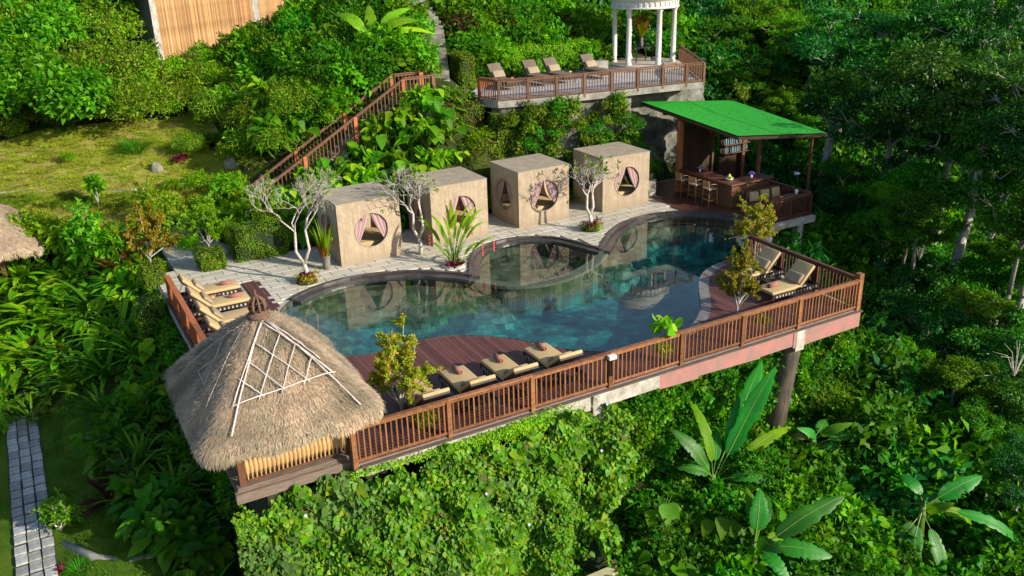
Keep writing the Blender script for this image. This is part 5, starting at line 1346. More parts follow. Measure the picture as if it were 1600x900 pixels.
def gn_scatter(name, pts, src_mesh, smin, smax, seed, sink=.05, tilt=.15, zs=(.8, 1.3)):
    """one object of stuff: copies of a small clump standing on the given spots"""
    if not pts: return None
    r = np.random.default_rng(seed); n = len(pts); me = bpy.data.meshes.new(name); P = np.array(pts, np.float32); P[:, 2] -= sink
    me.vertices.add(n); me.vertices.foreach_set('co', P.ravel())
    ro = me.attributes.new('rot', 'FLOAT_VECTOR', 'POINT'); ro.data.foreach_set('vector', np.stack([r.normal(size=n)*tilt, r.normal(size=n)*tilt, r.uniform(0, 6.28, n)], 1).astype(np.float32).ravel())
    s = r.uniform(smin, smax, n); sc = me.attributes.new('scl', 'FLOAT_VECTOR', 'POINT'); sc.data.foreach_set('vector', np.stack([s, s, s*r.uniform(zs[0], zs[1], n)], 1).astype(np.float32).ravel())
    src = bpy.data.objects.new(name+'_clump', src_mesh)
    ng = bpy.data.node_groups.new(name+'_nodes', 'GeometryNodeTree'); ng.interface.new_socket('Geometry', in_out='INPUT', socket_type='NodeSocketGeometry'); ng.interface.new_socket('Geometry', in_out='OUTPUT', socket_type='NodeSocketGeometry')
    gi, go = ng.nodes.new('NodeGroupInput'), ng.nodes.new('NodeGroupOutput'); ip = ng.nodes.new('GeometryNodeInstanceOnPoints'); oi = ng.nodes.new('GeometryNodeObjectInfo'); oi.inputs['Object'].default_value = src
    a1 = ng.nodes.new('GeometryNodeInputNamedAttribute'); a1.data_type = 'FLOAT_VECTOR'; a1.inputs['Name'].default_value = 'rot'
    a2 = ng.nodes.new('GeometryNodeInputNamedAttribute'); a2.data_type = 'FLOAT_VECTOR'; a2.inputs['Name'].default_value = 'scl'
    mp = ng.nodes.new('GeometryNodeMeshToPoints')
    ng.links.new(gi.outputs[0], mp.inputs[0]); ng.links.new(mp.outputs[0], ip.inputs['Points']); ng.links.new(oi.outputs['Geometry'], ip.inputs['Instance'])
    ng.links.new(a1.outputs[0], ip.inputs['Rotation']); ng.links.new(a2.outputs[0], ip.inputs['Scale']); ng.links.new(ip.outputs[0], go.inputs[0])
    o = link_obj(name, me); md = o.modifiers.new('scatter', 'NODES'); md.node_group = ng; o['kind'] = 'stuff'; return o

# ---- small clumps for the ground cover; leaf colours also carry each region's sun and shade
C_FINE_L = shrub_mesh('c', 1, .7, .7, 1100, .09, .045, LF_LIME, 10)
C_FINE_M = shrub_mesh('c', 2, .7, .75, 1100, .10, .05, LF_MID, 10)
C_MED_B = shrub_mesh('c', 3, .8, .9, 620, .17, .085, LF_BRIGHT, 11)
C_MED_M = shrub_mesh('c', 4, .8, .9, 620, .17, .08, LF_MID, 11)
C_MED_D = shrub_mesh('c', 5, .85, 1.0, 640, .16, .08, LF_DARK, 11)  # darker copy of the same shrub; ravine shade put into its leaf colour
C_FIG = shrub_mesh('c', 6, .7, .5, 1200, .07, .045, LF_FIG, 12)
C_DRY = shrub_mesh('c', 7, .7, .6, 1000, .11, .03, LF_DRY, 10, mat2=LF_LIME, share2=.4)
C_VINE = shrub_mesh('c', 8, .8, .55, 420, .17, .15, LF_BRIGHT, 12, prof=HEART, droop=.15)
C_VINE_M = shrub_mesh('c', 18, .8, .6, 420, .17, .15, LF_MID, 12, prof=HEART, droop=.15)
C_FERN = frond_mesh('c', 9, 15, .95, .16, LF_BRIGHT)
C_FERN_M = frond_mesh('c', 10, 14, 1.1, .18, LF_MID)
C_BIG = ear_mesh('c', 11, 22, .9, .38, LF_BRIGHT, .55)
C_BIG_M = ear_mesh('c', 12, 20, 1.0, .36, LF_MID, .6)
C_STRAP = strap_mesh('c', 13, 26, .85, .07, LF_BRIGHT, (.7, 1.4), .8)

ears_zone = lambda x, y: 2.6 < x < 10.6 and 15.4 < y < 18.5
ears_zone2 = lambda x, y: 4.5 < x < 11.6 and 20.3 < y < 25
left_hill = lambda x, y: x < 12.5 and y > (20.8 if x < -1.3 else 14) and free(x, y) and not ears_zone(x, y) and not ears_zone2(x, y)
mid_hill = lambda x, y: x >= 6 and y > 19 and x < 24 and free(x, y)
right_j = lambda x, y: x > 15 and not (x < 24 and y > 15) and free(x, y) 
front_r = lambda x, y: x > 6.6+max(0, -y-1)*-.4 and y < 3 and free(x, y)
left_low = lambda x, y: x < -1.5 and y < 20 and free(x, y) and not (x > -3.2 and y < 4.5)
S = scatter_pts
gn_scatter('hill_undergrowth', S(1.05, -24, 14, 14, 60, left_hill, 1, 70), C_DRY, .8, 1.5, 1)
gn_scatter('hill_shrubbery', S(1.35, -24, 14, 15, 75, left_hill, 2, 90, .85), C_FINE_L, .9, 1.9, 2)
gn_scatter('hill_leafy_undergrowth', S(1.7, -24, 14, 15, 75, left_hill, 3, 90, .6), C_MED_B, .8, 1.7, 3)
gn_scatter('terrace_bank_undergrowth', S(1.1, 6, 30, 20, 40, mid_hill, 4, 80), C_MED_B, .9, 1.7, 4)
gn_scatter('terrace_bank_vines', S(1.4, 6, 40, 20, 60, mid_hill, 5, 80), C_FINE_M, 1, 2, 5)
gn_scatter('ravine_undergrowth', S(1.15, 15, 75, -14, 66, right_j, 6, 95, 1), C_MED_M, 1.0, 2.0, 6)
gn_scatter('ravine_dark_undergrowth', S(1.7, 15, 75, -14, 66, right_j, 7, 95, .8), C_MED_D, 1.1, 2.3, 7)
gn_scatter('ravine_vines', S(2.0, 15, 60, -14, 60, right_j, 8, 90, .6), C_VINE_M, 1, 2.2, 8)
gn_scatter('ravine_bright_shrubbery', S(1.9, 15, 75, -14, 66, right_j, 28, 95, .7), C_MED_B, 1, 2.2, 28)
gn_scatter('ravine_ferns', S(2.4, 15, 50, -12, 45, right_j, 9, 70, .6), C_FERN_M, 1, 2, 9)
gn_scatter('bank_creeper', S(.75, 5.0, 24, -9, 2.2, front_r, 10, 60), C_VINE_M, .6, 1.1, 10)
gn_scatter('bank_bright_creeper', S(1.0, 5.0, 24, -9, 2.2, front_r, 11, 60, .75), C_VINE, .6, 1.15, 11)
gn_scatter('bank_shrubbery', S(1.3, 5.0, 26, -10, 2.2, front_r, 12, 60, .7), C_FINE_M, .7, 1.3, 12)
gn_scatter('bank_ferns', S(1.7, 5.0, 26, -10, 2.2, front_r, 13, 60, .5), C_FERN_M, .7, 1.1, 13)
gn_scatter('bank_broad_leaves', S(1.1, 6, 26, -10, 2.2, front_r, 45, 60, .6), ear_mesh('c', 46, 16, 1.0, .5, LF_BRIGHT, .6), .6, 1.15, 45)
gn_scatter('ravine_broad_leaves', S(2.0, 15, 45, -12, 40, right_j, 47, 70, .6), ear_mesh('c', 48, 18, 1.3, .6, LF_MID, .8), .9, 1.8, 47)
gn_scatter('garden_big_leaves', S(1.25, -18, -2.2, 10, 21.3, left_low, 38, 60, .7), ear_mesh('c', 39, 12, .9, .55, LF_LIME, .6), .8, 1.3, 38)
gn_scatter('garden_undergrowth', S(.62, -18, -1.5, 1.5, 21, left_low, 14, 60), C_BIG, .35, .7, 14)
gn_scatter('garden_bank_leaves', S(1.0, -18, -1.5, 1.5, 22, left_low, 15, 60, .8), C_STRAP, .8, 1.5, 15)
gn_scatter('garden_lime_ferns', S(1.15, -18, -2.4, 11.5, 21.2, left_low, 36, 60, .8), strap_mesh('c', 37, 20, 1.1, .15, LF_LIME, (.5, 1.3), .75, OVAL, 7, .25), .9, 1.6, 36)
gn_scatter('garden_ferns', S(1.3, -18, -1.5, 1.5, 22, left_low, 16, 60, .7), C_FERN, .7, 1.2, 16)
gn_scatter('low_front_creeper', S(.8, -5, 9, -9, -.9, lambda x, y: free(x, y) and x > -4.4, 17, 40), C_VINE, .5, .9, 17)

rq = np.random.default_rng(77)
fw = [(x, .72+rq.uniform(-.2, .1), z) for x in np.arange(6.9, 16.4, .33) for z in np.arange(-4.2, -.75, .33) if rq.random() < .9]+[(16.75, y, z) for y in np.arange(.8, 5.4, .35) for z in np.arange(-4, -.7, .35)]+[(x, 7.75, z) for x in np.arange(19, 22.6, .4) for z in np.arange(-3.6, -.6, .4)]+[(-2.1, y, z) for y in np.arange(3.2, 15, .35) for z in np.arange(-2.6, -.3, .35)]
fw += [(x, y, ground(x, y)-.05) for x in np.arange(5.6, 17, .45) for y in np.arange(-1.6, .8, .4)]
gn_scatter('foundation_creeper', fw, C_VINE_M, .3, .6, 40, .2, .6); gn_scatter('foundation_bright_creeper', [p for p in fw if rq.random() < .4], C_VINE, .35, .6, 41, .2, .6)
# grass on the lawns
GR_ME = None
def grass_mesh(seed, n, L, mat):
    r = np.random.default_rng(seed); _a = r.uniform(0, 6.28, n); _q = .34*np.sqrt(r.random(n)); P = np.stack([_q*np.cos(_a), _q*np.sin(_a), np.zeros(n)], 1); D = unit(np.stack([r.normal(size=n)*.5, r.normal(size=n)*.5, np.ones(n)], 1)); N = sph(r, n)
    V, F = leaves(P, D, N, L*r.uniform(.5, 1.3, n), .014, KITE, droop=.35); return np_mesh('grass_tuft', V, F, mat)
g1 = grass_mesh(1, 300, .07, LF_GRASS); g2 = grass_mesh(2, 260, .06, LF_GRASSD)
gn_scatter('lawn_grass', S(.4, -16, 4, 19, 30, lambda x, y: bool(in_lawn(np.float64(x), np.float64(y))), 21), g1, .9, 1.4, 21, .04, .12, (.6, 1.5))
gn_scatter('garden_grass', S(.42, -14, -4.2, -5, 13, lambda x, y: bool(in_garden(np.float64(x), np.float64(y))) and not (-7.75 < x < -6.0), 22), g2, .9, 1.3, 22, .03, .1, (.6, 1.4))

# ---- creeper hanging over the front of the terrace
def creeper_surface(s, t, r=None):
    """s along the terrace 0..1, t down 0..1"""
    x = -2.75+(9.75-1.3*np.clip((t-.3)/.7, 0, 1)**1.5+.38*np.sin(t*8)+.2*np.sin(t*21))*s; bulge = .55+.28*np.sin(x*.9-1.2+t*2.5)+.25*np.sin(x*1.1+.6)+.18*np.sin(x*2.7+2)+.12*np.sin(x*5+t*4)
    y = -.18+.42*np.clip((.35-x)/.6, 0, 1)-bulge*(1-.45*np.clip((-.2-x)/1.5, 0, 1))*np.sin(np.clip(t*1.5, 0, 1.35))*1.15-.5*t+.10*np.sin(t*13+x*3)
    top = -.34-.16*np.sin(x*2.1)-.12*np.sin(x*5.3)-.06*np.sin(x*11)
    z = top-4.6*t**1.05
    return np.stack([x, y, z], -1)
cr_ = empty('creeper', (0, 0, 0)); tag(cr_, 'dense bright green heart leaved creeper covering the wall below the front deck railing', 'creeper')
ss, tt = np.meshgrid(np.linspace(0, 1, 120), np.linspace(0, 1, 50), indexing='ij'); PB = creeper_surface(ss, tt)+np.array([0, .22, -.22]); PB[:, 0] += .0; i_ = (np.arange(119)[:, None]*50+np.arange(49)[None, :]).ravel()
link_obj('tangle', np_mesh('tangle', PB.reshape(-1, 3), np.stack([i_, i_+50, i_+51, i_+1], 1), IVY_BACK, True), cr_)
r = np.random.default_rng(44); n_ = 36000
s_ = r.random(n_); t_ = r.random(n_)**.9*1.02
P_ = creeper_surface(s_, t_); ok = ~((P_[:, 0] > 5.15+.15*np.sin(P_[:, 2]*7)) & (P_[:, 0] < 5.9) & (P_[:, 2] < -3.9-.25*np.sin(P_[:, 0]*5)))
ok &= ~((s_ > .93) & (r.random(n_) > .45))
P_, s_, t_ = P_[ok], s_[ok], t_[ok]; n_ = len(P_)
lump = (np.sin(P_[:, 0]*3.1+P_[:, 2]*2.2)*np.sin(P_[:, 2]*3.7-P_[:, 0]*1.3)+.5*np.sin(P_[:, 0]*7+P_[:, 2]*6))
P_[:, 1] -= .13*lump+r.uniform(-.12, .16, n_); P_[:, 2] += r.normal(size=n_)*.02
N_ = unit(np.stack([r.normal(size=n_)*.55, -np.ones(n_)*.75+r.normal(size=n_)*.5, .75+r.normal(size=n_)*.5], 1)); D_ = unit(np.stack([r.normal(size=n_)*.7, -np.ones(n_)*.55, -np.ones(n_)*.6+r.normal(size=n_)*.4], 1))
Lf = r.uniform(.06, .145, n_)*(1+.25*lump); Lf *= np.where(r.random(n_) < .12, 1.5, 1.0)*(1+.3*np.sin(P_[:, 0]*1.3+2)*np.cos(P_[:, 2]*1.1)); Lf = np.clip(Lf, .045, .22)
dry_ = (np.sin(P_[:, 0]*2.3+1)*np.cos(P_[:, 2]*2.9+P_[:, 0])+r.normal(size=n_)*.35 > 1.3)
V, F = leaves(P_, D_, N_, Lf, Lf*.95, HEART, fold=.18, droop=.12); gy_ = (np.sin(P_[:, 0]*1.7-1)*np.sin(P_[:, 2]*1.9+.5*P_[:, 0])+r.normal(size=n_)*.5-P_[:, 0]*.16 > .55)
o = link_obj('leaves', np_mesh('leaves', V, F, None, mats=[LF_CREEP, LF_DRY, LF_GREYG, LF_LIME], mi=np.repeat(np.where(dry_, 1, np.where(gy_, 2, np.where(r.random(n_) < .2, 3, 0))), 8)), cr_); o['kind'] = 'stuff'
# trailing sprays over the edge beam
n_ = 2600; xx = np.concatenate([r.normal(4.1, .75, n_//2), r.uniform(-.2, 4.8, n_-n_//2)]); zz = -.05-np.abs(r.normal(size=n_))*.22*np.exp(-((xx-4)/2.6)**2)-r.uniform(0, .1, n_); P_ = np.stack([xx, -.12-r.uniform(0, .18, n_), zz+.12*np.exp(-((xx-5.1)/.5)**2)], 1)
N_ = unit(np.stack([r.normal(size=n_)*.5, -np.ones(n_), .6+r.normal(size=n_)*.4], 1)); D_ = unit(r.normal(size=(n_, 3))+np.array([0, -.3, -.6])); Lf = r.uniform(.04, .08, n_)
V, F = leaves(P_, D_, N_, Lf, Lf*.6, KITE); o = link_obj('trailing_sprays', np_mesh('trailing_sprays', V, F, LF_LIME), cr_); o['kind'] = 'stuff'
fm = MB()
for k in range(13):
    s1, t1 = r.random(), r.random()*.9; p = creeper_surface(np.array(s1), np.array(t1)); p[1] -= .16; st_ = len(fm.v); fm.lathe([(.004, 0), (.026, .01), (.038, .026)], 7); fm.xf(Matrix.Translation(Vector(p)) @ Matrix.Rotation(1.0, 4, 'X'), st_)
o = fm.build('flowers', FLOWER_WHITE, cr_); o['kind'] = 'stuff'
# cream wall and dark pillar low under the creeper
lw_ = empty('plastered_wall', (0, 0, 0)); tag(lw_, 'cream plastered wall corner showing below the creeper at the bottom of the picture', 'wall')
MB().box(5.0, 6.0, -1.8, -1.5, -6.5, -4.3).build('wall_face', CREAM_PLASTER, lw_); MB().box(4.45, 4.7, -2.0, -1.7, -6.5, -4.1).build('dark_post', BARK_BROWN, lw_)

gn_scatter('wall_top_vines', [(5.0+.22*k, -1.85-.05*(k % 2), -4.3-.12*(k % 3)) for k in range(6)]+[(5.95, -1.9, -4.7), (5.0, -1.9, -4.9), (6.1, -1.8, -4.3)], C_VINE, .18, .34, 43, .1, .6)
# ---- hedges and moss-covered walls
def hedge(name, box, label, mat=LF_FIG, n=9000, L=.05, rough=.06, group=None, rz=0, cat='hedge'):
    """clipped hedge: leaves over the faces of a box, standing on its own woody core"""
    x0, x1, y0, y1, z0, z1 = box; cx, cy = (x0+x1)/2, (y0+y1)/2; root = empty(name, (cx, cy, z0), rz); tag(root, label, cat, group)
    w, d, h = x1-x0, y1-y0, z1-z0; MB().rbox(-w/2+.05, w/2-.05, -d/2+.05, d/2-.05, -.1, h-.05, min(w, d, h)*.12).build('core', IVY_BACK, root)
    r = np.random.default_rng(int(abs(x0*31+y0*17+z0*7)*10) % 9999); A = [h*w, h*d, h*d, w*d]; c = r.choice(4, n, p=np.array(A)/sum(A)); u, v = r.random(n)-.5, r.random(n)
    P = np.zeros((n, 3)); N = np.zeros((n, 3))
    k = c == 0; P[k] = np.stack([u[k]*w, -d/2*np.ones(k.sum()), v[k]*h], 1); N[k] = (0, -1, .2)
    k = c == 1; P[k] = np.stack([-w/2*np.ones(k.sum()), u[k]*d, v[k]*h], 1); N[k] = (-1, 0, .2)
    k = c == 2; P[k] = np.stack([w/2*np.ones(k.sum()), u[k]*d, v[k]*h], 1); N[k] = (1, 0, .2)
    k = c == 3; P[k] = np.stack([u[k]*w, (v[k]-.5)*d, h*np.ones(k.sum())], 1); N[k] = (0, 0, 1)
    bump_ = rough*(np.sin(P[:, 0]*4+P[:, 2]*5)+np.sin(P[:, 1]*5+P[:, 2]*3)+r.normal(size=n)*.7); P += N*bump_[:, None]
    N = unit(N+r.normal(size=(n, 3))*.5+np.array([0, 0, .3])); D = unit(np.cross(N, sph(r, n))+np.array([0, 0, -.3])); Ls = L*r.uniform(.6, 1.4, n)
    V, F = leaves(P, D, N, Ls, Ls*.65, KITE); o = link_obj('leaves', np_mesh('leaves', V, F, mat), root); o['kind'] = 'stuff'; return root
hedge('rounded_hedge', (1.0, 2.9, 14.95, 16.3, 0, 1.15), 'fat rounded creeper covered hedge at the back of the left patio', n=12000, rough=.1)
hedge('planter_hedge', (-.35, .45, 14.65, 15.35, 0, .75), 'square clipped hedge planter standing on the patio', n=5000)
hedge('planter_hedge', (-2.35, -1.65, 14.3, 15.0, -.3, .75), 'square clipped hedge planter behind the left railing, holding the yellow tree', n=5000)
hedge('corner_hedge', (-2.9, -2.1, 12.2, 13.2, -1.0, .2), 'low clipped hedge outside the top end of the left railing', n=4000)
hedge('back_hedge', (-1.4, 3.2, 18.6, 19.4, 0, 1.0), 'dark hedge bank at the back end of the patio path', LF_MID, 9000)
hedge('fig_wall', (10.6, 12.5, 17.3, 17.95, -.2, 4.25), 'tall wall matted with brown green creeping fig left of the upper terrace', LF_DRY, 22000, .06, .08)
hedge('fig_wall', (12.6, 14.6, 16.3, 16.8, -.2, 3.9), 'shaded creeping fig wall under the left end of the upper terrace', LF_FIG, 16000, .06, .12)
hedge('terrace_hedge', (13.4, 22.0, 22.1, 23.0, 4.2, 5.75), 'long clipped hedge wall behind the taupe loungers', LF_LIME, 24000, .07, .09)
hedge('stair_hedge', (12.9, 13.6, 20.0, 22.2, 4.4, 5.9), 'clipped hedge block right of the upper stone steps', LF_FIG, 12000, .06, .06)
hedge('landing_hedge', (11.0, 12.5, 18.0, 18.5, 3.4, 4.5), 'low clipped hedge beside the stair landing', LF_FIG, 6000, .06, .05)
# plants clinging to the retaining wall
r = np.random.default_rng(5)
wp_ = [(x, 15.72-.10*(x-14)+r.uniform(-.1, .1), r.uniform(-.1, 4.1)) for x in np.arange(13, 24.6, .3) for _ in range(7) if r.random() < .9]
gn_scatter('wall_creeper', [p for p in wp_ if (p[0] < 19.3 or p[0] > 24.4) and (p[2] > 3.1 or r.random() < .45)], shrub_mesh('c', 31, .45, .5, 520, .09, .05, LF_FIG, 9), .7, 1.4, 31, .3, .5)
gn_scatter('wall_plants', [p for p in wp_ if (p[0] < 19.3 or p[0] > 24.4) and r.random() < .4], shrub_mesh('c', 32, .5, .6, 400, .14, .06, LF_MID, 9), .7, 1.3, 32, .3, .5)
gn_scatter('fig_wall_ferns', [(x, y, z) for x, y, z in zip(r.uniform(10.6, 14.6, 26), np.full(26, 16.9), r.uniform(.2, 3.6, 26))], C_FERN, .3, .7, 33, .1, .5)

# ---- individual plants
LAND = [('the gazebo', 1005, 50, 55, 60), ('the bar canopy', 1145, 185, 140, 30), ('the deck corner', 1335, 460, 25, 50), ('the bamboo house', 330, 50, 90, 60), ('the garden stairs', 590, 190, 90, 60), ('the dry lawn', 110, 250, 110, 50), ('the round hut roof', 30, 350, 40, 40),
        ('the thatched pavilion', 430, 620, 160, 110), ('the left cabana', 570, 350, 60, 65), ('the second cabana', 700, 325, 60, 60), ('the third cabana', 830, 300, 60, 60), ('the right cabana', 960, 275, 60, 55), ('the upper stone steps', 675, 90, 25, 55), ('the slim pale trunk', 1510, 330, 15, 50),
        ('the big banana plant', 1130, 660, 70, 90), ('the corner banana plant', 1450, 820, 80, 70), ('the dark trunk under the deck', 1232, 590, 20, 60), ('the taupe loungers', 840, 105, 80, 20), ('the top right corner', 1600, 0, 10, 10), ('the top left corner', 0, 0, 10, 10), ('the stepping stones', 35, 770, 35, 130), ('the left patio', 350, 410, 80, 30), ('the upper right pale trunk', 1548, 40, 10, 50)]
_said = {}
def whereabouts(label, px, py):
    """label plus a phrase that says what it stands next to"""
    best = sorted(((max(0, abs(px-x)-w)**2+max(0, abs(py-y)-h)**2, nm, px-x, py-y, w, h) for nm, x, y, w, h in LAND))
    for d, nm, dx, dy, w, h in best[:4]:
        ax, ay = abs(dx)/(w+30), abs(dy)/(h+30); side = ('right of ' if dx > 0 else 'left of ') if ax > ay else ('below ' if dy > 0 else 'above ')
        if max(ax, ay) < .5: side = 'by '
        for q in (('just ', 'well ') if d < 2500 else ('well ', 'far ')) if side != 'by ' else ('',):
            t = label+', '+q+side+nm
            if len(t.split()) <= 16 and t not in _said: _said[t] = 1; return t
    d, nm, dx, dy, w, h = best[0]; side = 'right of ' if dx > 0 else 'left of '
    t = label+', '+side+nm; return t if len(t.split()) <= 16 else label
def plant(me, name, px, py, sc, label, cat='plant', group=None, z=None, rz=None, pos=None, zs=1.0):
    p = pos if pos is not None else (at(px, py, z) if z is not None else hit(px, py))
    if group: q = proj(p[0], p[1], p[2]+.4*sc); label = whereabouts(label, q[0], q[1])
    o = link_obj(name, me); o.location = (p[0], p[1], p[2]-.03); o.rotation_euler = (0, 0, rnd.uniform(0, 6.28) if rz is None else rz); o.scale = (sc, sc, sc*zs); return tag(o, label, cat, group)
EAR = [ear_mesh('elephant_ear', 51+k, 16, 1.25, .62, LF_BRIGHT if k != 1 else LF_LIME, .75) for k in range(3)]
GINGER = [shrub_mesh('ginger', 61+k, .75, 1.15, 240, .42, .14, LF_BRIGHT if k else LF_LIME, 8, prof=OVAL, droop=.35, up=.6) for k in range(2)]
NEST = [strap_mesh('birds_nest_fern', 71+k, 22, 1.35, .17, LF_LIME if k == 0 else LF_BRIGHT, (.5, 1.3), .75, OVAL, 9, .28) for k in range(2)]
SPOT = [shrub_mesh('dumb_cane', 81+k, .5, .8, 70, .36, .17, LF_MID if k else LF_BRIGHT, 6, prof=OVAL, droop=.3, up=.7) for k in range(2)]
TI_RED = strap_mesh('ti_plant', 91, 34, .48, .09, LF_RED, (.3, 1.4), .55, OVAL); TI_MAR = strap_mesh('ti_plant', 92, 46, .55, .09, LF_MAROON, (.2, 1.4), .5, OVAL); TI_FIRE = strap_mesh('croton', 93, 60, .55, .07, LF_FIRE, (.1, 1.4), .6, OVAL)
CROTON = shrub_mesh('croton', 94, .9, 1.1, 700, .2, .07, LF_MAROON, 10, prof=KITE, mat2=LF_MID, share2=.4); REDB = shrub_mesh('red_bush', 95, .45, .4, 260, .12, .07, LF_RED, 7)
PALM = frond_mesh('palm', 96, 13, 1.7, .42, LF_MID, (.4, 1.25), .7, 22, .34); PALM_B = frond_mesh('palm', 97, 12, 1.5, .4, LF_BRIGHT, (.3, 1.2), .7, 22, .34)
TUFT = strap_mesh('grass_clump', 98, 260, .85, .022, LF_MID, (.6, 1.5), .8, LANCE, 5, base_r=.2); BUSH_S = shrub_mesh('round_bush', 99, .42, .55, 1400, .06, .04, LF_LIME, 7)
BUSH_G = shrub_mesh('round_bush', 100, .5, .6, 1500, .08, .04, LF_BRIGHT, 8); BUSH_Y = shrub_mesh('leafy_bush', 101, .8, .9, 1500, .11, .05, LF_LIME, 10); BUSH_L = shrub_mesh('leafy_bush', 102, 1.5, 2.1, 6500, .13, .05, LF_LIME, 30, spread=.8, mat2=LF_DRY, share2=.3); BUSH_M = shrub_mesh('leafy_bush', 103, 1.5, 2.1, 4200, .2, .11, LF_BRIGHT, 28, spread=.8, mat2=LF_MID, share2=.35)

# slope between the cabanas and the stairs, and above the stairs
rr_ = random.Random(5)
for x in np.arange(2.9, 10.8, .56):
    for y in np.arange(15.7, 18.7, .56):
        xx_, yy_ = x+rr_.uniform(-.25, .25), y+rr_.uniform(-.25, .25); z_ = ground(xx_, yy_)
        if rr_.random() < .25: plant(GINGER[rr_.randrange(2)], 'ginger', 0, 0, rr_.uniform(.6, .9), 'leafy ginger clump on the bank', 'plant', 'ginger clumps behind the left cabanas', pos=(xx_, yy_, z_))
        else: plant(EAR[rr_.randrange(3)], 'elephant_ear', 0, 0, rr_.uniform(.7, 1.1), 'sunlit elephant ear plant on the bank', 'plant', 'elephant ears on the bank behind the cabanas', pos=(xx_, yy_, z_))
for xx_, yy_, s_ in ((2.2, 18.0, .9), (3.0, 18.2, .8), (3.9, 18.15, .75), (1.6, 18.3, 1.0), (2.6, 17.6, .9), (4.8, 18.3, .6), (1.9, 19.3, 1.1)): plant(GINGER[0], 'ginger', 0, 0, s_, 'leafy ginger clump hiding the foot of the garden stairs', 'plant', 'ginger clumps behind the left cabanas', pos=(xx_, yy_, ground(xx_, yy_)))
for x in np.arange(4.6, 11.2, .95):
    for y in np.arange(20.7, 25, .95):
        xx_, yy_ = x+rr_.uniform(-.3, .3), y+rr_.uniform(-.3, .3); z_ = ground(xx_, yy_)
        if not free(xx_, yy_) or (xx_ > 9.4 and yy_ < 22.8): continue
        if rr_.random() < .45: plant(GINGER[rr_.randrange(2)], 'ginger', 0, 0, rr_.uniform(.9, 1.35)*(.55 if xx_ > 8.9 else 1), 'tall leafy ginger clump on the slope', 'plant', 'ginger clumps above the garden stairs', pos=(xx_, yy_, z_))
        else: plant(EAR[rr_.randrange(3)], 'elephant_ear', 0, 0, rr_.uniform(.95, 1.4)*(.5 if xx_ > 8.9 else 1), 'tall elephant ear plant on the slope', 'plant', 'elephant ears above the garden stairs', pos=(xx_, yy_, z_))
for k, (px, py, s_, me) in enumerate([(30, 60, 1.5, BUSH_L), (95, 80, 1.7, BUSH_M), (150, 60, 1.5, BUSH_L), (190, 120, 1.5, BUSH_L), (60, 135, 1.5, BUSH_M), (20, 165, 1.4, BUSH_M), (130, 165, 1.4, BUSH_M), (215, 165, 1.2, BUSH_L), (110, 30, 1.7, BUSH_M), (40, 20, 1.7, BUSH_L), (185, 30, 1.5, BUSH_M)]):
    plant(me, 'leafy_bush', px, py+45, s_, ['big yellow green bush on the hill', 'big fresh green bush on the hill'][me is BUSH_M], 'bush', 'big bushes above the lawn')
for k, (px, py, s_) in enumerate([(290, 130, .8), (340, 150, .9), (420, 140, .8), (460, 130, .8), (470, 150, 1.0), (400, 170, .9), (350, 125, .6), (440, 115, .6), (300, 200, .6), (440, 200, .8), (500, 125, .7)]):
    plant(BUSH_L, 'leafy_bush', px, py+45, s_*.85, 'sunny olive green bush on the bank', 'bush', 'bushes below the bamboo house')
for px, py, s_ in ((1265, 560, .5), (1300, 545, .55), (1335, 590, .55), (1290, 620, .5), (1350, 640, .5), (1240, 590, .4), (1320, 660, .45), (1365, 600, .5)): plant(BUSH_M if px % 2 else BUSH_L, 'leafy_bush', px, py+25, s_, 'bright sunlit bush under the deck', 'bush', 'sunlit bushes below the right deck corner')
# planted things that can be told apart
plant(TUFT, 'grass_clump', 212, 240, 1.25, 'arching dark green grass clump at the top corner of the lawn', 'grass clump')
plant(BUSH_S, 'round_bush', 109, 255, .95, 'little round bush alone on the dry lawn', 'bush')
plant(REDB, 'red_bush', 283, 256, .9, 'small purple red bush at the right edge of the lawn', 'bush')
plant(TI_RED, 'ti_plant', 375, 190, 1.4, 'magenta ti plant on the bank under the bamboo house', 'plant'); plant(TI_RED, 'ti_plant', 403, 168, 1.2, 'second magenta ti plant higher on the bank under the bamboo house', 'plant')
for px, py, s_ in ((420, 190, 1.0), (385, 215, .9), (310, 215, 1.0), (440, 165, 1.0), (350, 175, .9)): plant(TI_RED if px % 2 == 0 else TI_MAR, 'ti_plant', px, py+10, s_*1.2, 'small red purple plant on the bank', 'plant', 'red purple plants on the bank')
plant(TI_MAR, 'ti_plant', 330, 232, 1.2, 'dark maroon plant left of the palm fronds on the bank', 'plant')
plant(PALM_B, 'palm', 335, 222, .95, 'small feathery palm on the bank right of the lawn', 'palm'); plant(PALM, 'palm', 98, 200, .9, 'dark small palm at the upper edge of the lawn', 'palm')
plant(PALM_B, 'palm', 505, 8, 1.3, 'feathery palm at the top of the hill beside the bamboo house', 'palm')
for px, py in ((715, 58), (750, 40), (790, 55), (830, 35), (865, 60)): plant(CROTON, 'croton', px, py+12, 1.25, 'bronze red croton bush', 'bush', 'croton bushes above the terrace hedge')
for px, py in ((735, 70), (700, 20), (780, 20), (815, 70), (900, 55), (920, 20), (880, 15)): plant(GINGER[1], 'ginger', px, py+15, 1.25, 'glossy leaved bush among the crotons', 'bush', 'glossy bushes above the terrace hedge')
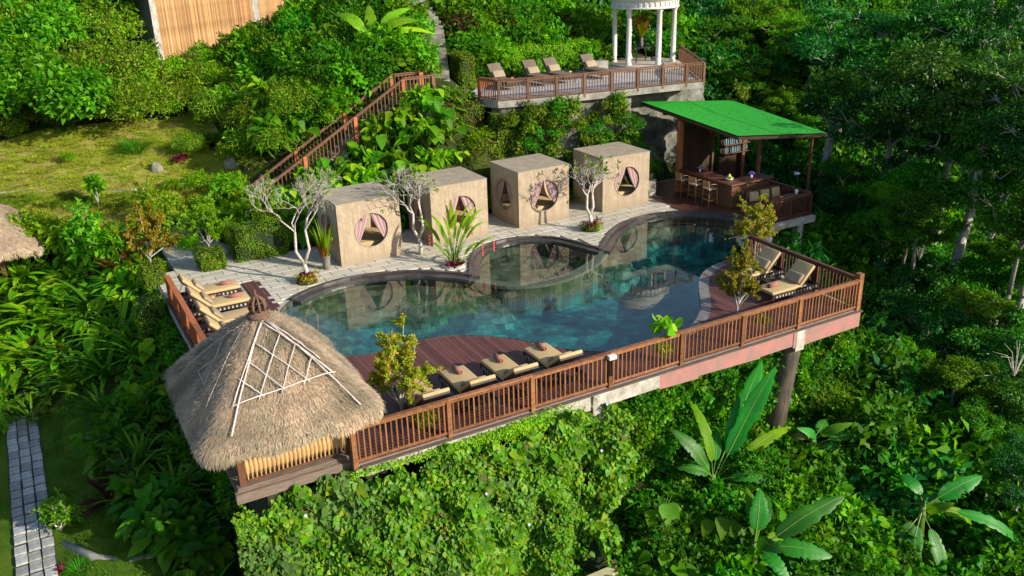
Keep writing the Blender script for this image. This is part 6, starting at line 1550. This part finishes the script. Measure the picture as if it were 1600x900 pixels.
# middle left garden
for k, (px, py, s_) in enumerate([(30, 480, 1.0), (75, 500, 1.0), (15, 560, .9), (60, 560, .9), (120, 430, .85), (40, 430, .9), (90, 460, .9)]):
    plant(NEST[0], 'birds_nest_fern', px, py+10, s_*1.5, "crinkled lime bird's nest fern", 'fern', "bird's nest ferns by the thatched hut")
for k, (px, py, s_) in enumerate([(150, 480, 1.15), (190, 530, 1.15), (225, 560, 1.1), (170, 580, 1.1), (130, 600, 1.1), (215, 480, 1.0), (240, 620, .95), (165, 640, 1.0), (205, 650, .9), (250, 520, 1.0), (110, 570, 1.0)]):
    plant(strap_mesh('spider_lily', 120+k, 34, 1.2, .10, LF_BRIGHT if k % 3 else LF_MID, (.5, 1.4), .7, OVAL, 7, .05) if k < 3 else bpy.data.meshes['spider_lily'], 'spider_lily', px, py+10, s_*1.35, 'long leaved green lily clump', 'plant', 'lily clumps left of the pavilion')
for k, (px, py, s_) in enumerate([(165, 710, 1.0), (175, 740, 1.0), (190, 690, .9), (240, 820, 1.1), (255, 850, 1.0), (290, 870, 1.1), (215, 800, 1.0), (310, 840, .9), (330, 880, 1.0), (265, 800, .9), (200, 660, .9)]):
    plant(SPOT[1], 'dumb_cane', px, py+5, s_*1.35, 'spotted broad leaved plant edging the shaded lawn', 'plant', 'spotted plants edging the shaded lawn')
plant(TI_MAR, 'ti_plant', 177, 785, 1.7, 'dark maroon clump on the shaded lawn left of the pavilion', 'plant'); plant(TI_FIRE, 'croton', 195, 430, 2.3, 'fiery orange and red croton left of the left railing', 'plant')
for px, py in ((42, 545), (72, 548), (115, 558)): plant(TI_RED, 'ti_plant', px, py, 1.5, "pink red ti plant among ferns", 'plant', 'pink ti plants among the ferns')
plant(TUFT, 'grass_clump', 235, 470, .8, 'dark grassy clump beside the orange croton', 'grass clump')
for k, (px, py) in enumerate(((120, 385), (150, 400), (90, 380), (60, 395))): plant(GINGER[k % 2], 'ginger', px, py+15, .95, 'fresh leafy shrub in the garden', 'shrub', 'shrubs beside the rounded hut')
plant(TI_RED, 'ti_plant', 84, 810, .75, 'crimson plant under the bent pale stem beside the stepping stones', 'plant')
plant(TI_RED, 'ti_plant', 100, 893, .55, 'crimson plant at the lower end of the stepping stone path', 'plant'); plant(TUFT, 'grass_clump', 125, 895, .5, 'spiky light grass clump at the lower edge of the picture', 'grass clump')
for px, py, s_ in ((300, 395, .7), (345, 330, .9), (310, 300, .9), (365, 300, .9), (400, 320, .8), (270, 300, .6), (385, 350, .7)): plant(BUSH_Y, 'leafy_bush', px, py, s_, 'yellow green leafy bush', 'bush', 'bushes behind the left patio')

# leafy bushes on the terraces
plant(BUSH_G, 'round_bush', 0, 0, .75, 'round green bush behind the back lounger on the right corner deck', 'bush', pos=(15.9, 4.45, 0))
plant(BUSH_Y, 'leafy_bush', 0, 0, .62, 'leafy green bush between the left loungers and the thatched roof', 'bush', pos=(-.25, 8.25, 0))
plant(shrub_mesh('hanging_bush', 110, .3, .75, 900, .07, .035, LF_YELLOW, 7, mat2=LF_LIME, share2=.6), 'hanging_bush', 0, 0, 1.0, 'yellow green potted bush behind the balusters near the thatched pavilion', 'bush', pos=(1.9, .32, 0), zs=1.1)
plant(bpy.data.meshes['hanging_bush'], 'hanging_bush', 0, 0, .95, 'yellow green potted bush behind the balusters at the middle of the deck railing', 'bush', pos=(8.9, .32, 0), zs=1.1)
plant(bpy.data.meshes['hanging_bush'], 'hanging_bush', 0, 0, .8, 'green potted bush behind the balusters below the right orange tipped tree', 'bush', pos=(12.6, .32, 0), zs=1.0)

# ---- paddle leaved plants with separate leaves
def paddle(base, tip, width, mat, parent, arch=.12, name='leaf', stem=.25, roll=None, mesh_off=None):
    base, tip = Vector(base), Vector(tip); d = tip-base; L = d.length; K = 30; V = []; side0 = d.cross(Vector((0, 0, 1))); 
    side0 = side0.normalized() if side0.length > .05*L else Vector((1, 0, 0)); cam_dir = (Vector(CAM)-base).normalized()
    side0 = (side0*(.45)+d.cross(cam_dir).normalized()*(.75)) if roll is None else side0; side0 = (side0-d.normalized()*side0.dot(d.normalized())).normalized(); up = side0.cross(d.normalized())
    if up.z < 0: up = -up
    def P(t): return base+d*t+up*(arch*L*4*t*(1-t))+Vector((0, 0, -1))*(.22*L*max(0, t-.5)**1.5)
    mi = []; F = []
    rr = rnd.random()*9
    for i in range(K):
        t = stem+(1-stem)*i/(K-1); u = i/(K-1); w = width*.5*max(.0, (math.sin(math.pi*min(1, u**.75*.98+.02)))**.62)*(1+.05*math.sin(i*2.1+rr))*(rnd.uniform(.72, .86) if (rnd.random() < .16 and 3 < i < K-3) else 1); c = P(t)
        e = Vector((0, 0, -1))*w*.25*(.5+u)
        V += [c+side0*w+up*w*.22+e+up*.03*w*math.sin(i*2.7+rr), c+side0*w*.5+up*w*.20+e*.25, c, c-side0*w*.5+up*w*.20+e*.25, c-side0*w+up*w*.22+e+up*.03*w*math.sin(i*3.1+rr)]
    for i in range(K-1):
        for q in range(4): F.append((5*i+q, 5*i+q+1, 5*i+q+6, 5*i+q+5)); mi.append(0)
    mb = MB(); mb.add(V, F, True); n0 = len(mb.f); mb.tube([P(t*1.0)+up*.004 for t in np.linspace(0, .97, 12)], [max(.004, width*.045*(1-.85*t)) for t in np.linspace(0, 1, 12)], 5); n1 = len(mb.f)
    me = mb.mesh(name, mat); me.materials.append(LF_MIDRIB); me.polygons.foreach_set('material_index', [0]*n0+[1]*(n1-n0)); o = link_obj(name, me, parent)
    if mesh_off: o.location = mesh_off
    return o
def ray_pt(px, py, dist):
    d = C_RIGHT*((px-800)/F_PX)+C_DOWN*((py-450)/F_PX)+C_FWD; return Vector(CAM+d*dist)
BAN_MORE = 3
def banana(bx, by, z, tips, label, name='banana_plant', group='banana plants', mat=LF_BAN, stem_r=.07, dd=None):
    b = Vector(at(bx, by, z)); f = float((np.array(b)-CAM)@C_FWD); root = empty(name, b); tag(root, label, 'banana plant', group)
    top = Vector((0, 0, .55)); MB().tube([(0, 0, -.5), (.02, 0, .1), tuple(top)], [stem_r*2.2, stem_r*1.7, stem_r*1.1], 8).build('stem', STEM_GREEN, root)
    for k, (px, py, w, off, m, ar) in enumerate(tips):
        tip = ray_pt(px, py, f+off)-b; paddle(top*rnd.uniform(.3, 1.0), tip, w*1.35, m or mat, root, ar+.05)
    for k in range(BAN_MORE):
        a = rnd.uniform(0, 6.28); l = rnd.uniform(1.0, 1.7); paddle(top*rnd.uniform(.4, 1.0), top+Vector((math.cos(a)*l*.75, math.sin(a)*l*.75, l*rnd.uniform(.15, .8))), rnd.uniform(.28, .42), rnd.choice((mat, mat, LF_MID, LF_BRIGHT)), root, .18)
    return root
banana(1112, 768, -3.9, [(1214, 556, .42, -.3, None, -.04), (1192, 548, .40, .8, None, .02), (1074, 608, .24, .2, LF_BRIGHT, .12), (1048, 662, .36, -.6, None, .05), (1120, 660, .2, .5, None, .08), (1222, 748, .26, -.4, None, .15), (1052, 720, .3, .6, None, .08), (1238, 655, .26, 1.0, LF_BRIGHT, .1)], 'large banana plant with leaves rising against the deck beam')
banana(1176, 875, -4.4, [(1188, 757, .36, 0, None, .02), (1322, 762, .38, -.2, None, .06), (1302, 862, .36, -.6, None, .03), (1228, 842, .34, .3, LF_BRIGHT, .12), (1120, 905, .3, -.3, None, .1), (1235, 905, .3, -.9, None, .1)], 'banana plant at the bottom edge with one leaf straight up and one to the right')
banana(1438, 812, -4.5, [(1432, 765, .26, .2, None, .04), (1478, 768, .27, .1, None, .03), (1536, 736, .36, -.1, None, .03), (1606, 850, .26, -.2, None, .12), (1380, 868, .3, -.3, None, .05), (1412, 905, .36, -.8, None, -.05), (1478, 912, .3, -.7, None, .03), (1520, 815, .24, .3, LF_BRIGHT, .15), (1400, 790, .22, .6, None, .2)], 'spreading dark green banana plant near the bottom right corner')
banana(1268, 710, -3.9, [(1256, 668, .2, .2, LF_DRY, .2), (1348, 676, .24, .2, None, .18), (1325, 700, .22, -.1, None, .15), (1230, 680, .2, .4, LF_DRY, .1)], 'banana plant with one dried brown leaf below the deck corner')
hb = hit(585, 95)
banana(585, 95, hb[2], [(563, 58, .5, -.6, LF_BRIGHT, .3), (612, 62, .52, -.9, LF_BRIGHT, .3), (655, 24, .45, -.4, LF_BRIGHT, .2), (640, 5, .4, .3, LF_BRIGHT, .15), (520, 15, .45, .2, LF_BRIGHT, .2), (575, 0, .4, .4, LF_BRIGHT, .05), (680, 45, .3, 0, LF_LIME, .2)], 'banana plant with wide hanging leaves above the garden stairs', stem_r=.14)

# heliconia clump on the patio
hc = empty('heliconia', (7.5, 10.35, 0)); hc.scale = (.92, .92, .95); tag(hc, 'tall heliconia clump with hanging coral flowers in the round bed by the pool', 'plant')
b = Vector((7.5, 10.35, 0)); f0 = float((np.array(b)-CAM)@C_FWD)
for k_, (px, py, w, off, z0) in enumerate(((703, 300, .2, .1, .8), (668, 325, .18, 0, .7), (655, 340, .18, .3, .6), (748, 312, .16, -.1, .9), (758, 316, .16, -.2, .9), (762, 338, .14, 0, .9), (757, 372, .18, -.3, .5), (786, 362, .12, -.3, .5), (645, 328, .13, .4, .6), (690, 330, .16, -.2, .9), (722, 345, .14, .2, .9), (738, 305, .1, .3, 1), (712, 340, .15, .4, .9), (683, 350, .18, -.2, .7), (668, 372, .14, -.2, .3), (695, 310, .15, .15, .9), (715, 318, .13, -.15, 1), (730, 330, .14, 0, .9), (700, 365, .14, .2, .6), (740, 345, .13, .1, .8), (677, 335, .14, .1, .8), (752, 330, .12, 0, 1), (728, 372, .12, -.1, .6), (690, 385, .12, .1, .5))):
    tip = ray_pt(px, py, f0+off)-b; st = Vector((tip.x*.35, tip.y*.35, max(.25, tip.z*.55*z0))); MB().tube([(rnd.uniform(-.12, .12), rnd.uniform(-.12, .12), 0), tuple(st*.6), tuple(st)], [.022, .018, .012], 6).build('stem', STEM_GREEN, hc)
    paddle(st, tip, w*.85, LF_BRIGHT if k_ % 3 else LF_LIME, hc, .22, stem=.15)
for px, py0, py1, off in ((758, 378, 398, -.2), (719, 328, 345, -.1), (668, 363, 380, 0), (740, 352, 362, 0), (777, 375, 390, -.2), (712, 345, 352, .1)):
    a, c = ray_pt(px, py0, f0+off)-b, ray_pt(px, py1, f0+off)-b; mb = MB()
    for k in range(7):
        q = a.lerp(c, k/6); st_ = len(mb.v); mb.lathe([(.004, .02), (.035, .0), (.03, -.03), (.003, -.06)], 5); mb.xf(Matrix.Translation(q+Vector(((-1)**k*.015, 0, 0))), st_)
    mb.tube([a+Vector((0, 0, .25)), a, c], .006, 4); mb.build('flower', FLOWER_CORAL, hc)
bed = MB().lathe([(.5, 0), (.48, .05), (.001, .06)], 24); bed.build('planting_bed', simple('bed_plaster', (.5, .46, .4), (.35, .32, .27), 6, .9, vary=0), hc)
for x, y, s_, me in ((7.3, 10.2, .42, TI_RED), (7.7, 10.55, .35, TI_MAR), (7.5, 10.1, .35, TI_RED), (7.75, 10.2, .3, TI_MAR)): plant(me, 'ti_plant', 0, 0, s_*1.4, 'small crimson plant at the foot of the heliconia', 'plant', 'crimson plants under the heliconia', pos=(x, y, .04))
# tall bromeliad spike on the gazebo table, plant on the pedestal, reeds in the stone vase
vz = empty('reed_vase', (3.55, 12.55, 0)); tag(vz, 'weathered stone vase with tall green reeds left of the first cabana', 'vase')
MB().lathe([(.12, 0), (.15, .1), (.13, .3), (.16, .5), (.17, .52), (.12, .5), (.1, .3)], 14).build('pot', POT_GREY, vz)
o = link_obj('reeds', strap_mesh('reeds', 130, 46, 1.35, .05, LF_LIME, (1.25, 1.5), .12, LANCE, 4, base_r=.07), vz); o.location = (0, 0, .4); o['kind'] = 'stuff'
o = link_obj('flower_spikes', strap_mesh('flower_spikes', 131, 14, .9, .05, LF_FIRE, (.9, 1.4), .3, OVAL, 4), vz); o.location = (-.1, 0, .35)
g2_ = empty('spike_plant', (23.95, 21.2, TZ+.96)); tag(g2_, 'tall red and yellow spiky plant in a vase on the gazebo table', 'plant')
MB().lathe([(.07, 0), (.11, .12), (.08, .3), (.1, .42), (.06, .42)], 12).build('vase', POT_GREY, g2_)
o = link_obj('leaf_spray', strap_mesh('leaf_spray', 132, 40, 1.5, .06, LF_FIRE, (1.1, 1.55), .25, LANCE, 6, base_r=.05), g2_); o.location = (0, 0, .4)
o = link_obj('leaf_spray', strap_mesh('leaf_spray', 133, 26, 1.1, .06, LF_LIME, (1.0, 1.55), .3, LANCE, 6, base_r=.05), g2_); o.location = (0, 0, .4)
pp = empty('pot_plant', (18.75, 13.6, .75)); tag(pp, 'potted broadleaf plant on the grey pedestal left of the bar', 'plant')
MB().lathe([(.1, 0), (.17, .1), (.18, .22), (.15, .25), (.12, .25)], 14).build('pot', POT_GREY, pp); o = link_obj('leaves', ear_mesh('leaves', 134, 9, 1.5, .42, LF_MID, .4), pp); o.location = (0, 0, .15)
for x, y, s_ in ((18.2, 14.6, 1.1), (19.3, 14.5, 1.3), (17.9, 15.0, 1.0), (10.7, 15.2, .9), (14.7, 14.9, 1.0)): plant(EAR[0] if x > 15 else NEST[1], 'elephant_ear' if x > 15 else 'birds_nest_fern', 0, 0, s_, 'large leaved plant against the retaining wall', 'plant', 'large leaved plants at the foot of the wall', pos=(x, y, 0))
rp = empty('planter_plant', (8.95, .3, 0)); tag(rp, 'yellow and green broad leaved plant rising above the middle of the deck railing', 'plant')
o = link_obj('leaves', shrub_mesh('leaves', 135, .3, .55, 26, .34, .2, LF_LIME, 4, prof=OVAL, up=.3), rp); o.location = (0, 0, .75); MB().tube([(0, 0, 0), (0, 0, .9)], .02, 6).build('stem', STEM_GREEN, rp)

# ---- bare frangipani trees
def frangipani(loc, seed, H, R, label, fork=.5, leafy=.0, levels=5):
    r = np.random.default_rng(seed); root = empty('frangipani_tree', loc); tag(root, label, 'tree', 'bare frangipani trees'); tr = MB(); bm2 = MB(); tips = []
    tr.tube([(0, 0, 0), (.03, 0, fork*.5), (-.02, .01, fork)], [.095, .075, .07], 9)
    def br(p, d, l, rad, lev):
        d = unit(d); m = p+d*l*.5+r.normal(size=3)*l*.07; e = p+d*l+r.normal(size=3)*l*.05; (tr if lev >= levels-1 else bm2).tube([tuple(p), tuple(m), tuple(e)], [rad, rad*.85, rad*.72], 6, lev == 0)
        if lev == 0: tips.append((e, d)); return
        for k in range(r.integers(2, 4)):
            a = r.uniform(0, 6.28); o_ = unit(np.cross(d, [math.cos(a), math.sin(a), .3])); dd = d*.75+o_*r.uniform(.5, .95); dd[2] = dd[2]*.85+.30; br(e, dd, l*r.uniform(.6, .92), max(.0045, rad*.6), lev-1)
    h = H/2.7
    for sg in (-1, 1):
        x = np.array([sg*.16*h, .03*sg, 0]); p0 = np.array([-.02, .01, fork]); p1 = p0+np.array([sg*.17, 0, .36])*h; p2 = p1+np.array([-sg*.04, .02, .5])*h
        tr.tube([tuple(p0), tuple(p1), tuple(p2)], [.062, .052, .042], 8)
        for q in range(3): a = r.uniform(0, 6.28); br(p2, np.array([math.cos(a)*.6+sg*.25, math.sin(a)*.6, 1.1]), .56*R, .032, levels-1)
    tr.build('trunk', BARK_WHITE, root); o = bm2.build('branches', BARK_WHITE, root)
    if leafy > 0:
        k = int(len(tips)*leafy); sel = r.choice(len(tips), k, replace=False); P = []; D = []
        for i in sel:
            for q in range(7): P.append(tips[i][0]); D.append(tips[i][1]+r.normal(size=3)*.8)
        P, D = np.array(P), np.array(D); V, F = leaves(P, D, np.tile([0, 0, 1.], (len(P), 1)), .16, .05, KITE); link_obj('leaves', np_mesh('leaves', V, F, LF_LIME), root)
    return root
frangipani((2.55, 11.72, .1), 3, 3.7, 1.2, 'bare white branched frangipani left of the first cabana, in a round yellow green bed', .55, .03, 6)
frangipani((7.0, 12.1, 0), 8, 3.1, .95, 'bare frangipani spreading over the roof of the second cabana', .6, .05, 6)
frangipani((13.85, 11.0, .1), 12, 2.5, .85, 'small bare frangipani between the third and fourth cabana, in a magenta flower bed', .5, .15, 5)
def bed_ring(loc, R_, mats, label):
    root = empty('flower_bed', loc); tag(root, label, 'flower bed'); MB().lathe([(R_*.9, 0), (R_*.8, .09), (.001, .1)], 18).build('soil', SOIL, root)
    for k, (m, a, b) in enumerate(mats):
        o = link_obj('plants', shrub_mesh('plants', 140+k+int(R_*100), R_*a, .22, 700, .07, .035, m, 14, spread=.85), root); o.location = (0, 0, b); o['kind'] = 'stuff'
bed_ring((2.55, 11.72, 0), .42, [(LF_YELLOW, 1.0, .0), (LF_RED, .5, .1)], 'yellow green bed with a red centre around the first frangipani'); bed_ring((13.85, 11.0, 0), .42, [(LF_RED, 1.05, .06), (LF_LIME, .9, -.02)], 'magenta flower bed around the small frangipani by the pool corner')

# ---- little trees with orange tips
def tip_tree(loc, seed, H, R, label, mat=LF_ORANGE, group='small trees with orange tips', n=1500, bark=BARK_PALE, z0=.25, L=.075):
    r = np.random.default_rng(seed); root = empty('small_tree', loc); tag(root, label, 'tree', group); tr = MB(); P = []; D = []
    for k in range(9):
        a = k*2.4+r.uniform(-.3, .3); t = .15+.85*k/9; p0 = np.array([.02*math.sin(k), .02*math.cos(k), H*z0*.35]); e = np.array([math.cos(a)*R*(1-.65*t), math.sin(a)*R*(1-.65*t), H*(z0+(1-z0)*t*.92)])
        m = (p0+e)/2+np.array([0, 0, -.08*H])*(1-t)*.5; tr.tube([tuple(p0), tuple(m), tuple(e)], [.022, .016, .008], 5, False)
        for q in range(11):
            s0 = m+(e-m)*r.uniform(0, 1); dd = unit(r.normal(size=3)+np.array([0, 0, .8])); e2 = s0+dd*R*r.uniform(.2, .55); tr.tube([tuple(s0), tuple(e2)], [.007, .003], 4, False)
            c = int(2.1*n/81*r.uniform(.5, 1.5)); tt_ = r.random(c)[:, None]; P.append(s0+(e2-s0)*tt_+r.normal(size=(c, 3))*.025); D.append(dd+r.normal(size=(c, 3))*.7)
    tr.tube([(0, 0, 0), (.01, .02, H*z0*.5), (0, 0, H*z0)], [.035, .03, .028], 7); tr.build('trunk', bark, root)
    P, D = np.concatenate(P), np.concatenate(D); Ls = L*r.uniform(.6, 1.3, len(P)); V, F = leaves(P, D, unit(r.normal(size=(len(P), 3))+np.array([0, -.4, 1.])), Ls, Ls*.5, KITE); o = link_obj('crown', np_mesh('crown', V, F, mat), root); return root
tip_tree((1.75, 1.5, 0), 1, 2.8, .8, 'orange tipped little tree beside the thatched roof on the front deck', n=4600)
tip_tree((12.95, 1.75, 0), 4, 2.35, .75, 'orange tipped little tree at the front of the right corner deck', n=3200)
tip_tree((17.1, 5.35, -.5), 9, 2.9, .85, 'orange tipped little tree at the back end of the side railing', n=3200, z0=.4)
tip_tree((-2.0, 14.65, .7), 15, 2.3, .95, 'yellow leaved little tree growing from the hedge planter behind the left railing', LF_YELLOW, 'yellow little trees', n=3400, L=.085)
tip_tree((.05, 15.0, .72), 17, 2.2, .75, 'yellow green little tree growing from the square planter on the patio', LF_LIME, 'yellow little trees', n=3000, L=.085)
tip_tree((2.6, 16.9, .3), 19, 2.4, .8, 'light green little tree behind the rounded hedge', LF_LIME, 'yellow little trees', n=2600, L=.085)
p_ = hit(140, 415); tip_tree((p_[0], p_[1], p_[2]), 23, 2.6, .9, 'thin branched frangipani with few leaves right of the rounded hut', LF_BRIGHT, 'thin garden trees', n=500, L=.2)
p_ = hit(155, 325); tip_tree((p_[0], p_[1], p_[2]), 25, 1.4, .3, 'tiny leafy sapling on the lower edge of the dry lawn', LF_BRIGHT, 'thin garden trees', n=160, L=.25, z0=.7)
p_ = hit(96, 832); tip_tree((p_[0], p_[1], p_[2]), 27, 1.2, .5, 'young frangipani with bright leaf tufts beside the stepping stones', LF_BRIGHT, 'thin garden trees', n=260, L=.16, bark=BARK_WHITE)

# ---- forest trees
T1 = tree_protos('t1', 1, 8, 3.2, 15000, .19, LF_TREE, BARK_PALE, wd=.5, n=8)
T2 = tree_protos('t2', 2, 7, 2.8, 12000, .20, LF_MID, BARK_GREY, wd=.5, n=8)
T3 = tree_protos('t3', 3, 6, 2.4, 9000, .22, LF_BRIGHT, BARK_GREY, wd=.45, n=8)
T4 = tree_protos('t4', 4, 9, 3.4, 16000, .17, LF_DARK, BARK_PALE, wd=.5, n=9)
TL = {1: 'dusky green forest tree with fine leaves', 2: 'mid green forest tree', 3: 'bright green young forest tree', 4: 'dark green dense forest tree'}
CH_ = {1: 6.2, 2: 5.4, 3: 4.6, 4: 7.0}
def forest(px, py, dist, k, sc, where):
    """a tree whose crown centre is seen here at this distance"""
    c = ray_pt(px, py, dist); g = ground(c.x, c.y); h = CH_[k]*sc; z = c.z-h
    pr = {1: T1, 2: T2, 3: T3, 4: T4}[k]; t = put_tree(pr, 'forest_tree', (c.x, c.y, z), sc, rnd.uniform(0, 6.28), whereabouts(TL[k], px, py), 'forest trees '+where)
    if z > g+.1:
        # the trunk goes on down to the slope
        mb = MB(); mb.tube([(0, 0, -.3), (rnd.uniform(-.3, .3), rnd.uniform(-.3, .3), (g-z)/sc*.5), (0, 0, (g-z)/sc-.4)], [.19, .21, .26], 8); o = mb.build('trunk_base', pr[0].materials[0], t)
    return t
W1 = 'in the ravine right of the pool deck'; W2 = 'on the slope behind the bar and the gazebo'; W3 = 'in the upper right of the forest'; W4 = 'on the hilltop along the upper edge'
for px, py, d, k, sc in [(1395, 180, 40, 4, 1.0), (1500, 130, 38, 1, 1.05), (1570, 250, 35, 1, .9), (1330, 70, 47, 4, 1.0), (1440, 40, 46, 1, 1.1), (1560, 30, 44, 4, 1.0), (1420, 290, 37, 2, .7), (1290, 110, 50, 3, .9), (1640, 150, 36, 1, 1.0)]: forest(px, py, d, k, sc, W3)
for px, py, d, k, sc in [(1165, 100, 49, 3, .6), (1235, 40, 50, 3, .8), (1180, 5, 54, 3, .8), (1110, 95, 50, 2, .5), (1225, 150, 46, 3, .5), (1130, 60, 52, 2, .9), (1190, 30, 55, 3, 1.0), (1215, 110, 50, 3, .8), (1250, 60, 54, 2, 1.0), (1100, 10, 58, 4, 1.0), (1140, 120, 48, 2, .6), (1200, 160, 47, 3, .6), (1290, 160, 46, 2, .7), (1270, 190, 45, 3, .55)]: forest(px, py, d, k, sc, W2)
for px, py, d, k, sc in [(1440, 330, 33, 2, .5), (1400, 300, 35, 3, .45), (1600, 340, 31, 2, .5), (1330, 260, 40, 3, .5), (1390, 350, 34, 2, .45), (1420, 340, 34, 3, .45), (1540, 470, 30, 3, .5), (1360, 430, 34, 3, .4), (1500, 570, 28, 3, .4), (1580, 380, 33, 3, .5), (1420, 540, 30, 3, .4), (1340, 300, 40, 4, .6), (1400, 400, 36, 2, .6), (1480, 440, 34, 1, .6), (1560, 420, 33, 2, .65), (1320, 380, 38, 2, .5), (1380, 480, 33, 4, .6), (1460, 520, 31, 4, .6), (1550, 520, 30, 1, .6), (1590, 600, 28, 1, .5), (1450, 600, 29, 2, .45), (1330, 570, 30, 3, .42), (1280, 590, 29, 3, .42), (1350, 640, 28, 3, .38), (1530, 660, 27, 2, .4), (1600, 730, 25, 4, .4)]: forest(px, py, d, k, sc, W1)
for px, py, d, k, sc in [(700, 0, 50, 2, .8), (770, -20, 52, 3, .9), (850, 0, 52, 4, .8), (930, 10, 55, 2, .9), (1010, 40, 56, 4, .9), (1070, 70, 54, 4, .7), (960, 60, 54, 4, .6), (180, -60, 62, 2, 1), (90, -40, 60, 3, 1), (10, -30, 58, 2, 1), (890, 60, 50, 3, .5), (1040, 20, 50, 2, .5)]: forest(px, py, d, k, sc, W4)
W5 = 'mostly past the right edge, added to shade the bar'
for x, y, zc, k, sc in ((26.6, -.9, 4.6, 4, .8), (29.0, 2.2, 5.4, 1, .85), (24.6, -4.2, 3.0, 2, .75), (31, -3, 6, 4, .9)):  # trees mostly out of view, added so their crowns shade the bar
    g = ground(x, y); t = put_tree({1: T1, 2: T2, 4: T4}[k], 'forest_tree', (x, y, zc-CH_[k]*sc), sc, rnd.uniform(0, 6), whereabouts(TL[k], *proj(x, y, zc)[:2]), 'forest trees '+W5)
    mb = MB(); mb.tube([(0, 0, -.3), (0, 0, (g-zc)/sc)], [.2, .26], 8); mb.build('trunk_base', BARK_PALE, t)
# the two pale trunks seen among the leaves, and the thick trunk under the deck corner
for (a, b_, z, lab, rad) in (((1276, 300), (1299, 205), -1.0, 'pale leaning trunk rising beside the green canopy of the bar', .2), ((1500, 385), (1527, 280), -1.0, 'pale slim trunk rising from the ravine at the right', .17), ((1546, 90), (1550, -5), 3.0, 'pale trunk at the upper right corner of the forest', .15)):
    p = Vector(at(a[0], a[1], z)); f = float((np.array(p)-CAM)@C_FWD); q = ray_pt(b_[0], b_[1], f); root = empty('tree_trunk', p); tag(root, lab, 'tree')
    e = q-p; MB().tube([e*-.6, (0, 0, 0), e*.5+Vector((.12, 0, 0)), e, e*1.5], [rad*1.3, rad*1.1, rad, rad*.9, rad*.8], 9).build('trunk', BARK_PALE, root)
    pr = shrub_mesh('crown', int(a[0]), 1.6, 1.6, 4200, .18, .09, LF_TREE, 16); o = link_obj('crown', pr, root); o.location = e*1.35
tr_ = empty('tree_trunk', (13.75, .3, 0)); tag(tr_, 'thick dark trunk standing under the right part of the deck', 'tree')
mb = MB(); mb.tube([(-.3, .2, -4), (-.12, .1, -2.4), (0, 0, -1.0), (.04, 0, -.52)], [.42, .36, .33, .34], 12); mb.build('trunk', BARK_BROWN, tr_); mb = MB(); mb.tube([(-.6, .5, -4), (-.55, .4, -2), (-.4, .4, -.6)], [.16, .13, .12], 8); mb.build('trunk', BARK_GREY, tr_)
# palms and bare twigs in the ravine
for px, py, s_ in ((1370, 360, 1.2), (1475, 700, .8), (1535, 640, .9), (1230, 350, .9), (1410, 250, 1.1)): plant(PALM, 'palm', px, py, s_, 'feathery palm in the forest undergrowth', 'palm', 'palms in the ravine')
for px, py, d, sd_ in ((1590, 560, 27, 3), (1440, 385, 34, 5), (1330, 330, 40, 7)):
    r = np.random.default_rng(sd_); p = ray_pt(px, py, d); root = empty('bare_shrub', p); tag(root, whereabouts('bare pale twigs in the forest foliage', px, py), 'shrub', 'bare twigs in the forest'); mb = MB()
    for k in range(11):
        a, e = r.uniform(0, 6.28), r.uniform(.1, 1.3); q = Vector((math.cos(a)*math.cos(e), math.sin(a)*math.cos(e), math.sin(e)))*r.uniform(.4, .9); mb.tube([(0, 0, -.6), tuple(q*.4), tuple(q)], [.014, .008, .003], 4, False)
    mb.build('twigs', BARK_WHITE, root)
# stones on the slope
for px, py, s_ in ((246, 268, .3), (363, 262, .35), (366, 230, .3)):
    p = hit(px, py); bm = bmesh.new(); bmesh.ops.create_icosphere(bm, subdivisions=2, radius=s_)
    for v in bm.verts: v.co += Vector((rnd.uniform(-1, 1), rnd.uniform(-1, 1), rnd.uniform(-1, 1)))*s_*.12; v.co.z *= 1.2
    me = bpy.data.meshes.new('rock'); bm.to_mesh(me); bm.free(); me.materials.append(STONE_STATUE); o = link_obj('rock', me); o.location = (p[0], p[1], p[2]+s_*.3); tag(o, whereabouts('weathered grey stone on the slope', px, py), 'rock', 'stones on the slope')
gn_scatter('ledge_creeper', [tuple(hit(px, py)) for px in range(-20, 250, 7) for py in (308, 315, 322) if rnd.random() < .85], C_FIG, .3, .55, 51, .1, .3, (.5, .9))
lw2 = hit(5, 297); r0, r1 = hit(0, 303), hit(190, 296)
pts_ = [tuple(hit(px, py)) for px, py in ((-40, 303), (0, 302), (60, 300), (120, 301), (190, 300), (225, 296))]
mb = MB(); mb.tube([(p[0], p[1], p[2]-.02) for p in pts_], .10, 6); tag(mb.build('lawn_edging', CEMENT), kind='structure')
pts_ = [tuple(hit(px, py)) for px, py in ((100, 850), (150, 872), (200, 880), (240, 870))]
mb = MB(); mb.tube([(p[0], p[1], p[2]-.02) for p in pts_], .12, 6); tag(mb.build('garden_edging', CEMENT), kind='structure')
# fallen leaves on the bar canopy
rl = np.random.default_rng(8); LP_ = np.array([can_pt(*(rl.random(2)**(.6, 1)), .02) for _ in range(110)]); LV, LFc = leaves(LP_, rl.normal(size=(110, 3))*(1, 1, .15), np.tile([0, 0, 1.], (110, 1))+rl.normal(size=(110, 3))*.2, rl.uniform(.05, .12, 110), .05, KITE)
_lit = np_mesh('leaf_litter', LV, LFc, LF_DRY); tag(link_obj('leaf_litter', _lit, bar), kind='stuff')
